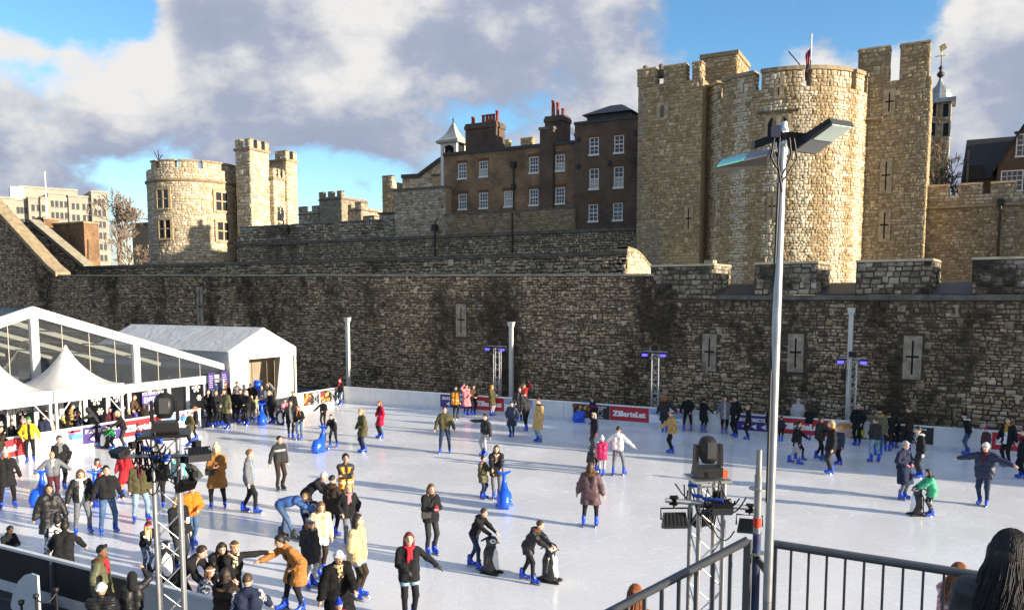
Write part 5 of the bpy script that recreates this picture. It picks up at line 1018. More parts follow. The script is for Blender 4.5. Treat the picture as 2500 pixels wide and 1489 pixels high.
    rt = lambda px: at_y(px, 450, 1.)[0]
    yb = x1 / rt(658); blk(x0, x1, y, yb - y, zc, th, 2, 3)
    xe = rt(668) * (yb + .01); ya = yb + .01; yc2 = xe / rt(696); blk(xe - 4, xe, ya, yc2 - ya, at_y(668, 432, ya)[2], th, 1, 3)
    xf = rt(700) * (yc2 + .01); yd = xf / rt(725); blk(xf - 5, xf, yc2 + .01, yd - yc2, at_y(698, 388, yc2)[2], th, 2, 2)
    for (u, z0, z1) in (((yc2 - ya) * .35, 13.4, 16.5), ((yc2 - ya) * .68, 13.4, 16.5)):
        e = endface(xe, ya); b = MB(); e.box(b, u - .35, u + .35, z0, z1, -.1, .04); o = b.build('lancet_window', M_ASHT, th); b = MB(); e.box(b, u - .22, u + .22, z0 + .15, z1 - .2, -.1, .05); b.build('pane', M_GLASS, o)
left_tower()
# ---------------------------------------------------------------- things beyond the walls
def bare_tree(name, label, base, h, spread, seed, levels=6, cols=None, trunk_r=.3, group=None, lean=0., crown_from=.3, rmin=.03):
    rr = random.Random(seed); th = thing(name, label, 'tree', base, group=group); tr = MB(); cr = MB()
    def grow(p, d, L_, r, lv):
        n = 3 if lv < 4 else 2; pts = [p]; q = p; dd = d
        for i in range(n):
            dd = (dd[0] + rr.gauss(0, .16), dd[1] + rr.gauss(0, .16), dd[2] + rr.gauss(.04, .10)); k = 1 / math.sqrt(dd[0] ** 2 + dd[1] ** 2 + dd[2] ** 2); dd = (dd[0] * k, dd[1] * k, dd[2] * k); q = (q[0] + dd[0] * L_ / n, q[1] + dd[1] * L_ / n, q[2] + dd[2] * L_ / n); pts.append(q)
        r = max(r, rmin); r1 = max(r * .62, rmin); mb = tr if lv <= 1 else cr
        if lv <= 2: mb.tube(pts, [r, r * .88, r * .75, r1][:n + 1], 6 if lv <= 1 else 4, cap=False)
        else:
            a = (dd[1], -dd[0], 0.); k = 1 / (math.hypot(a[0], a[1]) + 1e-6); a = (a[0] * k, a[1] * k, 0.); c = (-dd[2] * a[1], dd[2] * a[0], dd[0] * a[1] - dd[1] * a[0]); V = []
            for i, pt in enumerate(pts):
                w = r + (r1 - r) * i / n
                for (ca, sa) in ((1, 0), (-.5, .87), (-.5, -.87)): V.append((pt[0] + w * (a[0] * ca + c[0] * sa), pt[1] + w * (a[1] * ca + c[1] * sa), pt[2] + w * (a[2] * ca + c[2] * sa)))
            o = len(mb.v); mb.v += V; F = [(o + i * 3 + k_, o + i * 3 + (k_ + 1) % 3, o + i * 3 + 3 + (k_ + 1) % 3, o + i * 3 + 3 + k_) for i in range(n) for k_ in range(3)]; mb.f += F; mb.m += [0] * len(F); mb.sm += [False] * len(F)
        if lv >= levels: return
        for k in range(rr.choice((2, 3, 3)) if lv < 3 else rr.choice((2, 3, 4))):
            a = rr.uniform(0, 6.28); s = rr.uniform(.35, .95) * spread; ca, sa = math.cos(a), math.sin(a); e = (dd[1] * .3 - dd[2] * sa, dd[2] * ca - dd[0] * .3, dd[0] * sa - dd[1] * ca); k2 = s / (math.sqrt(e[0] ** 2 + e[1] ** 2 + e[2] ** 2) + 1e-6); nd = (dd[0] + e[0] * k2, dd[1] + e[1] * k2, dd[2] + e[2] * k2 + .16); k3 = 1 / math.sqrt(nd[0] ** 2 + nd[1] ** 2 + nd[2] ** 2)
            grow(pts[min(rr.choice((1, 2, 3, 3)), n)] if lv else q, (nd[0] * k3, nd[1] * k3, nd[2] * k3), L_ * rr.uniform(.58, .80), r1 * rr.uniform(.65, .95), lv + 1)
    grow(tuple(map(float, base)), (lean, 0., 1.), h * crown_from, trunk_r, 0)
    m = mat('bark_' + name, cols or (.13, .10, .075), .9, noise=.3, nscale=5); tr.build('trunk', m, th); cr.build('crown', mat('twigs_' + name, tuple(min(1, c * 1.2) for c in (cols or (.13, .10, .075))), .9), th); return th
def office():
    o = at_y(130, 560, 130.); pl = Plane(o[0], o[1], R(64)); th = thing('office_block', 'pale grey concrete office block with rows of dark square windows at far left', 'building', (o[0], o[1], 0)); conc = mat('pale_concrete', (.36, .335, .275), .85, noise=.2, nscale=.4); gl = mat('office_glass', (.05, .055, .065), .25)
    def wing(px0, px1, pyt, rows, cols_, dd):
        a, c = pl.hit(px0, 560)[0], pl.hit(px1, 560)[0]; zt = pl.hit((px0 + px1) / 2, pyt)[1]; b = MB(); pl.box(b, a, c, 0, zt, -25, dd); pl.box(b, a - .1, c + .1, zt + .01, zt + .5, -25.2, dd + .2); b.build('wing', conc, th)
        for r in range(rows):
            for k in cols_:
                q = pl.hit(k, 560)[0]; z = zt - 2.4 - r * 2.95; b = MB(); pl.box(b, q - .36, q + .36, z - .8, z + .8, dd - .25, dd + .04); w_ = b.build('window', gl, th); b = MB(); pl.box(b, q - .42, q + .42, z - .95, z - .82, dd, dd + .16); b.build('sill', conc, w_)
    wing(-90, 40, 483, 6, [-40, -15, 5, 19], 0); wing(41, 72, 490, 6, [48, 57, 66], -1.); wing(72, 121, 486, 6, [83, 96, 108], .6)
    wing(121, 170, 476, 6, [131, 142, 153, 164], 0); wing(170, 224, 483, 6, [181, 192, 207, 218], .5); wing(224, 264, 473, 7, [233, 243, 253], 1.6); wing(60, 205, 455, 0, [], -8)
    q = pl(pl.hit(113, 560)[0], 0, 3); zt = pl.hit(113, 424)[1]; b = MB(); b.tube([(q[0], q[1], 20), (q[0], q[1], zt)], .2, 6); b.build('flag_mast', M_SASH, th)
    a, c = pl.hit(28, 470), pl.hit(60, 460); b = MB(); pl.box(b, a[0], c[0], a[1] - 3, c[1] + .6, -8, -3); b.build('rooftop_plant', M_SASH, th)
office()
q = at_y(338, 660, 90.); bare_tree('plane_tree', 'bare spreading plane tree left of the pale round tower', (q[0], 90, 4), 25, 1.0, 5, 7, (.22, .16, .12), .55, crown_from=.30, rmin=.05)
q = at_y(290, 660, 84.); bare_tree('plane_tree', 'low bushy bare tree below the bigger plane tree at left', (q[0], 84, 4), 15, 1.1, 9, 6, (.20, .12, .06), .35, crown_from=.3, rmin=.05)
q = at_y(352, 650, 100.)
b = MB(); a = at_y(322, 560, 110.); c = at_y(378, 548, 110.); th = thing('far_house', 'plain brown rendered block half hidden behind the bare plane tree', 'building', (a[0], 110, 0)); b.box((a[0], 110, 0), (c[0], 122, c[2])); b.build('wall', mat('brown_render', (.27, .20, .12), .9, noise=.3, nscale=.6), th); b = MB(); b.box((a[0] - .3, 109.7, c[2] + .01), (c[0] + .3, 122.3, c[2] + .5)); b.build('roof', M_COPE, th)
q = at_y(1398, 350, 75.); bare_tree('poplar_tree', 'pale bare poplar twigs behind the brick house roof', (q[0], 75, 12), 14, .42, 3, 6, (.30, .22, .17), .22)
q = at_y(1545, 300, 74.); bare_tree('poplar_tree', 'thin bare treetop left of the square tower', (q[0], 74, 12), 16, .5, 14, 6, (.16, .13, .10), .2)
q = at_y(2290, 450, 80.); bare_tree('pollard_tree', 'gnarled bare pollard tree in front of the domed turret', (q[0], 80, 11), 8, .9, 21, 6, (.16, .12, .08), .4, crown_from=.40, rmin=.025)
q = at_y(2335, 450, 84.); bare_tree('pollard_tree', 'smaller bare tree beside the dark roofed house', (q[0], 84, 11), 9, .7, 33, 6, (.2, .16, .12), .22, rmin=.022)

def stone_building(name, label, px0, px1, pyt, y, dep, merl, cols=GREYC, side=True, base=8., mats=(None, None, None), mh=.8):
    Q = lambda px, py: at_y(px, py, y); x0, x1 = Q(px0, pyt + 20)[0], Q(px1, pyt + 20)[0]; zt = Q((px0 + px1) / 2, pyt)[2]; m, mc, mp = mats[0] or M_PALE, mats[1] or M_MORTP, mats[2] or M_COPE
    th = thing(name, label, 'building', ((x0 + x1) / 2, y, 0)); p = FRONT(y); e = endface(x1, y); b = MB(); zc = zt - (mh if merl else .15); p.box(b, x0, x1, 0, zc, -dep, 0); b.build('wall', mc, th)
    masonry(p, x0, x1, base, zc, m, th, cols, row=(.28, .4), wid=(.35, .7)); masonry(e, 0, dep, base, zc, m, th, cols, row=(.28, .4), wid=(.35, .7)) if side else None
    if merl:
        w = (x1 - x0) / (2 * merl - 1)
        for i in range(merl): merlon(th, p, x0 + 2 * i * w, x0 + (2 * i + 1) * w, zc + .002, zt, .6, cols, m, mc, mp, right_end=True)
        b = MB(); p.box(b, x0 - .1, x1 + .1, zc - .5, zc - .3, -dep, .12); b.build('string_course', mp, th)
    else: b = MB(); p.box(b, x0 - .12, x1 + .12, zc + .002, zt, -dep - .1, .12); b.build('coping', mp, th)
    return th
stone_building('stone_turret', 'small grey battlemented turret beyond the curtain wall left of centre', 779, 834, 467, 92., 6, 3, cols=[(.30, .27, .2), (.26, .23, .17)], base=10)
stone_building('stone_range', 'low grey battlemented range left of the small grey turret', 729, 778, 503, 93., 6, 2, base=10)
stone_building('stone_range', 'low grey battlemented range right of the small grey turret', 836, 882, 494, 93.5, 6, 2, base=10)
stone_building('stone_range', 'lowest grey stone range stepping down towards the chapel', 882, 914, 527, 94., 8, 0, base=10)
stone_building('lodge', 'small plain lodge with dark lead roof below the chapel turret', 926, 963, 519, 64., 3, 0, base=11, mats=(None, None, M_LEAD))
def chapel():
    y = 78.; Q = lambda px, py: at_y(px, py, y); th = thing('chapel', 'stone chapel gable with sunlit corner turret beside the brown brick house', 'building', (Q(1010, 450)[0], y, 0)); pl = FRONT(y)
    pts = [(948, 560), (1092, 560), (1092, 385), (1070, 395), (1022, 430), (982, 432)]; poly = [(Q(a, c)[0], Q(a, c)[2]) for a, c in [(982, 560), (1092, 560), (1092, 385), (1070, 398), (1022, 434), (982, 436)]]
    b = MB(); b.prism(poly, lambda u, v, d: pl(u, v, -d), 0, 10); b.build('wall', M_MORTP, th)
    us = [poly[5][0], poly[4][0], poly[3][0], poly[2][0]]; vs = [poly[5][1], poly[4][1], poly[3][1], poly[2][1]]; masonry(pl, us[0], us[-1], 12, vs[-1], M_PALE, th, PALEC, row=(.3, .4), wid=(.4, .8), top=lambda u: np.interp(u, us, vs) - .1)
    for (a, c) in zip(range(3), range(1, 4)): b = MB(); b.hexa([pl(us[a], vs[a] + .003, .25), pl(us[c], vs[c] + .003, .25), pl(us[c], vs[c] + .003, -10), pl(us[a], vs[a] + .003, -10), pl(us[a], vs[a] + .42, .25), pl(us[c], vs[c] + .42, .25), pl(us[c], vs[c] + .42, -10), pl(us[a], vs[a] + .42, -10)]); b.build('coping', M_LEAD, th)
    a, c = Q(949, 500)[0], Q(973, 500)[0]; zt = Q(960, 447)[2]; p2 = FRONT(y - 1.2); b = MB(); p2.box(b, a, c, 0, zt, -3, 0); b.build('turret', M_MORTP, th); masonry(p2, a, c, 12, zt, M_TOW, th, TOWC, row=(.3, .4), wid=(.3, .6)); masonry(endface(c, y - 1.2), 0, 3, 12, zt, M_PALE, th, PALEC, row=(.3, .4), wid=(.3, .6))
    for s in (0, 1): u = a + s * (c - a) * .55; merlon(th, p2, u, u + (c - a) * .45, zt + .002, zt + .75, .5, PALEC, M_PALE, M_MORTP, M_COPE)
    u0, u1 = Q(1066, 450)[0], Q(1091, 450)[0]; b = MB(); pl.box(b, u0, u1, 12, Q(1078, 432)[2], -.1, .9); b.build('buttress', M_ASHT, th); b = MB(); pl.box(b, u0 - .1, u1 + .1, Q(1078, 432)[2] + .003, Q(1078, 428)[2], -.1, 1.05); b.build('buttress_cap', M_COPE, th)
chapel()
def clock_turret():
    y = 74.; Q = lambda px, py: at_y(px, py, y); c = Q(1107, 350); z0 = 17.; zc = Q(1107, 347)[2]; w = Q(1128, 350)[0] - Q(1088, 350)[0]; h = w / 2; th = thing('bell_turret', 'white wooden bell turret with swept pointed roof behind the brick house', 'turret', (c[0], y, z0)); x = c[0]; wt = mat('white_timber', (.72, .71, .68), .6, noise=.1)
    b = MB()
    for sx in (-1, 1):
        for sy in (-1, 1): b.box((x + sx * h * .8 - .16 * h, y + sy * h * .8 - .16 * h, z0), (x + sx * h * .8 + .16 * h, y + sy * h * .8 + .16 * h, zc - .25))
    for s in (-1, 1): b.box((x - h, y + s * h * .92 - .07, z0), (x + h, y + s * h * .92 + .07, z0 + 1.1)); b.box((x + s * h * .92 - .07, y - h, z0), (x + s * h * .92 + .07, y + h, z0 + 1.1))
    n = 9; arc = [(x + h * .72 * math.cos(t), zc - 1.1 + .62 * math.sin(t)) for t in np.linspace(0, math.pi, n)]
    for i in range(n - 1): b.add([(arc[i][0], y - h * .95, arc[i][1]), (arc[i + 1][0], y - h * .95, arc[i + 1][1]), (arc[i + 1][0], y - h * .95, zc - .25), (arc[i][0], y - h * .95, zc - .25)], [(0, 1, 2, 3)])
    b.build('frame', wt, th); b = MB(); b.box((x - h * .75, y - h * .6, z0), (x + h * .75, y + h * .75, zc - .2)); b.build('louvre_core', M_VOID, th)
    b = MB(); b.lathe([(0, .5), (.12, .48), (.2, .3), (.28, .1), (.36, 0), (0, 0)], (x, y - h * .75, zc - 1.5), 12); b.build('bell', mat('bronze', (.2, .18, .12), .4, .8), th)
    b = MB(); e = h * 1.28; zt = Q(1107, 300)[2] - zc; prof = [(1.0, 0), (.74, .16), (.5, .36), (.3, .6), (.16, .85), (.05, 1.0)]
    V = []; F = []
    for r, t in prof: V += [(x - e * r, y - e * r, zc + t * zt), (x + e * r, y - e * r, zc + t * zt), (x + e * r, y + e * r, zc + t * zt), (x - e * r, y + e * r, zc + t * zt)]
    for i in range(len(prof) - 1):
        for k in range(4): F.append((4 * i + k, 4 * i + (k + 1) % 4, 4 * i + 4 + (k + 1) % 4, 4 * i + 4 + k))
    b.add(V, F); b.box((x - e * 1.03, y - e * 1.03, zc - .25), (x + e * 1.03, y + e * 1.03, zc + .003)); b.build('roof', mat('weathered_lead', (.36, .38, .36), .6, noise=.3, nscale=3), th)
    b = MB(); t = Q(1107, 285)[2]; b.tube([(x, y, zc + zt * .97), (x, y, t)], [.1, .02], 6); b.lathe([(0, -.14), (.14, 0), (0, .14)], (x, y, zc + zt + .3), 8); b.build('finial', M_LEAD, th)
clock_turret()
stone_building('stone_keep', 'sunlit battlemented stone roofline behind the big chimney', 1214, 1300, 338, 80., 6, 2, cols=TOWC, base=16, mats=(M_TOW, M_MORTT, M_COPET), mh=.9)
def domed_turret():
    y = 110.; Q = lambda px, py: at_y(px, py, y); c = Q(2296, 300); x = c[0]; x0, x1 = Q(2262, 300)[0], Q(2320, 300)[0]; zt = Q(2296, 252)[2]; pl = FRONT(y); w = x1 - x0
    th = thing('domed_turret', 'square stone turret with lead onion dome and weathervane at right', 'tower', (x, y, 0)); b = MB(); pl.box(b, x0, x1, 0, zt, -w, 0); b.build('wall_core', M_MORTT, th)
    W_ = [(Q(px, py)[0], Q(px, py)[2]) for px, py in ((2279, 269), (2309, 269), (2277, 316), (2309, 316))]
    def keep(u, v):
        ok = np.ones(len(u), bool)
        for (a, z) in W_: ok &= ~((np.abs(u - a) < .5) & (np.abs(v - z) < .95))
        return ok
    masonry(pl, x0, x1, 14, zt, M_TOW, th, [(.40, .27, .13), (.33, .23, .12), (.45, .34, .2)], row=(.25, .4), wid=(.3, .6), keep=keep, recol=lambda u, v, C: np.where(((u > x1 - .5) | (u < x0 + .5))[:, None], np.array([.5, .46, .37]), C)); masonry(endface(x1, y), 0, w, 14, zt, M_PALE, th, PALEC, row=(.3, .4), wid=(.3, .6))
    for (a, z) in W_:
        b = MB(); pl.box(b, a - .5, a - .28, z - .9, z + .9, -.1, .06); pl.box(b, a + .28, a + .5, z - .9, z + .9, -.1, .06); pl.box(b, a - .28, a + .28, z + .7, z + .9, -.1, .06); pl.box(b, a - .28, a + .28, z - .9, z - .8, -.1, .06); o = b.build('window', M_ASH, th); b = MB(); pl.box(b, a - .28, a + .28, z - .8, z + .7, -.1, .004); b.build('pane', M_VOID, o)
    ld = mat('dome_lead', (.33, .35, .37), .4, .3, noise=.35, nscale=1.2); yc = y + w / 2; xc = (x0 + x1) / 2; b = MB(); b.box((x0 - .5, y - .5, zt + .003), (x1 + .5, y + w + .5, zt + .5)); b.build('eaves', ld, th)
    zo = Q(2300, 185)[2] - zt - .5; r = w / 2; b = MB(); b.lathe([(r * 1.22, 0), (r * 1.14, zo * .08), (r * 1.08, zo * .24), (r * .94, zo * .42), (r * .66, zo * .56), (r * .36, zo * .70), (r * .2, zo * .85), (r * .12, zo)], (xc, yc, zt + .5), 12, smooth=False); b.build('onion_dome', ld, th)
    zb = zt + .5 + zo; b = MB(); b.lathe([(.1, 0), (.42, .3), (.42, .55), (.12, .9), (.3, 1.2), (.06, 1.5), (.05, 3.8)], (xc, yc, zb), 10); b.build('finial', M_LEAD, th)
    zt2 = Q(2284, 104)[2]; b = MB(); b.tube([(xc, yc, zb + 1.4), (xc, yc, zt2)], .06, 6); b.tube([(xc - .7, yc, zb + 2.6), (xc + .7, yc, zb + 2.6)], .05, 5); b.tube([(xc, yc - .7, zb + 2.6), (xc, yc + .7, zb + 2.6)], .05, 5); b.add([(xc - .1, yc, zt2 - .9), (xc + .55, yc + .05, zt2 - .5), (xc + .3, yc, zt2 + .1), (xc - .3, yc, zt2 - .2)], [(0, 1, 2, 3)]); o = b.build('weathervane', mat('gilt', (.7, .5, .2), .4, .6), th); s_ = o.modifiers.new('metal_thickness', 'SOLIDIFY'); s_.thickness = .03
domed_turret()
def dark_house():
    y = 75.; Q = lambda px, py: at_y(px, py, y); th = thing('dark_roofed_house', 'dark tiled brick house with a gable and white windows at the right edge', 'house', (Q(2430, 400)[0], y, 0)); x0 = Q(2350, 400)[0]; x1 = x0 + 13; ze = Q(2360, 440)[2]; zr = Q(2400, 316)[2]
    slate = mat('dark_tiles', (.028, .024, .024), .75, noise=.4, nscale=6, bump=.5, bscale=20); b = MB(); b.box((x0 + .3, y, 0), (x1, y + 9, ze)); b.build('wall', M_BR2, th)
    b = MB(); b.add([(x0, y - .3, ze), (x1, y - .3, ze), (x1, y + 4.5, zr), (x0 + .3, y + 4.5, zr), (x1, y + 9.3, ze), (x0, y + 9.3, ze)], [(0, 1, 2, 3), (3, 2, 4, 5), (0, 3, 5), (1, 4, 2), (0, 5, 4, 1)]); b.build('roof', slate, th)
    g0, g1 = Q(2432, 440)[0], Q(2590, 440)[0]; gm = (g0 + g1) / 2; zg = Q(2510, 285)[2]; b = MB(); b.prism([(g0, ze - 1.2), (g1, ze - 1.2), (g1, ze + .8), (gm, zg), (g0, ze + .8)], lambda u, v, d: (u, y - 1.2 + d, v), 0, 5.); b.build('gable', M_BR2, th)
    for sg in (-1, 1): xe = gm + sg * (g1 - g0) * .56; b = MB(); b.hexa([(gm, y - 1.5, zg), (xe, y - 1.5, ze + .35), (xe, y + 4, ze + .35), (gm, y + 4, zg), (gm, y - 1.5, zg + .3), (xe, y - 1.5, ze + .65), (xe, y + 4, ze + .65), (gm, y + 4, zg + .3)]); b.build('gable_roof', slate, th)
    pl = FRONT(y - 1.2); sash(th, pl, at_y(2497, 355, y - 1.2)[0], at_y(2497, 355, y - 1.2)[2], .9, 1.7, 2, 4, d=.06); pl2 = FRONT(y - 1.2); q = at_y(2470, 442, y - 1.2); sash(th, pl2, q[0], q[2], 1.5, 1.6, 4, 4, d=.06)
    for px in (2362,): b = MB(); q = Q(px, 420); b.tube([(q[0], y - .5, ze - 3), (q[0], y - .5, ze + 2.3)], .09, 6); b.build('flue_pipe', M_COPE, th)
    b = MB(); q = Q(2375, 395); b.box((q[0] - .6, y - .2, ze - .2), (q[0] + .8, y + 1.5, ze + 1.1)); b.build('dormer', slate, th)
dark_house()
# tower off to the right, out of the picture, whose shade lies along the far boards
def shade_tower():
    th = thing('gate_tower', 'stone gate tower standing in the moat beyond the right edge', 'tower', (33, 36.5, 0)); m = M_MORTT; b = MB(); b.box((30, 33.6, 0), (36, 40.3, 10.9)); b.build('wall', m, th)
    for i in range(3): b = MB(); b.box((30, 33.6 + i * 2.5, 10.903), (36, 35.2 + i * 2.5, 11.9)); b.build('merlon', m, th)
shade_tower()
# ---------------------------------------------------------------- rink boards, banners
M_BOARD = mat('white_board', (.70, .72, .73), .45, noise=.10, nscale=2.5, spec=.4); M_CAP = mat('board_cap', (.76, .77, .78), .4, noise=.08, nscale=3); M_KICK = mat('kick_strip', (.62, .65, .69), .45, noise=.15, nscale=4)
M_TENT = tent_mat('white_pvc', (.82, .82, .81)); M_ALU = mat('white_aluminium', (.72, .73, .74), .4)
M_RED = mat('banner_red', (.46, .018, .028), .5, noise=.08, nscale=2); M_PUR = mat('banner_purple', (.055, .03, .20), .5, noise=.08, nscale=2); M_WTXT = mat('banner_white', (.82, .82, .82), .5); M_BLK = mat('banner_black', (.02, .02, .022), .5)
BH = 1.02
def boards(label, pl, u0, u1, step, group='white rink boards'):
    c = pl((u0 + u1) / 2, 0); th = thing('rink_barrier', label, 'barrier', (c[0], c[1], 0), group=group); n = max(1, round((u1 - u0) / step)); us = np.linspace(u0, u1, n + 1)
    for a, b_ in zip(us, us[1:]):
        b = MB(); pl.box(b, a + .008, b_ - .008, .2, BH - .06, -.05, 0); b.build('board_panel', M_BOARD, th); b = MB(); pl.box(b, a + .004, b_ - .004, 0, .197, -.05, .012); b.build('kick_plate', M_KICK, th)
    for a in us: b = MB(); pl.box(b, a - .03, a + .03, 0, BH - .065, -.12, -.052); b.build('post', M_ALU, th)
    b = MB(); pl.box(b, u0, u1, BH - .057, BH, -.10, .03); b.build('cap_rail', M_CAP, th); return th
PF = Plane(0, YF); PLft = Plane(XL, 0, R(90)); PN = Plane(0, YN, R(180))     # rink faces: far (looks to -Y), left (looks to +X), near (looks to +Y)
boards('white rink boards along the far side below the moat wall', PF, XL, XR, 2.45)
boards('white rink boards on the left in front of the pagoda tents', PLft, YN, 27.1, 2.45); boards('short white rink boards with food posters by the far left corner', PLft, 33.2, YF - .06, 2.3)
def frot(pl): a = math.atan2(pl.d[1], pl.d[0]); return (R(90), 0, a)
def banner(pl, u0, u1, kind, label, v0=.235, v1=BH - .075, d=.014):
    c = pl((u0 + u1) / 2, v0, d); th = thing('advertising_banner', label, 'banner', c); w, h = u1 - u0, v1 - v0; um, vm = (u0 + u1) / 2, (v0 + v1) / 2
    base = {'red': M_RED, 'purple': M_PUR, 'food': M_BLK, 'ski': mat('banner_sky', (.30, .42, .62), .5), 'face': mat('banner_pale', (.62, .64, .60), .5)}[kind]
    b = MB(); pl.box(b, u0 + .01, u1 - .01, v0, v1, d - .012, d); b.build('sheet', base, th); L3 = lambda u, v, dd: local(th, pl(u, v, dd)); rt = frot(pl)
    def tx(s, size, u, v, m=M_WTXT, bold=.012, sx=1., nm='lettering'): text(nm, s, size, L3(u, v, d + .004), rt, m, th, bold=bold, sx=sx)
    def shape(nm, pts, m, e=.006): b = MB(); b.prism(pts, lambda a, c_, dd: pl(a, c_, dd), d + .001, d + e); return b.build(nm, m, th)
    def disc(nm, u, v, ru, rv, m, n=14, e=.006): shape(nm, [(u + ru * math.cos(t), v + rv * math.sin(t)) for t in np.linspace(0, 2 * math.pi, n, endpoint=False)], m, e)
    if kind == 'red': tx('Zillertal.at', h * .50, um, vm - .01, bold=.022, sx=min(1.2, w / (h * 2.55)))
    if kind == 'purple':
        tx('SKATE DIRECTION', h * .30, um, v0 + h * .70, bold=.012, sx=min(1.15, w / (h * 2.9)))
        for k in (-1, 0, 1): q = um + k * w * .27; shape('arrow', [(q - .13, v0 + h * .28), (q + .11, v0 + h * .10), (q + .11, v0 + h * .46)], M_WTXT)
    if kind == 'food':
        hw = w * .5; cols = [(.35, .03, .03), (.55, .22, .03), (.42, .10, .02), (.60, .36, .06), (.25, .05, .05), (.48, .30, .12)]; rr = random.Random(int(u0 * 10))
        for k in range(16): disc('food_print', u0 + rr.uniform(.06, .94) * hw, v0 + rr.uniform(.12, .88) * h, rr.uniform(.07, .16), rr.uniform(.06, .13), mat('food_%d' % (k % 6), cols[k % 6], .5, noise=.4, nscale=14), 9, .004 + .0006 * k)
        q = u0 + w * .75; tx('FOOD & FESTIVE', h * .13, q, v0 + h * .86, bold=.005, sx=min(1., w * .45 / (h * .13 * 8))); tx('DRINKS', h * .13, q, v0 + h * .72, bold=.005); disc('badge', q, v0 + h * .42, h * .19, h * .19, M_WTXT, 16); disc('badge_core', q, v0 + h * .42, h * .16, h * .16, M_BLK, 16, .009); tx('Cafe & Bar', h * .11, q, v0 + h * .12, bold=.004)
    if kind == 'ski':
        snow = mat('print_snow', (.78, .80, .84), .5); shape('snow_print', [(u0 + .02, v0 + .01), (u1 - .02, v0 + .01), (u1 - .02, v0 + h * .42), (um, v0 + h * .52), (u0 + .02, v0 + h * .62)], snow)
        shape('mountain_print', [(u0 + .02, v0 + h * .6), (u0 + w * .2, v0 + h * .86), (u0 + w * .42, v0 + h * .52)], mat('print_mountain', (.25, .32, .48), .5), .004)
        q = um + .12; disc('skier_print', q, v0 + h * .62, .17, .15, mat('print_blue', (.06, .14, .40), .5)); disc('skier_print', q + .24, v0 + h * .52, .26, .12, mat('print_teal', (.10, .50, .62), .5), e=.008); disc('head_print', q + .02, v0 + h * .84, .075, .08, mat('print_pink', (.55, .10, .16), .5), e=.008)
        shape('ski_print', [(q - .5, v0 + h * .30), (q + .5, v0 + h * .16), (q + .5, v0 + h * .20), (q - .5, v0 + h * .34)], mat('print_dark', (.12, .12, .16), .5), .009); shape('logo_box', [(u1 - .62, v0 + h * .80), (u1 - .06, v0 + h * .80), (u1 - .06, v0 + h * .93), (u1 - .62, v0 + h * .93)], M_RED, .008); tx('Zillertal.at', h * .10, u1 - .34, v0 + h * .862, bold=.003)
    if kind == 'face':
        disc('face_print', um - .1, vm - .05, w * .20, h * .44, mat('print_skin', (.62, .36, .30), .5)); disc('goggles_print', um - .15, v0 + h * .78, w * .24, h * .17, mat('print_orange', (.62, .25, .05), .4), e=.009); disc('jacket_print', u0 + w * .8, v0 + h * .42, w * .13, h * .34, mat('print_lime', (.50, .55, .05), .5), e=.008); disc('boot_print', u0 + w * .78, v0 + h * .16, w * .09, h * .16, M_BLK, e=.011); shape('snow_print', [(u0 + .02, v0 + .01), (u1 - .02, v0 + .01), (u1 - .02, v0 + h * .12), (u0 + .02, v0 + h * .2)], mat('print_dark', (.12, .12, .16), .5), .005)
uf = lambda px: at_y(px, 1000 + (px - 1075) * .083, YF)[0]; ul = lambda px: at_x(px, 1040, XL)[1]
for a, c, k, lb in ((1075, 1159, 'purple', 'purple SKATE DIRECTION banner behind the marshal on the far boards'), (1159, 1231, 'red', 'red Zillertal.at banner next to the leftmost purple banner on the far boards'), (1231, 1300, 'ski', 'skiing photo banner behind the couple at the middle of the far boards'), (1399, 1488, 'food', 'black food and festive drinks banner left of the clear red banner'), (1488, 1584, 'red', 'red Zillertal.at banner in full view at the middle of the far boards'), (1584, 1670, 'ski', 'skiing photo banner just right of the clear red banner'),
                    (1797, 1884, 'purple', 'purple SKATE DIRECTION banner left of the tall lamp pole'), (1886, 2024, 'red', 'red Zillertal.at banner right of the tall lamp pole'), (2026, 2118, 'face', 'poster of a child in ski goggles on the far boards at right'), (2120, 2278, 'food', 'black food and festive drinks banner towards the right end'), (2419, 2530, 'red', 'red Zillertal.at banner at the right edge of the far boards')): banner(PF, uf(a), uf(c), k, lb)
for a, c, k, lb in ((-110, 62, 'red', 'red Zillertal.at banner at the left edge of the picture'), (134, 199, 'ski', 'overexposed skiing photo banner on the left boards'), (200, 296, 'purple', 'purple SKATE DIRECTION banner on the left boards'), (297, 395, 'red', 'red Zillertal.at banner behind the left lighting truss'), (396, 486, 'ski', 'skiing photo banner at the end of the left boards')): banner(PLft, ul(a), ul(c), k, lb)
banner(PLft, 34.3, 35.6, 'food', 'orange food print banner near the entrance on the short boards'); banner(PLft, 35.7, 37.2, 'food', 'orange food print banner nearest the far left corner')
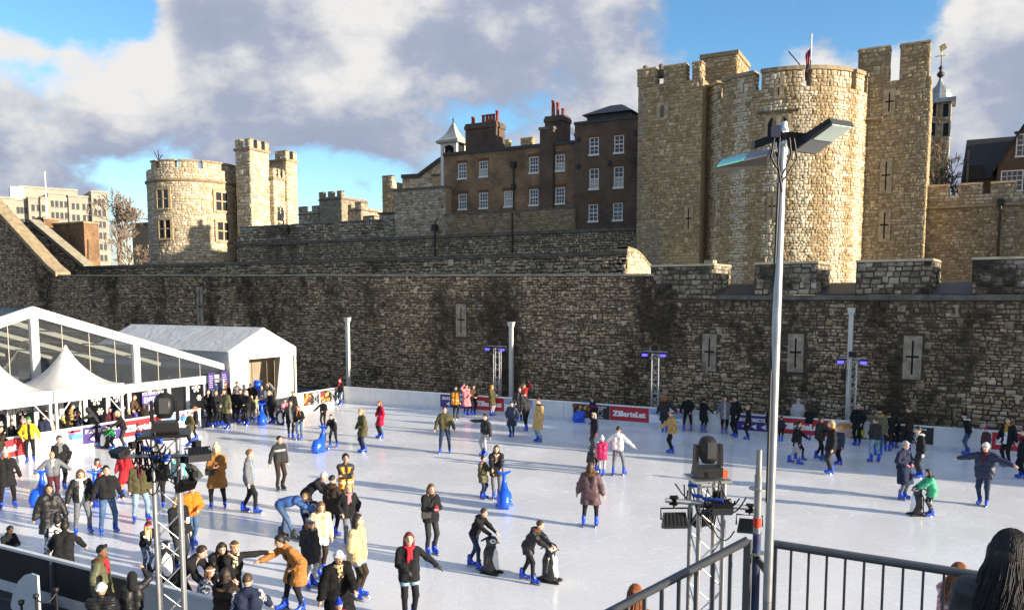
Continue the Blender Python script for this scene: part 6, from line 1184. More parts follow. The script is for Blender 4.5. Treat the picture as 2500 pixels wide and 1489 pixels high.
def near_boards():
    th = thing('rink_barrier', 'dark clear-topped near rink boards in the bottom left foreground', 'barrier', (-14, YN, 0)); us = np.arange(-26., 30., 2.45); dk = mat('dark_board_back', (.035, .034, .036), .35, noise=.3, nscale=2); fr = mat('grey_frame', (.16, .16, .165), .4, .4)
    for i, a in enumerate(us):
        b = MB(); b.box((a + .03, YN - .05, .24), (a + 2.42, YN - .01, BH - .06)); b.build('board_panel', M_BOARD if i in (5,) else dk, th); b = MB(); b.box((a + .02, YN - .06, 0), (a + 2.43, YN, .235)); b.build('kick_plate', M_KICK, th); b = MB(); b.box((a - .03, YN - .11, 0), (a + .03, YN - .055, BH - .062)); b.build('post', fr, th)
    b = MB(); b.box((us[0], YN - .08, BH - .058), (us[-1], YN + .02, BH)); b.build('cap_rail', M_CAP, th)
    c = at_z(60, 1455, .5); th = thing('curved_screen', 'curved white screen panel standing by the near boards at bottom left', 'panel', (c[0], c[1], 0)); b = MB(); P = lambda u, v, d: (c[0] - .9 + u, c[1] + d - .5 * (u - .9) * .5, v); b.prism([(0, 0), (1.7, 0), (1.7, 1.12), (1.35, 1.08), (.95, .95), (.55, .72), (.2, .4), (0, .1)], P, 0, .04); b.build('panel', M_BOARD, th)
    for i, (px, py, lb) in enumerate(((52, 1470, 'leftmost black rope post behind the near boards'), (88, 1455, 'middle black rope post behind the near boards'), (137, 1440, 'black rope post with knobbed top beside the dark near board'))):
        p = at_z(px, py, .95); t = thing('rope_post', lb, 'post', (p[0], p[1], 0), group='black rope posts'); b = MB(); b.tube([(p[0], p[1], 0), (p[0], p[1], .93)], .022, 8); b.lathe([(.15, 0), (.15, .02), (.03, .05)], (p[0], p[1], 0), 12); b.build('post', M_IRON, t); b = MB(); b.lathe([(.025, 0), (.05, .03), (.055, .09), (.0, .11)], (p[0], p[1], .9), 10); b.build('knob', M_IRON, t)
        if i == 2: q = at_z(88, 1455, .95); b = MB(); b.tube([np.array([q[0], q[1], .9]) * (1 - s) + np.array([p[0], p[1], .9]) * s - np.array([0, 0, .5 * s * (1 - s)]) for s in np.linspace(0, 1, 9)], .016, 6); b.build('rope', M_IRON, t)
near_boards()

# ---------------------------------------------------------------- marquees
M_CLEAR = clear_mat('clear_pvc', (.80, .82, .84), .03); M_INNER = mat('tent_lining', (.55, .52, .42), .7); M_INT = mat('dim_interior', (.22, .22, .225), .8, noise=.4, nscale=.8)
def snowflake(th, pl, u, v, r):
    b = MB()
    for k in range(6):
        a = k * math.pi / 3; d = np.array([math.cos(a), math.sin(a)]); n = np.array([-d[1], d[0]])
        def bar(p0, p1, w):
            q = np.array(p1) - np.array(p0); q = q / np.linalg.norm(q); m_ = np.array([-q[1], q[0]]) * w; b.prism([tuple(np.array(p0) + m_), tuple(np.array(p0) - m_), tuple(np.array(p1) - m_), tuple(np.array(p1) + m_)], lambda x, y, dd: pl(u + x, v + y, dd), .012 + .0004 * k, .016 + .0004 * k)
        bar((0, 0), tuple(d * r), r * .075)
        for s in (.45, .72):
            for sg in (-1, 1): bar(tuple(d * r * s), tuple(d * r * (s + .22) + n * sg * r * .24), r * .06)
    b.build('snowflake_decal', M_WTXT, th)
def big_marquee():
    xs = -34.9; pl = Plane(xs, 0, R(90)); q = lambda px, py: at_x(px, py, xs); ap = q(78, 750); er = q(545, 890); yc = ap[1]; hw = er[1] - yc; za = ap[2]; ze = er[2]; L_ = 26.
    th = thing('clear_gable_marquee', 'large white marquee with a clear gable and snowflake windows at left', 'marquee', (xs, yc, 0)); w = .20
    # roof sheets
    for sg in (-1, 1):
        b = MB(); n = 5; xx = np.linspace(xs, xs - L_, n + 1)
        for a, c in zip(xx, xx[1:]):
            b = MB(); b.hexa([(a - .005, yc, za - .05), (a - .005, yc + sg * hw, ze - .05), (c + .005, yc + sg * hw, ze - .05), (c + .005, yc, za - .05), (a - .005, yc, za), (a - .005, yc + sg * hw, ze), (c + .005, yc + sg * hw, ze), (c + .005, yc, za)]); b.build('roof_sheet', M_CLEAR, th)
        for i, a in enumerate(np.linspace(xs - 4.8, xs - L_ + .5, 5)): b = MB(); b.hexa([(a, yc, za - .32), (a, yc + sg * (hw - .2), ze - .28), (a - .14, yc + sg * (hw - .2), ze - .28), (a - .14, yc, za - .32), (a, yc, za - .06), (a, yc + sg * (hw - .2), ze - .07), (a - .14, yc + sg * (hw - .2), ze - .07), (a - .14, yc, za - .06)]); b.build('inner_rafter', M_INNER, th)
        # gable rafter
        b = MB(); b.hexa([(xs - .12, yc, za - .42), (xs - .12, yc + sg * hw, ze - .30), (xs + .10, yc + sg * hw, ze - .30), (xs + .10, yc, za - .42), (xs - .12, yc, za + .04), (xs - .12, yc + sg * hw, ze + .04), (xs + .10, yc + sg * hw, ze + .04), (xs + .10, yc, za + .04)]); b.build('gable_rafter', M_TENT, th)
        for k in range(3): y0 = yc + sg * hw * (.28 + .24 * k); zz = za + (ze - za) * (.28 + .24 * k) - .3; b = MB(); b.tube([(xs - .3, y0, zz), (xs - L_, y0, zz)], .05, 6); b.build('purlin', M_INNER, th)
    zb = ze - .5
    for yy in (yc, q(330, 860)[1], 2 * yc - q(330, 860)[1]): zt = za + (ze - za) * abs(yy - yc) / hw - .3; b = MB(); b.box((xs - .08, yy - .17, zb), (xs + .13, yy + .17, zt)); b.build('gable_post', M_TENT, th)
    b = MB(); b.box((xs - .1, yc - hw, zb - .42), (xs + .16, yc + hw, zb)); b.build('eave_beam', M_TENT, th)
    # clear gable panes
    ys = [yc - hw + .35, 2 * yc - q(330, 860)[1], yc, q(330, 860)[1], yc + hw - .35]
    for a, c in zip(ys, ys[1:]):
        f = lambda yy: za + (ze - za) * abs(yy - yc) / hw - .25; b = MB(); b.prism([(a, zb), (c, zb), (c, max(f(c), zb + .01)), (a, max(f(a), zb + .01))], lambda u, v, d: pl(u, v, d), -.03, -.02); b.build('clear_pane', M_CLEAR, th)
        for s in np.arange(a + 1.3, c - .3, 1.3): b = MB(); b.box((xs - .04, s - .012, zb), (xs - .015, s + .012, f(s))); b.build('pane_seam', M_INNER, th)
    # glazed wall below with snowflakes
    pw = Plane(xs + .02, 0, R(90)); y0 = yc - hw; n = 18; us = np.linspace(y0, yc + hw - .2, n + 1); zt = zb - .42
    for i, a in enumerate(us): b = MB(); b.box((xs - .06, a - .10, 0), (xs + .08, a + .10, zt - .002)); b.build('mullion', M_ALU, th)
    for i, (a, c) in enumerate(zip(us, us[1:])):
        b = MB(); b.box((xs - .03, a + .1, .05), (xs - .015, c - .1, zt - .002)); b.build('glass_panel', clear_mat('marquee_glass', (.45, .47, .5), .03, (.2, .2, .2)), th)
        if i not in (13, 15): snowflake(th, pw, (a + c) / 2, 1.62, .27); snowflake(th, pw, (a + c) / 2 + .18, 1.05, .17)
    b = MB(); b.box((xs - L_, yc - hw, 0), (xs - L_ + .1, yc + hw, ze)); b.build('back_wall', M_CLEAR, th); b = MB(); b.box((xs - L_, yc + hw - .1, 0), (xs - .12, yc + hw, ze - .31)); b.build('side_wall', M_CLEAR, th)
    for k, (yy, hh) in enumerate(((yc - 3, 2.2), (yc + 2, 2.5), (yc + 5, 1.9), (yc - 6, 2.))): b = MB(); b.box((xs - 9 - k, yy, 0), (xs - 7.5 - k, yy + 2.2, hh)); b.build('bar_counter', M_INT, th)
    s0 = q(346, 950); t = thing('exit_sign', 'purple ICE RINK EXIT sign hanging in the marquee window', 'sign', (xs + .12, s0[1], 1.2)); y1, y2 = q(342, 950)[1], q(376, 950)[1]; b = MB(); b.box((xs + .10, y1, 1.05), (xs + .13, y2, zt - .08)); b.build('panel', mat('sign_purple', (.10, .065, .36), .5), t)
    ym = (y1 + y2) / 2; rt = (R(90), 0, R(90)); zc_ = (1.05 + zt) / 2; text('lettering', 'ICE RINK', .22, local(t, (xs + .136, ym, zc_ + .20)), rt, M_WTXT, t, bold=.006, sx=.85); text('lettering', 'EXIT', .36, local(t, (xs + .136, ym, zc_ - .12)), rt, M_WTXT, t, bold=.012, sx=.85)
    # open door by the entrance
    dq = q(512, 960); t = thing('glazed_door', 'open white framed glass door at the rink entrance', 'door', (xs + .3, dq[1], 0)); b = MB(); y3 = dq[1]; b.box((xs + .2, y3, 0), (xs + .26, y3 + .06, 2.05)); b.box((xs + 1.0, y3, 0), (xs + 1.06, y3 + .06, 2.05)); b.box((xs + .26, y3, 1.97), (xs + 1.0, y3 + .06, 2.05)); b.box((xs + .26, y3, 0), (xs + 1.0, y3 + .06, .12)); b.build('frame', M_ALU, t); b = MB(); b.box((xs + .26, y3 + .02, .12), (xs + 1.0, y3 + .035, 1.97)); b.build('pane', M_CLEAR, t)
big_marquee()
def pagoda(yc, label):
    xc, hw = -33.35, 1.58; z0, z1, zt = 2.12, 2.62, 4.38; th = thing('pagoda_tent', label, 'tent', (xc, yc, 0), group='pointed white pagoda tents'); b = MB(); n = 10; prof = [(1 - (i / n), z1 + (zt - z1) * ((i / n) ** 1.9 * .82 + .18 * (i / n))) for i in range(n + 1)]; V = []; F = []; K = 20
    for (r, z) in prof:
        for k in range(K):
            a = 2 * math.pi * k / K + math.pi / 4; c, s = math.cos(a), math.sin(a); m_ = max(abs(c), abs(s)); t = r ** 1.2; sq = 1 / m_; rad = hw * r * (sq * t + 1.05 * (1 - t)); V.append((xc + c * max(rad, .03), yc + s * max(rad, .03), z))
    for i in range(n):
        for k in range(K): F.append((i * K + k, i * K + (k + 1) % K, (i + 1) * K + (k + 1) % K, (i + 1) * K + k))
    F.append(tuple(n * K + k for k in range(K))); b.add(V, F, 0, True); b.build('canopy', M_TENT, th)
    for (a, c) in (((-1, -1), (1, -1)), ((1, -1), (1, 1)), ((1, 1), (-1, 1)), ((-1, 1), (-1, -1))):
        b = MB(); p0, p1 = np.array([xc + a[0] * hw, yc + a[1] * hw]), np.array([xc + c[0] * hw, yc + c[1] * hw]); d = (p1 - p0) / np.linalg.norm(p1 - p0); nn = np.array([d[1], -d[0]]) * .025; b.hexa([(*(p0 - nn), z0), (*(p1 - nn), z0), (*(p1 + nn), z0), (*(p0 + nn), z0), (*(p0 - nn), z1 + .03), (*(p1 - nn), z1 + .03), (*(p1 + nn), z1 + .03), (*(p0 + nn), z1 + .03)]); b.build('valance', M_TENT, th)
    for sx in (-1, 1):
        for sy in (-1, 1): b = MB(); b.box((xc + sx * (hw - .08) - .05, yc + sy * (hw - .08) - .05, 0), (xc + sx * (hw - .08) + .05, yc + sy * (hw - .08) + .05, z0 + .1)); b.tube([(xc + sx * (hw - .08), yc + sy * (hw - .08), 1.35), (xc + sx * (hw - .08), yc + sy * (hw - .75), z0 + .05)], .025, 6); b.build('leg', M_ALU, th)
pagoda(21.45, 'pointed white pagoda tent in front of the clear gable'); pagoda(18.2, 'pointed white pagoda tent cut by the left edge'); 
def small_marquee():
    xs = -34.45; pl = Plane(xs, 0, R(90)); q = lambda px, py: at_x(px, py, xs); y0, y1 = 31.55, 36.6; yc = (y0 + y1) / 2; ze, za = 3.45, 4.68; L_ = 11.5; th = thing('entrance_marquee', 'white ridge marquee with open front beside the moat wall', 'marquee', (xs, yc, 0))
    for sg, ye in ((-1, y0), (1, y1)):
        xx = np.linspace(xs, xs - L_, 4)
        for a, c in zip(xx, xx[1:]): b = MB(); b.hexa([(a - .012, yc, za - .04), (a - .012, ye + sg * .12, ze - .06), (c + .012, ye + sg * .12, ze - .06), (c + .012, yc, za - .04), (a - .012, yc, za), (a - .012, ye + sg * .12, ze - .02), (c + .012, ye + sg * .12, ze - .02), (c + .012, yc, za)]); b.build('roof_sheet', M_TENT, th)
        b = MB(); b.box((xs - L_, ye - .02, ze - .42), (xs, ye + .02, ze - .07)); b.build('valance', M_TENT, th)
        b = MB(); b.box((xs - L_, ye - sg * .06 - .02, 0), (xs - .1, ye - sg * .06 + .02, ze - .1)); b.build('side_wall', mat('grey_tent_wall', (.62, .62, .63), .6), th)
    b = MB(); b.prism([(y0 - .1, ze - .55), (y1 + .1, ze - .55), (y1 + .1, ze - .05), (yc, za), (y0 - .1, ze - .05)], lambda u, v, d: pl(u, v, d), 0, .05); b.build('gable', M_TENT, th)
    o0, o1 = q(612, 900)[1], q(690, 900)[1]; b = MB(); b.box((xs - .01, y0, 0), (xs + .03, o0 - .15, ze - .552)); b.build('front_curtain', M_TENT, th)
    b = MB(); b.add([(xs + .0, o1 - .15, ze - .56), (xs + .0, y1 - .75, ze - .56), (xs + .02, y1 - .75, 0), (xs + .02, o1 - .65, 0), (xs - .03, o1 - .15, ze - .56), (xs - .03, y1 - .75, ze - .56), (xs - .03, y1 - .75, 0), (xs - .03, o1 - .65, 0)], [(0, 1, 2, 3), (7, 6, 5, 4), (0, 3, 7, 4), (1, 5, 6, 2), (0, 4, 5, 1), (3, 2, 6, 7)]); b.build('front_curtain', M_TENT, th)
    V = []; F = []
    for i in range(9):
        for z in (0, ze - .56): V.append((xs + .02 * (i % 2) - .01, y1 - .72 + i * .075, z))
    b = MB(); b.add(V, [(2 * i, 2 * i + 2, 2 * i + 3, 2 * i + 1) for i in range(8)]); o = b.build('gathered_curtain', mat('grubby_pvc', (.55, .53, .46), .6, noise=.3, nscale=2), th); s_ = o.modifiers.new('sheet_thickness', 'SOLIDIFY'); s_.thickness = .02
    for yy in (y0, y1): b = MB(); b.box((xs - .06, yy - .06, 0), (xs + .06, yy + .06, ze - .45)); b.build('corner_post', M_ALU, th)
    b = MB(); b.box((xs - 1.6, y0 + .1, 0), (xs - 1.5, y1 - .1, ze)); b.build('inner_screen', mat('brown_screen', (.29, .23, .16), .8, noise=.2, nscale=2), th)
    for k in range(4): b = MB(); b.box((xs - 1.49, o0 + .0 + k * .75, 0), (xs - 1.46, o0 + .04 + k * .75, ze - .5)); b.build('screen_seam', M_INT, th)
    for (yy, lb) in ((30.35, 'purple notice board left of the entrance marquee'), (31.25, 'small purple notice beside the entrance marquee')): t = thing('notice_board', lb, 'sign', (xs - .1, yy, 1.4)); b = MB(); b.box((xs - .16, yy - .22, 1.45), (xs - .12, yy + .22, 2.35)); b.build('panel', M_PUR, t); b = MB(); [b.box((xs - .119, yy - .17, 1.55 + .12 * k), (xs - .116, yy + .15 - .03 * (k % 3), 1.59 + .12 * k)) for k in range(6)]; b.build('printed_lines', mat('print_grey', (.4, .38, .5), .6), t)
small_marquee()

# ---------------------------------------------------------------- lamp posts, trusses
def lamp_post(px, pyt, label):
    p = at_y(px, pyt, 40.5); x, y, zt = p[0], 40.5, p[2]; th = thing('lamp_post', label, 'lamp post', (x, y, 0), group='cream lamp posts along the moat wall'); m = mat('cream_paint', (.60, .60, .57), .5, noise=.1)
    b = MB(); b.box((x - .10, y - .10, 0), (x + .10, y + .10, zt - .38)); b.build('post', m, th); b = MB(); b.lathe([(.13, 0), (.15, .08), (.2, .16), (.24, .34), (.26, .38), (0, .38)], (x, y, zt - .378), 4, smooth=False, a0=math.pi / 4, a1=math.pi / 4 + 2 * math.pi); b.build('capital', m, th); b = MB(); b.box((x - .2, y - .2, 0), (x + .2, y + .2, .4)); b.build('plinth', m, th)
lamp_post(848, 775, 'cream lamp post right of the entrance marquee'); lamp_post(1248, 786, 'cream lamp post beside the middle lighting truss'); lamp_post(2079, 752, 'tallest cream lamp post beside the right far truss')
M_TRUSS = mat('truss_aluminium', (.60, .61, .63), .33, .85, noise=.12, nscale=9); M_LEDB = mat('blue_led', (.05, .03, .4), .4, emit=(.07, .05, 1., 2.0)); M_BODY = mat('black_housing', (.009, .009, .010), .42, spec=.35)
def truss(b, x, y, z0, z1, w, rz, r, rb, pitch):
    c, s = math.cos(rz), math.sin(rz); C = [(x + w / 2 * (i * c - j * s), y + w / 2 * (i * s + j * c)) for i, j in ((-1, -1), (1, -1), (1, 1), (-1, 1))]; return C
def make_truss(th, x, y, z0, z1, w=.29, rz=0., r=.025, rb=.010, pitch=.29, n=10):
    C = truss(None, x, y, z0, z1, w, rz, r, rb, pitch)
    for (a, c) in C: b = MB(); b.tube([(a, c, z0), (a, c, z1)], r, n); b.build('chord', M_TRUSS, th)
    k = max(1, round((z1 - z0) / pitch)); zz = np.linspace(z0, z1, k + 1)
    for f in range(4):
        p, q = C[f], C[(f + 1) % 4]
        for i in range(k): u, v = (p, q) if (i + f) % 2 == 0 else (q, p); b = MB(); b.tube([(u[0], u[1], zz[i] + .02), (v[0], v[1], zz[i + 1] - .02)], rb, 6, cap=False); b.build('brace', M_TRUSS, th)
    for zq in (z1 - .03, z1 - 2.03):
        if zq > z0:
            for f in range(4): p, q = C[f], C[(f + 1) % 4]; b = MB(); b.tube([(p[0], p[1], zq), (q[0], q[1], zq)], rb * 1.2, 6); b.build('end_ring', M_TRUSS, th)
    return C
def far_truss(px, label):
    p = at_y(px, 850, 39.3); x, y = p[0], 39.3; zt = 3.55; th = thing('lighting_truss', label, 'lighting stand', (x, y, 0), group='slim lighting trusses behind the far boards'); make_truss(th, x, y, 0, zt, .34, .2, .028, .014, .36, 6)
    b = MB(); b.tube([(x - .6, y - .05, zt + .12), (x + .6, y - .05, zt + .12)], .03, 6); b.build('crossbar', M_TRUSS, th)
    for s in (-1, 1):
        b = MB(); b.obox((x + s * .48, y - .18, zt - .02), (.17, 0, 0), (0, .12, 0), (0, .03, .10)); o = b.build('flood_lamp', M_BODY, th); b = MB(); b.obox((x + s * .48, y - .31, zt - .05), (.14, 0, 0), (0, .006, 0), (0, .015, .06)); b.build('led_face', M_LEDB, o)
    b = MB(); b.box((x - .17, y - .2, zt + .18), (x + .17, y + .14, zt + .42)); b.tube([(x, y, zt + .1), (x, y, zt + .75)], .02, 5); b.build('control_box', M_BODY, th)
    b = MB(); b.box((x - .45, y - .15, zt - .9), (x - .25, y + .1, zt - .45)); b.build('loudspeaker', M_BODY, th)
far_truss(1214, 'slim lighting truss with blue lamps left of centre behind the far boards'); far_truss(1601, 'slim lighting truss with blue lamps behind the clear red banner'); far_truss(2083, 'slim lighting truss with blue lamps at right beside the lamp post')

def moving_head(th, x, y, z, rz, s=1.):
    """moving-head spotlight: base, yoke, egg-shaped head, under a clear rain dome"""
    c, q = math.cos(rz), math.sin(rz); T_ = lambda a, b_, d: (x + s * (a * c - b_ * q), y + s * (a * q + b_ * c), z + s * d)
    b = MB(); b.hexa([T_(-.15, -.12, .01), T_(.15, -.12, .01), T_(.15, .12, .01), T_(-.15, .12, .01), T_(-.14, -.11, .11), T_(.14, -.11, .11), T_(.14, .11, .11), T_(-.14, .11, .11)]); b.build('base', M_BODY, th)
    for sg in (-1, 1): b = MB(); b.hexa([T_(sg * .12, -.05, .115), T_(sg * .16, -.05, .115), T_(sg * .16, .05, .115), T_(sg * .12, .05, .115), T_(sg * .125, -.045, .36), T_(sg * .155, -.045, .36), T_(sg * .155, .045, .36), T_(sg * .125, .045, .36)]); b.build('yoke_arm', M_BODY, th)
    prof = [(.0, -.15), (.07, -.145), (.105, -.08), (.115, .0), (.11, .06), (.085, .12), (.05, .145), (0, .15)]; b = MB(); V = []; F = []; n = 14
    for (r, h) in prof:
        for k in range(n): a = 2 * math.pi * k / n; V.append(T_(r * math.cos(a), r * math.sin(a) * .85 + h * .15, .30 + h))
    for i in range(len(prof) - 1):
        for k in range(n): F.append((i * n + k, i * n + (k + 1) % n, (i + 1) * n + (k + 1) % n, (i + 1) * n + k))
    b.add(V, F, 0, True); o = b.build('lamp_head', M_BODY, th); b = MB(); b.obox(T_(0, -.115, .31), (s * .05 * c, s * .05 * q, 0), (s * .012 * -q, s * .012 * c, 0), (0, 0, s * .09)); b.build('head_stripe', mat('grey_trim', (.06, .06, .062), .35), o)
    dm = clear_mat('clear_dome', (.96, .965, .97), .004, (.7, .7, .7), .012); h = .205; H = .55
    for (a0, a1, b0, b1, c0, c1) in ((-h, h, -h, -h + .006, 0, H), (-h, h, h - .006, h, 0, H), (-h, -h + .006, -h + .006, h - .006, 0, H), (h - .006, h, -h + .006, h - .006, 0, H), (-h, h, -h, h, H, H + .006)): b = MB(); b.hexa([T_(a0, b0, c0), T_(a1, b0, c0), T_(a1, b1, c0), T_(a0, b1, c0), T_(a0, b0, c1), T_(a1, b0, c1), T_(a1, b1, c1), T_(a0, b1, c1)]); b.build('rain_dome', dm, th)
    return T_
def par_lamp(th, p, yaw, tilt=.3, s=1.):
    """flood lamp hung from a clamp, finned back"""
    M3 = np.array(Matrix.Rotation(yaw, 3, 'Z') @ Matrix.Rotation(tilt, 3, 'X')); p = np.array(p); V = lambda a, b_, c: p + M3 @ np.array([a, b_, c]) * s
    b = MB(); e = [V(-.16, -.06, -.30), V(.16, -.06, -.30), V(.16, .07, -.30), V(-.16, .07, -.30), V(-.13, -.05, -.11), V(.13, -.05, -.11), V(.13, .05, -.11), V(-.13, .05, -.11)]; b.hexa(e); [b.hexa([V(-.125 + .05 * k, -.066, -.27), V(-.105 + .05 * k, -.066, -.27), V(-.105 + .05 * k, .074, -.27), V(-.125 + .05 * k, .074, -.27), V(-.12 + .045 * k, -.06, -.12), V(-.105 + .045 * k, -.06, -.12), V(-.105 + .045 * k, .06, -.12), V(-.12 + .045 * k, .06, -.12)]) for k in range(6)]; o = b.build('flood_lamp', M_BODY, th)
    b = MB(); b.tube([V(-.17, 0, -.2), V(-.17, 0, -.06), V(.17, 0, -.06), V(.17, 0, -.2)], .012 * s, 6, smooth=False); b.tube([V(0, 0, -.06), V(0, 0, .06)], .016 * s, 6); b.box(tuple(V(0, 0, .03) - .035), tuple(V(0, 0, .03) + .035)); b.tube([V(-.05, 0, .09), V(.05, 0, .09)], .01 * s, 5); b.build('clamp', M_BODY, o)
    b = MB(); b.hexa([V(-.15, -.055, -.31), V(.15, -.055, -.31), V(.15, .065, -.31), V(-.15, .065, -.31), V(-.15, -.055, -.302), V(.15, -.055, -.302), V(.15, .065, -.302), V(-.15, .065, -.302)]); b.build('lens', mat('lamp_lens', (.06, .065, .07), .1), o)
def cables(th, x, y, z, seed, n=7, r=.007):
    rr = random.Random(seed)
    for i in range(n):
        p0 = np.array([x + rr.uniform(-.2, .2), y - .17 + rr.uniform(-.04, .05), z + rr.uniform(-.05, .16)]); p1 = np.array([x + rr.uniform(-.35, .4), y - .16 + rr.uniform(-.05, .05), z + rr.uniform(-.35, .1)]); sag = rr.uniform(.05, .25); b = MB(); b.tube([p0 * (1 - s) + p1 * s - np.array([0, 0, sag * 4 * s * (1 - s)]) for s in np.linspace(0, 1, 8)], r, 5); b.build('cable', M_IRON, th)
    for i in range(4): c = (x + rr.uniform(-.2, .2), y - .19, z + rr.uniform(-.03, .12)); b = MB(); b.tube([(c[0] - .04, c[1], c[2]), (c[0] + .05, c[1], c[2])], .017, 7); b.build('blue_connector', mat('blue_connector', (.02, .08, .45), .4), th)
def near_truss_right():
    p = at_d(1727, 1172, 7.5); x, y, zt = p; th = thing('lighting_truss', 'aluminium truss with spotlight under a clear box by the railing', 'lighting stand', (x, y, 0)); rz = YAW + .12; make_truss(th, x, y, 0, zt, .235, rz, .024, .008, .25)
    T_ = moving_head(th, x, y, zt + .04, rz, .84); b = MB(); b.obox((x, y, zt + .02), (.175 * math.cos(rz), .175 * math.sin(rz), 0), (-.175 * math.sin(rz), .175 * math.cos(rz), 0), (0, 0, .012)); b.build('top_plate', M_TRUSS, th)
    d = np.array([math.cos(YAW), math.sin(YAW), 0]); f = np.array([math.sin(YAW), -math.cos(YAW), 0]); z = zt - .20
    b = MB(); b.tube([p * [1, 1, 0] + d * -.42 + f * .15 + [0, 0, z + .05], p * [1, 1, 0] + d * .42 + f * .15 + [0, 0, z - .03]], .025, 8); b.build('crossbar', M_TRUSS, th)
    par_lamp(th, p * [1, 1, 0] + d * -.34 + f * .15 + [0, 0, z + .02], YAW + .05, -.25, .74); par_lamp(th, p * [1, 1, 0] + d * .36 + f * .15 + [0, 0, z - .05], YAW - .3, -.35, .68); par_lamp(th, p * [1, 1, 0] + d * .06 + f * .17 + [0, 0, z + .09], YAW, -1.0, .62); par_lamp(th, p * [1, 1, 0] + d * .02 + f * -.02 + [0, 0, z - .05], YAW + .6, .4, .7)
    cables(th, x, y - .02, zt - .1, 3, 10); b = MB(); b.obox(p + d * .12 + f * .178 + [0, 0, .10], d * .022, f * .002, (0, 0, .04)); b.build('orange_sticker', mat('orange_sticker', (.8, .12, .04), .6), th)
near_truss_right()
def near_truss_left():
    p = at_d(404, 1062, 8.7); x, y, zt = p; th = thing('lighting_truss', 'tall aluminium truss crowded with black lamps and cables at bottom left', 'lighting stand', (x, y, 0)); rz = YAW + .35; make_truss(th, x, y, 0, zt, .25, rz, .024, .009, .30)
    moving_head(th, x, y, zt + .05, rz, .92); b = MB(); b.obox((x, y, zt + .02), (.25 * math.cos(rz), .25 * math.sin(rz), 0), (-.25 * math.sin(rz), .25 * math.cos(rz), 0), (0, 0, .016)); b.build('top_plate', M_BODY, th)
    d = np.array([math.cos(YAW), math.sin(YAW), 0]); f = np.array([math.sin(YAW), -math.cos(YAW), 0]); P = p * [1, 1, 0]; z = zt - .2
    b = MB(); b.tube([P + d * -.4 + f * .16 + [0, 0, z], P + d * .5 + f * .16 + [0, 0, z]], .025, 8); b.build('crossbar', M_TRUSS, th)
    par_lamp(th, P + d * .40 + f * .16 + [0, 0, z + .12], YAW + .5, -1.1, .74); par_lamp(th, P + d * .28 + f * .16 + [0, 0, z - .05], YAW - .9, .5, .7); par_lamp(th, P + d * .36 + f * .2 + [0, 0, z - .2], YAW + 1.1, .7, .68); par_lamp(th, P + d * -.04 + f * .15 + [0, 0, z - .06], YAW + .2, .2, .7); par_lamp(th, P + d * -.28 + f * .2 + [0, 0, z + .12], YAW - .6, -1.2, .65)
    cables(th, x, y - .05, zt - .08, 8, 16, .009); cables(th, x + .15, y - .05, zt - .2, 18, 10, .008)
near_truss_left()

# ---------------------------------------------------------------- camera-side stair, railing, lamp pole
M_RAIL = mat('grey_rail_paint', (.13, .135, .145), .45, .3, noise=.15, nscale=12); M_GALV = mat('galvanised_tube', (.44, .45, .46), .38, .8, noise=.2, nscale=7); M_BLUEP = mat('scuffed_blue_paint', (.035, .055, .14), .55, noise=.5, nscale=18)
def railings():
    A, B = at_d(1890, 1327, 5.05), at_d(2520, 1424, 4.35); th = thing('platform_railing', 'grey steel railing with thin balusters at bottom right', 'railing', (A[0], A[1], 3.85)); d = B - A; L_ = np.linalg.norm(d); n = int(L_ / .098)
    b = MB(); b.tube([A, B], .026, 10); b.build('top_rail', M_RAIL, th); lo = np.array([0, 0, -1.02]); b = MB(); b.tube([A + lo, B + lo], .02, 8); b.build('bottom_rail', M_RAIL, th)
    for i in range(1, n): q = A + d * i / n; b = MB(); b.tube([q - [0, 0, .02], q + lo], .0085, 6); b.build('baluster', M_RAIL, th)
    b = MB(); b.box((A[0] - .02, A[1] - .02, A[2] - 1.1), (A[0] + .02, A[1] + .02, A[2])); b.build('end_post', M_RAIL, th)
    C, D = at_d(1826, 1318, 5.0), at_d(1490, 1492, 5.0); th2 = thing('stair_railing', 'grey stair handrail with square balusters sloping down to the left', 'railing', (C[0], C[1], 3.85)); d = D - C; E_ = C + d * 1.6
    b = MB(); b.tube([C, E_], .027, 10); b.build('handrail', M_RAIL, th2); b = MB(); b.obox(C - [0, 0, .55], (.022, 0, 0), (0, .022, 0), (0, 0, .55)); b.build('end_post', M_RAIL, th2)
    for i in range(1, 13): q = C + d * i * .125; b = MB(); b.obox(q - [0, 0, .55], (.011, 0, 0), (0, .011, 0), (0, 0, .55)); b.build('baluster', M_RAIL, th2)
    b = MB(); b.tube([C - [0, 0, 1.06], E_ - [0, 0, 1.06]], .018, 8); b.build('bottom_rail', M_RAIL, th2)
    th = thing('viewing_platform', 'steel viewing platform and stair below the camera', 'platform', (2, 2.5, 0)); dk = mat('deck_plate', (.10, .10, .105), .6, .3, noise=.3, nscale=5)
    b = MB(); b.box((-.95, .6, 3.73), (7, 4.95, 3.85)); b.build('deck', dk, th)
    for k in range(14): b = MB(); b.box((-1.2 - k * .27, 4.0, 3.6 - k * .19), (-.93 - k * .27, 5.1, 3.64 - k * .19)); b.build('tread', dk, th)
    for (xx, yy) in ((-.8, .8), (-.8, 4.8), (6.8, .8), (6.8, 4.8), (3, 4.8), (3, .8)): b = MB(); b.tube([(xx, yy, 0), (xx, yy, 3.73)], .05, 8); b.build('leg', M_GALV, th)
    b = MB(); b.box((-3.4, 5.6, 1.55), (9, 9.3, 1.65)); b.build('lower_deck', dk, th)
    for (xx, yy) in ((-3.2, 5.8), (-3.2, 9.1), (8.8, 5.8), (8.8, 9.1), (3, 9.1)): b = MB(); b.tube([(xx, yy, 0), (xx, yy, 1.55)], .05, 8); b.build('leg', M_GALV, th)
railings()
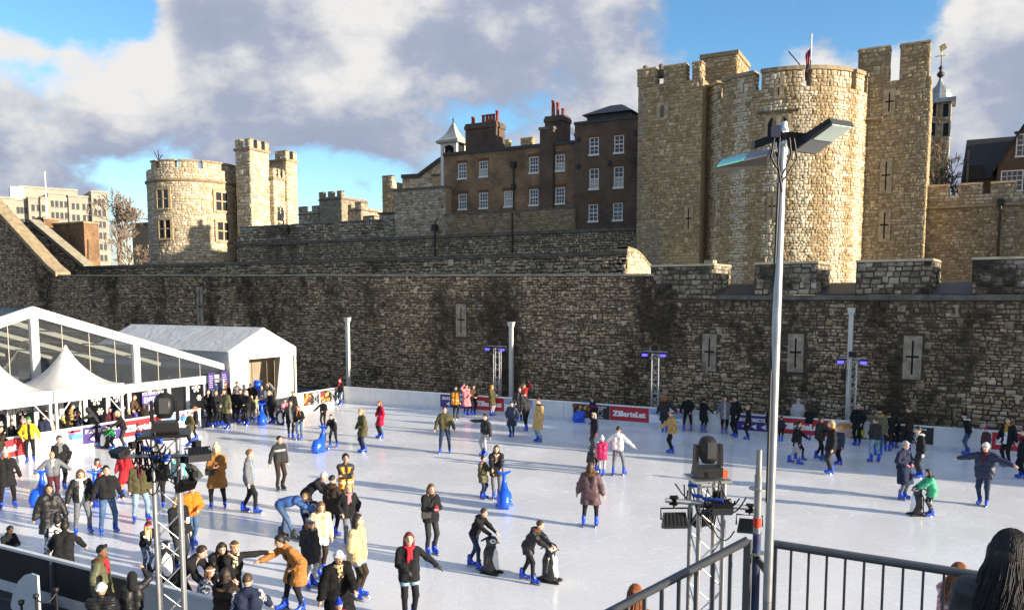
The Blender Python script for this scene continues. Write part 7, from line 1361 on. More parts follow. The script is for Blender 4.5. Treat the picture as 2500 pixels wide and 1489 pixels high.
def lamp_pole():
    top, bot = at_d(1912, 300, 4.75), at_d(1872, 1500, 4.75); x, y = bot[0], bot[1]; th = thing('floodlight_pole', 'tall galvanised pole with two angled flat floodlights at right', 'floodlight', (x, y, 0)); tx_ = top
    b = MB(); b.tube([(x, y, 0), (x, y, 4.7)], .0255, 14); b.tube([(x, y, 4.7), tuple(top)], .0265, 14); b.build('pole', M_GALV, th)
    d = np.array([math.cos(YAW), math.sin(YAW), 0]); up = np.array([0, 0, 1.]); fw = np.array([-math.sin(YAW), math.cos(YAW), 0]); J = at_d(1905, 345, 4.72)
    def lamp(corners, nm, em):      # corners on the underside: inner near, inner far, outer far, outer near
        c = [np.array(q) for q in corners]; nrm = np.cross(c[1] - c[0], c[3] - c[0]); nrm /= np.linalg.norm(nrm); nrm = nrm if nrm @ (c[0] - np.array([0, 0, CAMH])) > 0 else -nrm; t = .065
        b = MB(); b.hexa(c + [c[0] + nrm * t * .8 + (c[2] - c[0]) * .03, c[1] + nrm * t * .8 + (c[3] - c[1]) * .03, c[2] + nrm * t * .5, c[3] + nrm * t * .5]); o = b.build(nm, mat('lamp_casting', (.035, .036, .038), .5, .3), th)
        m0, m1 = c[0] * .52 + c[3] * .48, c[1] * .52 + c[2] * .48; k = .07; pa = [m0 * (1 - k) + m1 * k, m1 * (1 - k) + m0 * k, c[2] * .94 + m1 * .06, c[3] * .94 + m0 * .06]; pa[2] = pa[2] * (1 - k) + pa[3] * k; pa[3] = pa[3] * (1 - k) + pa[2] * k
        b = MB(); b.hexa([q - nrm * .008 for q in pa] + [q - nrm * .001 for q in pa]); b.build('led_panel', em, o)
        pb = [c[0] * .96 + c[2] * .04, c[1] * .96 + c[3] * .04, m1 * .97 + m0 * .03, m0 * .97 + m1 * .03]; b = MB(); b.hexa([q - nrm * .004 for q in pb] + [q - nrm * .001 for q in pb]); b.build('driver_cover', mat('lamp_cover', (.19, .19, .195), .45, .4), o)
    em = mat('led_diffuser', (.62, .74, .70), .25); 
    lamp([at_d(1934, 370, 4.75), at_d(1990, 378, 5.05), at_d(2085, 308, 4.85), at_d(2031, 300, 4.55)], 'flood_head', em)
    lamp([at_d(1874, 381, 4.60), at_d(1890, 362, 5.00), at_d(1762, 391, 5.00), at_d(1745, 411, 4.60)], 'flood_head', mat('led_diffuser_green', (.14, .46, .34), .2))
    for sg, q in ((1, at_d(1966, 350, 4.8)), (-1, at_d(1838, 368, 4.8))): b = MB(); b.obox((J + q) / 2 + [0, 0, .03], (q - J) / 2, fw * .035, up * .022); b.build('arm', M_BODY, th)
    b = MB(); b.lathe([(.036, -.08), (.04, -.06), (.04, .06), (.036, .08)], tuple(np.array([x, y, 0]) * [1, 1, 0] + [top[0] - x, top[1] - y, J[2]]), 12); b.build('collar', M_STEEL, th)
    b = MB(); b.obox(J + d * -.04 + [0, 0, .045] - fw * .04, d * .022, fw * .022, up * .034); b.build('junction_box', mat('navy_box', (.012, .014, .045), .4), th)
    for k, (a, s) in enumerate(((-.05, .22), (.06, .24), (-.02, .3), (.035, .2))): p0 = J + d * a - fw * .05 + [0, 0, .02]; p1 = J + d * .005 - fw * .045 - [0, 0, s]; b = MB(); b.tube([p0, (p0 + p1) / 2 + d * a * .9, p1], .006, 5); b.build('cable', M_IRON, th)
    p0 = J - fw * .05 - [0, 0, .25] - d * .02; b = MB(); b.tube([p0, p0 - [0, 0, .8] - d * .012, np.array([x, y, 5.3]) - fw * .03 - d * .03], .008, 6); b.build('cable', M_IRON, th)
    # shorter scaffold tube beside it
    t = at_d(1866, 1098, 4.95); x2, y2 = t[0] - .03, t[1]; th = thing('scaffold_tube', 'short scaffold tube with red tape and blue base beside the floodlight pole', 'pole', (x2, y2, 0)); b = MB(); b.tube([(x2, y2, 5.02), (x2, y2, t[2] - .16)], .024, 12); b.tube([(x2, y2, t[2] - .17), (x2, y2, t[2])], .019, 12); b.build('tube', M_GALV, th); b = MB(); b.tube([(x2, y2, 0), (x2, y2, 5.02)], .0255, 12); b.build('painted_base', M_BLUEP, th)
    zr = at_d(1860, 1280, 4.95)[2]; b = MB(); b.tube([(x2, y2, zr - .03), (x2, y2, zr + .03)], .0262, 12); b.build('red_tape', mat('red_tape', (.75, .06, .03), .5), th)
    for z in (at_d(1860, 1197, 4.95)[2], at_d(1860, 1360, 4.95)[2]): b = MB(); b.lathe([(.024, 0), (.058, 0), (.058, .008), (.024, .008)], (x2, y2, z), 12, smooth=False); b.build('rosette', M_GALV, th)
    b = MB(); z = at_d(1860, 1362, 4.95)[2]; b.tube([(x2, y2, z - .02), (x, y, z - .02)], .02, 8); b.build('clamp', M_IRON, th)
lamp_pole()
# ---------------------------------------------------------------- skating aids
M_PENG = mat('penguin_plastic', rough=.3, attr=True, spec=.5, noise=.1, nscale=8); M_WHALE = mat('blue_aid_plastic', (.012, .10, .70), .28, noise=.12, nscale=6, spec=.5); M_HANDLE = mat('handle_plastic', (.02, .02, .02), .4)
def penguin_mesh():
    f = Field((-.32, -.36, 0), (.32, .34, 1.0), .016)
    f.cone((0, 0, .16), (0, -.01, .48), .19, .165, 0, .05); f.cone((0, -.01, .48), (0, 0, .70), .165, .11, 0, .05); f.ell((0, .02, .78), (.125, .145, .125), None, 0, .03); f.cone((0, .14, .775), (0, .23, .755), .035, .012, 2, .015)
    for s in (1, -1): f.cone((s * .15, -.02, .58), (s * .215, -.03, .26), .05, .03, 0, .02); f.cone((s * .10, .05, .03), (s * .11, .22, .025), .05, .045, 0, .02); f.cone((s * .06, -.08, .84), (s * .17, -.16, .80), .022, .022, 0, .02)
    f.cone((0, -.16, .06), (0, -.30, .03), .07, .03, 0, .03)
    V, Q, lab = f.mesh(); c = np.tile(np.array([.016, .016, .018]), (len(V), 1)); belly = (V[:, 1] > .05) & (((V[:, 0] / .125) ** 2 + ((V[:, 2] - .36) / .26) ** 2) < 1); c[belly] = .72
    for s in (1, -1):
        e = np.linalg.norm((V - np.array([s * .085, .105, .80])) * np.array([1, .5, 1]), axis=1); c[e < .052] = .75; c[e < .024] = .01
    c[(lab == 2)] = (.30, .14, .02); return mesh_np('body', V, Q, M_PENG, smooth=True, col=c)
def whale_mesh():
    f = Field((-.34, -.55, 0), (.34, .58, 1.15), .017)
    f.ell((0, .12, .29), (.245, .34, .29), None, 0, .05); f.ell((0, .28, .20), (.20, .22, .19), None, 0, .05); f.cone((0, -.04, .40), (0, -.22, .66), .17, .085, 0, .06); f.cone((0, -.22, .66), (0, -.25, .96), .075, .055, 0, .05)
    for s in (1, -1): f.cone((0, -.24, .97), (s * .20, -.22, 1.06), .055, .026, 0, .03); f.cone((s * .17, .10, .12), (s * .26, -.02, .05), .05, .03, 0, .03); f.cone((s * .12, .34, .03), (s * .14, -.36, .03), .03, .03, 0, .02)
    V, Q, lab = f.mesh(); return mesh_np('body', V, Q, M_WHALE, smooth=True)
PENG, WHALE = penguin_mesh(), whale_mesh()
def aid(kind, px, py, yaw, label, z0=0., s=1., flip=False, place=None):
    p = at_z(px, py, z0) if place is None else np.array(place, float); rz = math.atan2(-p[1], -p[0]) + R(yaw) - R(90); nm = 'penguin_skating_aid' if kind == 'p' else 'whale_skating_aid'
    th = thing(nm, label, 'skating aid', p, rz, 'penguin skating aids' if kind == 'p' else 'blue whale skating aids'); th.scale = (s, s, s)
    if flip: th.rotation_euler = (R(180), 0, rz)
    o = bpy.data.objects.new('body', PENG if kind == 'p' else WHALE); link(o, th)
    b = MB()
    if kind == 'p':
        b.box((-.17, -.22, .004), (-.11, .25, .03)); b.box((.11, -.22, .004), (.17, .25, .03)); b.build('runner', M_HANDLE, th, loc=(0, 0, 0)); b = MB(); b.tube([(-.20, -.15, .80), (-.12, -.13, .83), (.12, -.13, .83), (.20, -.15, .80)], .017, 6); b.build('handle', M_HANDLE, th, loc=(0, 0, 0))
    else:
        b.box((-.15, -.40, .002), (.15, .36, .018)); b.build('sledge_plate', M_WHALE, th, loc=(0, 0, 0)); b = MB(); b.tube([(-.20, .18, .48), (0, .22, .56), (.20, .18, .48)], .018, 6); b.build('handle', M_WHALE, th, loc=(0, 0, 0))
        b = MB(); [b.lathe([(0, .02), (.022, .012), (.026, 0)], (s_ * .205, .30, .30), 8) for s_ in (-1, 1)]; b.build('eye', M_WTXT, th, loc=(0, 0, 0))
    return th
for a in (('p', 257, 1093, -40, 'black penguin skating aid pushed by the child in green at left'), ('p', 404, 1412, 20, 'penguin skating aid half hidden behind the left lighting truss'), ('p', 768, 1300, 30, 'penguin skating aid beside the bending men'), ('p', 1199, 1398, 60, 'penguin skating aid pushed by the boy in black hoodie'), ('p', 1343, 1418, 70, 'penguin skating aid pushed by the woman with the fur hood'),
          ('p', 1446, 1143, -170, 'penguin skating aid in front of the children by the white hoodie'), ('p', 2238, 1257, -60, 'penguin skating aid pushed by the girl in green coat'), ('p', 684, 1036, 10, 'penguin skating aid beside the crowd at the entrance')): aid(*a)
for a in (('w', 1231, 1236, 0, 'blue whale skating aid pushed by the woman with the long scarf'), ('w', 782, 1103, -35, 'blue whale skating aid carrying a seated girl'), ('w', 1420, 1030, -75, 'blue whale skating aid in front of the food banner'), ('w', 640, 1036, 0, 'blue whale skating aid among the entrance crowd'), ('w', 98, 1232, -20, 'blue whale skating aid behind the woman in long black coat'), ('w', 238, 1232, 10, 'blue whale skating aid behind the man in black jacket'), ('w', 2, 1180, 0, 'blue whale skating aid cut by the left edge')): aid(*a)
q = at_z(632, 1022); aid('w', 0, 0, 20, 'blue whale skating aid held upside down above the crowd', flip=True, place=(q[0], q[1], 2.05), s=.8)
# ---------------------------------------------------------------- people on the ice and around it
P = person
D = ('down', 'down'); LO = ('low', 'low'); O = ('out', 'out'); FW = ('fwd', 'fwd'); PK = ('pocket', 'pocket')
# left front
P(20, 1240, 1097, 5, 'woman in black belted coat and white bobble hat at the left edge', hat='bobble', hatc='lgrey', hair='long', hc='gi', coat=.16, arms=('out', 'low'), feet='wide')
P(132, 1222, 1103, 8, 'woman with short blond hair in grey quilted jacket, arms out', 'grey', 'maroon', hair='short', hc='bl', style='quilt', puff=.008, arms=O, scarf='lgrey', fat=1.1)
P(150, 1195, 1063, 12, 'man in black coat with grey scarf behind the quilted jacket', coat=.12, scarf='grey', hair='short', hc='db', arms=('down', 'pocket'))
P(75, 1128, 1017, -5, 'person in yellow jacket and green cap by the left red banner', 'yellow', 'black', hair='short', hat='cap', hatc='green', inner='black', arms=('pocket', 'low'), feet='stride')
P(60, 1118, 1020, 10, 'person in striped bobble hat just behind the yellow jacket', 'black', 'black', hat='bobble', hatc='grey', bar='pink', arms=D)
P(112, 1112, 1012, 165, 'man in navy leather jacket and grey jeans turned to the left boards', 'navy', 'lgrey', hair='short', hc='b', arms=D, coat=.04)
P(4, 1143, 1040, 60, 'person in brown coat holding a phone cut by the left edge', 'dbrown', 'black', hair='mid', hc='db', coat=.2, arms=('face', 'phone'), phone='black')
P(238, 1091, 990, -120, 'man in grey hood leaning on the left boards', 'char', 'black', hat='hood', hatc='char', lean=28, arms=('reach', 'reach'), feet='stride')
P(278, 1097, 1034, -60, 'child in bright green jacket and dark beanie', 'green', 'black', hat='beanie', hatc='navy', arms=FW, lean=22, puff=.008, h=1.12)
P(305, 1098, 1000, -80, 'woman in black leather jacket and grey beanie helping the child in green', 'black', 'char', hat='beanie', hatc='lgrey', hair='mid', hc='bl', arms=('hold', 'fwd'), lean=18, inner=None, puff=.004)
P(312, 1212, 1091, -25, 'person in long red coat and orange striped beanie', 'red', 'orange', hat='beanie', hatc='white', bar='orange', coat=.26, arms=('low', 'down'), lean=14, feet='stride', puff=.006, shoe='blue', tex='speckle')
P(241, 1212, 1109, 5, 'child in navy bear-ear hat and patterned coat', 'white', 'blue', hat='bear', hatc='navy', style='camo', c2='red', arms=FW, hair='long', hc='b', h=1.25, puff=.01)
P(265, 1302, 1136, 12, 'young man in black jacket and blue jeans at left', 'black', 'jeans', hair='short', hc='k', arms=LO, feet='wide', puff=.004)
P(203, 1303, 1145, 8, 'woman with long hair in black puffer with white fur hood and grey leggings', 'black', 'grey', hair='long', hc='gb', inner='white', hood='white', puff=.012, arms=LO, feet='wide', nod=12)
P(345, 1272, 1116, 10, 'man in brown waxed jacket and pale blue jeans', 'olive', 'ljeans', hair='crop', hc='b', arms=D, feet='wide', coat=.05, scarf='maroon', fat=1.12)
P(392, 1240, 1112, -10, 'woman in black fur trimmed jacket behind the left lighting truss', 'black', 'black', hair='long', hc='db', arms=('waist', 'low'), coat=.08, hood='black')
P(438, 1218, 1108, 10, 'girl in teal and white top behind the left lighting truss', 'teal', 'char', hair='mid', hc='bl', style='panel', c2='white', arms=D, glove='char')
P(471, 1335, 1180, 20, 'boy in orange jacket and blue jeans', 'orange', 'jeans', hair='short', hc='b', arms=('down', 'hold'), nod=15, puff=.008, feet='stride')
P(440, 1392, 1207, 30, 'person in black coat and beige knit hat behind the truss', 'black', 'char', hat='beanie', hatc='beige', hair='mid', hc='bl', arms=('phone', 'down'), coat=.06, inner='white', phone='white')
P(358, 1398, 1268, 30, 'girl in bobble hat and fleece lined black jacket with a penguin', 'black', 'jeans', hat='bobble', hatc='char', bar='crimson', hair='long', hc='bl', inner='white', arms=FW, lean=16, tex='speckle', shoe='black')
# by the near boards
def head_at(px, py, z): q = at_z(px, py, z); return (q[0], q[1], 0.)
P(0, 0, 0, 5, 'woman with long dark hair in long black puffer coat near the boards', 'black', 'black', skin='m', hair='long', hc='k', coat=.24, puff=.016, arms=LO, place=head_at(118, 1182, 1.74), h=1.74)
P(0, 0, 0, 35, 'boy with cropped hair in black leaning on the near boards at bottom left', 'black', 'black', skin='d', hair='crop', hc='k', arms=('phone', 'phone'), nod=25, hx=(24, 1283), h=1.36)
P(0, 0, 0, 170, 'person in black coat and camouflage cap leaning over the near boards', 'black', 'black', hat='cap', hatc='khaki', hair='puff', hc='k', arms=('lean', 'lean'), lean=35, coat=.1, hx=(158, 1272), h=1.75)
P(0, 0, 0, 160, 'person in black and white spotted coat behind the camouflage cap', 'white', 'black', skin='m', hair='puff', hc='k', style='spots', c2='black', lean=25, coat=.1, arms=FW, hx=(140, 1258), h=1.66)
P(0, 0, 0, 70, 'man in green parka with pale fur hood outside the near boards', 'khaki', 'black', skin='b', hair='quiff', hc='k', coat=.16, hood='gb', puff=.012, arms=('pocket', 'down'), shoe='black', place=head_at(243, 1331, 1.76), h=1.76, headyaw=-15, scarf='red')
P(0, 0, 0, 165, 'person in white beanie and black quilted jacket at the bottom edge', 'black', 'black', skin='m', hat='beanie', hatc='white', style='quilt', puff=.014, arms=('fwd', 'fwd'), shoe='black', place=head_at(245, 1426, 1.62), h=1.62, fat=1.15, hair='crop')
P(0, 0, 0, 175, 'child in black hooded jacket waving at the near boards', 'black', 'black', skin='m', hat='hood', hatc='black', arms=('up', 'hold'), shoe='black', place=head_at(322, 1398, 1.45), h=1.45, puff=.01)
P(0, 0, 0, 65, 'man with short dark hair in black coat bending over the near boards', 'black', 'black', hair='short', hc='db', arms=('lean', 'fwd'), lean=42, hx=(492, 1332), h=1.84, inner='lgrey', puff=.004)
P(0, 0, 0, 10, 'woman with long dark hair in black puffer looking down at the boards', 'black', 'black', hair='long', hc='db', arms=FW, lean=24, nod=12, style='quilt', puff=.006, hx=(541, 1325), h=1.72)
P(0, 0, 0, 20, 'woman in tan headband and leopard scarf reaching out sideways', 'black', 'black', hair='short', hc='b', hat='band', hatc='tan', scarf=('cream', 'black'), arms=('fwd', 'side'), lean=14, hx=(572, 1321), h=1.70)
P(0, 0, 0, 110, 'girl with white headband and spotted navy sleeves leaning on the near boards', 'navy', 'black', hair='mid', hc='gb', hat='band', hatc='white', style='spots', c2='lgrey', arms=('lean', 'lean'), lean=20, shoe='black', hx=(512, 1384), h=1.38)
P(0, 0, 0, 165, 'woman with dark hair in brown jacket seen from behind at the bottom edge', 'dbrown', 'black', hair='long', hc='db', arms=FW, shoe='black', place=head_at(545, 1392, 1.66), h=1.66, hood='black', coat=.08, lean=10)
P(0, 0, 0, 175, 'bald man in navy track jacket with white stripes seen from behind', 'navy', 'black', hair='crop', hc='b', style='stripes', arms=('lean', 'down'), shoe='black', place=head_at(603, 1402, 1.74), h=1.74, fat=1.2)
P(712, 1492, 1306, -62, 'woman with black ponytail in camel coat stretching an arm to the left', 'camel', 'black', skin='m', hair='pony', hc='k', coat=.20, arms=('reach', 'waist'), lean=34, feet='open', inner='dbrown', h=1.80, hx=(682, 1307), fat=1.12, headyaw=-10)
P(0, 0, 0, 25, 'woman in white beanie, leopard scarf and black fur coat at the bottom', 'black', 'black', hat='beanie', hatc='white', style='fur', coat=.24, puff=.02, scarf=('beige', 'dbrown'), arms=('low', 'fwd'), nod=16, place=head_at(822, 1342, 1.76), h=1.76, hair='short', fat=1.1, skin='m')
P(0, 0, 0, 20, 'child in royal blue knit hat held by the black fur coat', 'magenta', 'navy', hat='bobble', hatc='royal', arms=D, place=head_at(826, 1464, 1.16), h=1.16)
P(757, 1432, 1263, 30, 'woman with ginger hair in fur trapper hat and grey coat', 'char', 'lgrey', hair='long', hc='gi', hat='trapper', hatc='lgrey', bar='grey', coat=.18, arms=('hold', 'down'), nod=14, glove='black')
P(785, 1402, 1222, 15, 'woman in cream jacket, white skirt and black tights', 'cream', 'dbrown', hair='long', hc='gb', shorts='white', arms=D, nod=20, puff=.006, feet='stride')
P(873, 1460, 1255, 60, 'woman in beige bomber jacket and denim skirt with dark wavy hair', 'beige', 'dbrown', hair='mid', hc='db', shorts='ljeans', arms=('low', 'down'), puff=.012, coat=.05, headyaw=20)
P(705, 1302, 1200, 78, 'man in blue sweater and jeans bent double', 'blue', 'jeans', hair='crop', hc='bl', lean=78, arms=('reach', 'fwd'), feet='stride', h=1.82, hx=(745, 1203), shoe='black')
P(742, 1283, 1156, 75, 'white haired man in black coat bending forward', 'black', 'black', hair='crop', hc='w', lean=46, arms=FW, h=1.84, hx=(790, 1153), coat=.06)
P(744, 1302, 1220, 40, 'child in pink and black knit hat among the bending men', 'white', 'navy', hat='beanie', hatc='magenta', bar='black', style='camo', c2='blue', arms=FW, h=1.1)
P(812, 1312, 1161, 150, 'man in dark brown coat with turned up collar seen from behind', 'dbrown', 'black', hair='short', hc='k', coat=.15, hood='brown', arms=('low', 'down'), glove='black', headyaw=-25)
P(852, 1330, 1181, 15, 'woman with blond hair, pink scarf and black jacket', 'black', 'grey', hair='mid', hc='bl', scarf='pink', coat=.07, arms=PK, puff=.008)
P(846, 1262, 1108, 8, 'marshal in orange vest with folded arms', 'char', 'black', skin='m', hair='curly', hc='k', style='vest', arms=('cross', 'cross'), coat=.06, shoe='black')
P(533, 1240, 1083, -8, 'woman in camel coat and knit hat looking at her phone', 'camel', 'black', hat='bobble', hatc='cream', hair='mid', hc='bl', coat=.20, arms=('phone', 'phone'), inner='camel', bag='black', feet='wide', phone='black')
P(610, 1252, 1097, 75, 'man in grey suit jacket facing right', 'grey', 'black', hair='short', hc='gb', style='suit', arms=D, coat=.05, feet='stride', inner='ljeans')
P(684, 1196, 1064, 25, 'man in grey zipped top with pale sleeves', 'char', 'dbrown', hair='short', hc='k', arms=('low', 'down'), shoe='black', style='chest', c2='lgrey', headyaw=15)
P(1052, 1352, 1180, 22, 'woman with long brown hair in black leather jacket using a phone', 'black', 'char', hair='long', hc='gb', arms=('phone', 'phone'), bag='black', phone='crimson', coat=.06, nod=10)
P(1000, 1512, 1297, 8, 'woman with red hair and red scarf in black duffel coat', 'black', 'black', hair='mid', hc='r', scarf=('red', 'crimson'), coat=.08, arms=('hold', 'out'), glove='char', h=1.80, shorts='ljeans')
P(1158, 1386, 1249, 60, 'boy in black hoodie and jeans pushing a penguin', 'black', 'djeans', hair='short', hc='b', arms=FW, lean=24, feet='stride', hood='black', h=1.55)
P(1288, 1420, 1259, 68, 'woman in black coat with brown fur hood pushing a penguin', 'black', 'black', hair='short', hc='b', hood='gb', arms=FW, lean=28, feet='stride', coat=.1, puff=.01)
P(1440, 1286, 1130, 172, 'woman in plum puffer coat with fur hood seen from behind', 'plum', 'black', hair='mid', hc='b', hood='gb', arms=LO, coat=.19, puff=.014, feet='wide')
P(1178, 1217, 1113, 55, 'child in olive parka holding the hand of the woman with a scarf', 'olive', 'djeans', hair='short', hc='k', hood='pink', arms=('hold', 'fwd'), coat=.14, puff=.01, glove='yellow')
P(1212, 1216, 1087, 0, 'woman in black parka with long patterned scarf pushing a whale aid', 'black', 'grey', hair='mid', hc='db', scarf=('cream', 'maroon'), hood='black', arms=('fwd', 'fwd'), coat=.10, puff=.01)
P(1508, 1160, 1041, 170, 'man in white hooded sweatshirt and grey trousers seen from behind', 'white', 'grey', skin='m', hair='crop', hc='k', arms=O, feet='open', hood='white', fat=1.05)
P(1469, 1162, 1066, 178, 'child in magenta coat and white bobble hat seen from behind', 'magenta', 'lgrey', hat='bobble', hatc='white', arms=('fwd', 'fwd'), coat=.12, puff=.012)
P(1458, 1150, 1068, 165, 'small child in pink hat hidden beside the magenta coat', 'pink', 'black', hat='bobble', hatc='pink', bar='white', arms=FW, h=1.05)
P(1451, 1102, 1008, -60, 'boy in black sweater with yellow headband', 'black', 'char', hair='bob', hc='g', hat='bow', hatc='yellow', arms=D, glove='red')
P(1086, 1105, 992, 2, 'man in brown bomber jacket and dark jeans facing the camera', 'olive', 'djeans', hair='short', hc='k', arms=LO, feet='wide', puff=.006, fat=1.06)
P(1183, 1112, 1007, -40, 'man in dark grey jacket leaning with one arm out', 'char', 'lgrey', hair='short', hc='k', arms=('side', 'low'), tilt=-14, lean=8, puff=.003)
P(1316, 1079, 970, -55, 'man in long tan trench coat', 'tan', 'ljeans', hair='short', hc='b', coat=.24, arms=D, hood='black')
P(1250, 1066, 980, -15, 'woman in wide navy coat left of the tan trench coat', 'navy', 'djeans', hair='short', hc='k', coat=.22, arms=PK, puff=.014, feet='close')
P(1285, 1051, 956, -150, 'man in dark grey jacket bending left beside the navy coat', 'char', 'black', hair='crop', hc='b', arms=('fwd', 'down'), lean=14, feet='stride')
P(1268, 1027, 945, 5, 'person in long black coat by the middle of the far boards', 'black', 'black', hair='crop', hc='b', coat=.28, arms=PK, puff=.012)
P(0, 0, 0, 160, 'person in red jacket standing behind the far boards', 'red', 'black', hair='mid', hc='bl', arms=('up', 'face'), shoe='black', place=at_y(1279, 1012, 38.7) * [1, 1, 0], h=1.75)
P(1112, 1023, 941, 160, 'marshal in orange vest seen from behind at the purple banner', 'char', 'black', hair='short', hc='k', style='vest', coat=.05, arms=D, shoe='black')
P(1138, 1014, 937, 20, 'woman in long beige coat raising a phone', 'pink', 'black', hair='short', hat='beanie', hatc='black', coat=.24, arms=('up', 'hold'), phone='black', puff=.008)
P(1155, 1013, 939, 30, 'woman in grey brown top next to the raised phone', 'brown', 'black', hair='bob', hc='k', arms=('hold', 'hold'))
P(1200, 1015, 940, 60, 'person in olive parka with mustard hood by the far boards', 'olive', 'lgrey', hat='hood', hatc='mustard', coat=.2, arms=('phone', 'phone'), puff=.008)
P(1447, 1036, 971, -45, 'child in navy and pink striped jacket behind the blue whale aid', 'navy', 'black', hair='short', hc='b', style='band', c2='magenta', arms=O, h=1.35)
P(1622, 1056, 966, 175, 'person in black parka with fur hood, arms out, by the far boards', 'black', 'black', hair='mid', hc='gi', hood='b', arms=('out', 'low'), coat=.22, puff=.01)
P(1640, 1106, 1003, -75, 'child in golden fur jacket and grey cap', 'tan', 'black', hair='short', hat='cap', hatc='lgrey', style='fur', puff=.02, arms=('fwd', 'low'), coat=.06)
P(1678, 1053, 964, 178, 'slim person all in black seen from behind by the far boards', 'black', 'black', hair='short', hc='db', arms=('back', 'low'), feet='wide')
P(1716, 1056, 973, 150, 'person in black fur hooded coat gesturing by the far boards', 'black', 'black', hat='beanie', hatc='black', hood='black', coat=.2, arms=('out', 'fwd'))
P(1768, 1058, 967, 3, 'woman in grey coat smiling by the far boards', 'grey', 'black', hair='long', hc='k', coat=.14, arms=LO, inner='lgrey')
P(1795, 1066, 967, -50, 'man in black coat turned to the smiling woman', 'black', 'black', hair='short', hc='k', coat=.1, arms=PK, hood='black')
P(1826, 1073, 989, -80, 'boy with blond hair in long black coat before the purple banner', 'black', 'black', hair='short', hc='bl', coat=.2, arms=D)
P(1881, 1072, 990, 175, 'person in black partly hidden by the floodlight pole', 'black', 'black', hair='short', hc='k', coat=.12, arms=D)
P(1946, 1068, 973, 178, 'man in pale beige parka seen from behind', 'lgrey', 'black', hair='crop', hc='g', coat=.14, puff=.014, arms=D, fat=1.15)
P(1974, 1074, 990, 170, 'woman in black next to the beige parka', 'black', 'black', hair='mid', hc='db', arms=D, coat=.06)
P(1906, 1078, 1030, 175, 'child in dark jacket close to the floodlight pole', 'char', 'black', hair='short', hc='k', arms=D, h=1.15)
P(1938, 1132, 1027, 80, 'woman striding in black jacket and pale grey trousers', 'black', 'lgrey', hair='pony', hc='k', arms=('low', 'fwd'), lean=10, feet='stride', hood='grey', glove='black')
P(1950, 1122, 1040, 85, 'person in dark clothes behind the striding woman', 'char', 'black', hair='short', hc='k', arms=D, feet='stride')
P(2000, 1122, 1017, 60, 'person in shiny black jacket with curly hair holding hands', 'black', 'black', hair='curly', hc='b', arms=('low', 'fwd'), coat=.08, puff=.012, feet='stride')
P(2028, 1157, 1024, -75, 'woman with ginger hair and orange fur collar in dark coat', 'black', 'char', hair='mid', hc='bl', hood='gi', arms=('low', 'down'), coat=.12, puff=.006)
P(2050, 1134, 1040, -60, 'person in navy padded coat behind the orange fur collar', 'navy', 'black', hair='mid', hc='bl', hood='cream', coat=.12, puff=.01, arms=D)
P(2093, 1087, 985, -25, 'bald man in long black coat by the far boards', 'black', 'black', hair='bald', coat=.14, arms=PK, puff=.006)
P(2143, 1112, 993, 178, 'tall person in olive coat and black hat seen from behind', 'khaki', 'jeans', hat='beanie', hatc='black', hood='bl', coat=.08, arms=D, puff=.01)
P(2136, 1128, 1020, -150, 'man in black hoodie and blue jeans with legs apart', 'char', 'ljeans', hair='short', hc='b', arms=('fwd', 'hold'), feet='wide', headyaw=60)
P(2166, 1102, 1008, 170, 'person in dark coat right of the tall olive coat', 'black', 'char', hair='short', hc='b', arms=D, coat=.08)
P(2183, 1094, 1012, 160, 'shorter person in black beside the far boards at right', 'black', 'black', hair='mid', hc='k', arms=D)
P(2218, 1102, 993, -95, 'man in dark brown jacket reaching left along the far boards', 'dbrown', 'black', hair='crop', hc='b', arms=('down', 'fwd'), coat=.05)
P(2246, 1167, 1040, -70, 'man in black jacket with striped red scarf', 'black', 'char', hair='short', hc='k', scarf=('maroon', 'white'), hood='white', arms=D, lean=8, glove='white', feet='close')
P(2202, 1218, 1077, 55, 'woman in long navy coat and white beanie', 'navy', 'grey', hat='beanie', hatc='lgrey', hair='crop', coat=.26, arms=('waist', 'waist'), glove='pink', puff=.006)
P(2274, 1260, 1144, -70, 'girl in bright green coat pushing a penguin', 'mint', 'black', hair='mid', hc='db', hood='b', arms=FW, lean=14, coat=.12, puff=.012, tex='speckle', glove='navy')
P(2400, 1233, 1081, -15, 'man in blue padded jacket and white beanie with arms spread', 'navy', 'djeans', hat='beanie', hatc='white', hair='crop', hc='g', arms=('wide', 'wide'), scarf='maroon', puff=.014, coat=.05, fat=1.12)
P(2405, 1122, 1043, -40, 'child in red coat and blue bobble hat behind the spread arms', 'maroon', 'black', hat='bobble', hatc='royal', bar='red', hood='b', arms=D, coat=.12, puff=.01)
P(2362, 1110, 1007, -80, 'person in dark jacket with white hem and blue jeans', 'black', 'jeans', hat='beanie', hatc='black', hood='white', arms=('low', 'low'), lean=12, glove='black')
P(2457, 1138, 1017, -35, 'man in black coat with mustard scarf near the right edge', 'black', 'black', hair='short', hc='k', scarf='mustard', inner='white', coat=.08, arms=('low', 'low'), feet='close')
P(2496, 1168, 1047, -60, 'person in black and red cut by the right edge', 'black', 'black', hair='short', hc='k', coat=.1, arms=D, scarf='maroon')
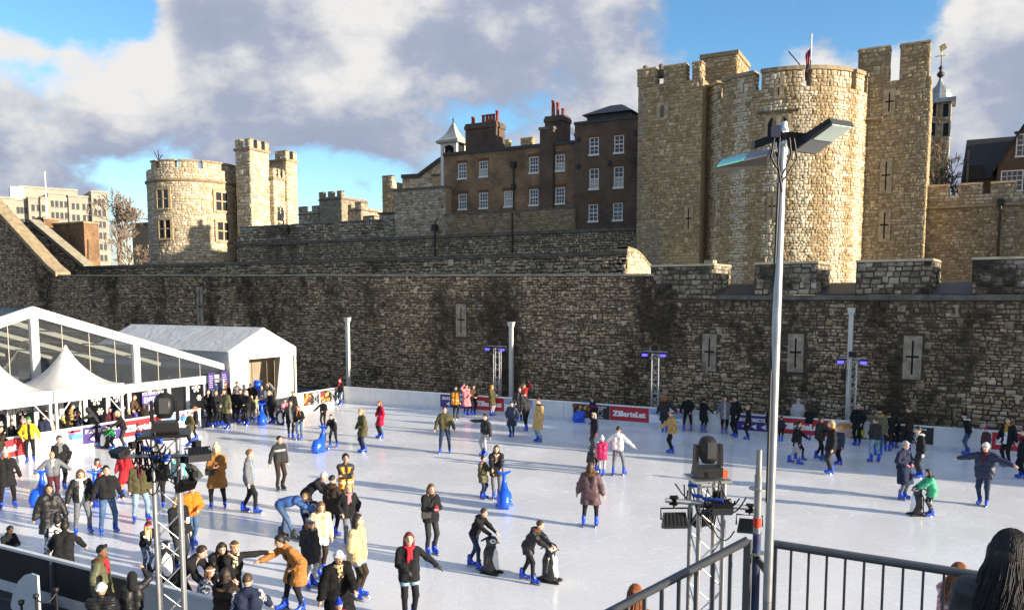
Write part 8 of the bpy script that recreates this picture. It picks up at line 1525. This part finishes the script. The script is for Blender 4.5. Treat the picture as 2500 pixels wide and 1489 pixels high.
# middle left
P(930, 1069, 979, -60, 'woman with curly red hair in crimson coat', 'crimson', 'char', hair='bob', hc='gi', coat=.19, arms=('waist', 'waist'), feet='close', scarf='black')
P(888, 1104, 998, -62, 'woman with blond ponytail in olive parka', 'olive', 'djeans', hair='pony', hc='bl', coat=.16, arms=('hold', 'hold'), glove='black', puff=.006, lean=6, feet='close')
P(790, 1046, 974, -20, 'person in black tracksuit with one arm out by the food posters', 'black', 'black', hair='short', hc='gi', arms=('out', 'hold'))
P(815, 1092, 1007, -25, 'boy in black with white side stripe leaning behind the seated girl', 'black', 'black', hair='short', hc='b', arms=FW, lean=20, style='stripes', feet='stride')
P(790, 1098, 1046, -35, 'girl in pink leggings seated on the blue whale', 'char', 'magenta', hat='beanie', hatc='white', hair='long', hc='bl', arms=FW, feet='sit', h=1.12, crouch=.22)
P(732, 1073, 988, -15, 'woman with long ginger hair in black leather jacket', 'black', 'jeans', hair='long', hc='gi', arms=('down', 'hold'), lean=10, nod=12)
P(710, 1068, 977, 10, 'woman in open black coat beside the long ginger hair', 'black', 'black', hair='mid', hc='b', arms=LO, coat=.14, inner='grey', lean=6)
P(697, 1036, 973, 0, 'child in pink jacket behind the entrance penguin', 'pink', 'grey', hair='short', hc='db', arms=FW, h=1.3, puff=.01)
P(716, 1030, 970, 20, 'person in black at the end of the short poster boards', 'black', 'black', hair='short', hc='b', arms=D, h=1.6)
P(832, 988, 924, -50, 'person in red bobble hat at the far left corner of the boards', 'black', 'jeans', hat='beanie', hatc='red', arms=D, coat=.04, scarf='red')
P(466, 1088, 1003, -60, 'woman in olive coat by the end of the left boards', 'olive', 'char', hair='short', hc='g', coat=.14, arms=('waist', 'waist'), puff=.006)
P(480, 1075, 992, -80, 'woman with red hair in black behind the olive coat', 'black', 'black', hair='pony', hc='gi', arms=D)
# crowd at the entrance
P(508, 1041, 950, 60, 'dark haired person in black at the left end of the entrance crowd', 'black', 'black', hair='mid', hc='k', arms=('hold', 'down'), coat=.06)
P(528, 1041, 952, 40, 'person in black jacket second in the entrance crowd', 'black', 'black', hair='short', hc='b', arms=('down', 'phone'))
P(556, 1046, 948, -50, 'woman in khaki parka in the front of the entrance crowd', 'khaki', 'black', hair='mid', hc='db', coat=.14, arms=('hold', 'down'), hood='brown', feet='close', lean=6)
P(543, 1038, 958, 50, 'shorter person in dark top beside the khaki parka', 'char', 'black', hair='short', hc='k', arms=D)
P(575, 1032, 950, 10, 'tall man all in black in the entrance crowd', 'black', 'black', hair='short', hc='db', arms=D, coat=.08, fat=1.1)
P(589, 1034, 949, -10, 'person with dark fringe in black in the entrance crowd', 'black', 'black', hair='fringe', hc='k', arms=PK, coat=.06)
P(604, 1037, 953, -40, 'woman in long black cardigan in the entrance crowd', 'black', 'char', hair='mid', hc='g', arms=('down', 'hold'), coat=.12)
P(616, 1028, 965, 0, 'child in grey green coat and floral leggings', 'khaki', 'grey', hair='short', hc='bl', arms=D, h=1.35, coat=.1, tex='speckle')
P(627, 1026, 966, 20, 'child in pale green gilet in the entrance crowd', 'sage', 'grey', hair='short', hc='b', arms=D, h=1.32, tex='speckle')
P(641, 1031, 965, 10, 'child in royal blue coat and pink grey hat', 'royal', 'navy', hat='beanie', hatc='lgrey', bar='magenta', arms=FW, h=1.38, coat=.1, puff=.01)
P(655, 1024, 936, -20, 'bald man in grey jacket holding up a blue whale', 'grey', 'char', hair='bald', arms=('low', 'up'), puff=.008, fat=1.1)
P(668, 1033, 951, -60, 'man in black leather jacket bowed at the right of the entrance crowd', 'black', 'black', hair='crop', hc='bl', lean=16, arms=('down', 'down'), puff=.006, fat=1.1)
P(523, 1012, 927, -30, 'man in blue jacket behind the entrance crowd', 'blue', 'black', hair='short', hc='gi', arms=D, puff=.006)
P(555, 1010, 933, -40, 'person in black with orange collar behind the entrance crowd', 'black', 'black', hair='short', hc='gi', arms=D, scarf='orange')
P(580, 1012, 931, 40, 'man in red and grey hooded top behind the entrance crowd', 'grey', 'black', hair='short', hc='b', arms=D, hood='plum', style='band', c2='maroon')
P(612, 1004, 936, 30, 'person in dark jacket in the marquee doorway', 'char', 'black', hair='short', hc='bl', arms=D)
P(624, 1006, 932, 150, 'person in black bobble hat in the marquee doorway', 'black', 'black', hat='beanie', hatc='black', arms=D)
P(640, 1008, 946, 10, 'fair haired boy under the upturned whale', 'char', 'black', hair='short', hc='bl', arms=D, h=1.5)
P(495, 1010, 950, 30, 'person in black and white scarf at the glass door', 'black', 'black', hair='short', hc='b', arms=D, scarf='white', h=1.6)
# spectators under the pagodas, behind the left boards
def S_(px, py, yaw, label, x=-32.6, **k):
    q = at_x(px, py, x); P(0, 0, 0, yaw, label, place=(x, q[1], 0), h=min(max(q[2], 1.1), 1.85), shoe='black', **k)
S_(27, 1024, 60, 'child in dark jacket behind the left red banner', top='char', hair='short', hc='b', arms=D)
S_(150, 1010, 70, 'woman with yellow scarf leaning behind the left boards', top='black', hair='short', hc='b', scarf='yellow', arms=FW)
S_(172, 984, 80, 'woman in plaid shirt with curly dark hair under the pagoda tent', top='tan', hair='curly', hc='k', style='check', c2='dbrown', arms=('hold', 'hold'), x=-32.9)
S_(190, 1003, 75, 'man in navy jacket with red hood behind the left boards', top='navy', skin='d', hair='short', hc='k', hood='maroon', arms=FW)
S_(220, 1004, 60, 'person in red and black drinking behind the left boards', top='black', hair='mid', hc='b', scarf='red', arms=('face', 'down'))
S_(268, 996, 20, 'person in red striped hat behind the purple banner', top='maroon', hat='beanie', hatc='red', bar='white', arms=D)
S_(313, 1000, 30, 'child in white and yellow hat behind the boards', top='black', hat='beanie', hatc='white', bar='yellow', arms=D)
S_(328, 997, -60, 'boy in blue jacket behind the red banner', top='purple', hair='short', hc='b', arms=D)
S_(325, 963, 60, 'man in brown coat holding a baby under the exit sign', top='brown', hair='short', hc='b', arms=('hold', 'hold'), x=-33.4)
S_(351, 986, 150, 'woman with brown hair near the exit sign', top='dbrown', hair='mid', hc='b', arms=D)
S_(373, 990, -20, 'man in dark coat right of the exit sign', top='char', hair='short', hc='b', arms=D)
S_(118, 1012, 40, 'person with fair hair standing behind the navy leather jacket', top='beige', hair='short', hc='bl', arms=D, x=-32.4)
# camera side
def up_(px, py, dep, h, yaw, label, **k):
    q = at_d(px, py, dep); P(0, 0, 0, yaw, label, place=(q[0], q[1], q[2] - h), h=h, shoe='black', **k)
up_(2462, 1308, 3.9, 1.62, 165, 'dark haired woman in grey coat with purple scarf at bottom right', top='char', hair='long', hc='k', scarf='purple', arms=('hold', 'hold'), puff=.012, coat=.1, nod=10, strands=1700, slen=.26)
up_(2338, 1378, 9.2, 1.60, 150, 'person with red hair in pink floral coat beyond the railing', top='pink', hair='long', hc='gi', style='spots', c2='white', arms=FW, puff=.01, coat=.1, strands=500)
up_(1550, 1432, 9.2, 1.56, 170, 'person with ginger hair just above the sloping handrail', top='camel', hair='mid', hc='gi', arms=FW, strands=500)

# ---------------------------------------------------------------- lettering as plain meshes
bpy.context.view_layer.update(); dg = bpy.context.evaluated_depsgraph_get()
for o in [o for o in bpy.data.objects if o.type == 'FONT']:
    me = bpy.data.meshes.new_from_object(o.evaluated_get(dg)); n = bpy.data.objects.new('lettering', me); n.location, n.rotation_euler, n.scale = o.location, o.rotation_euler, o.scale; link(n, o.parent); bpy.data.objects.remove(o, do_unlink=True)
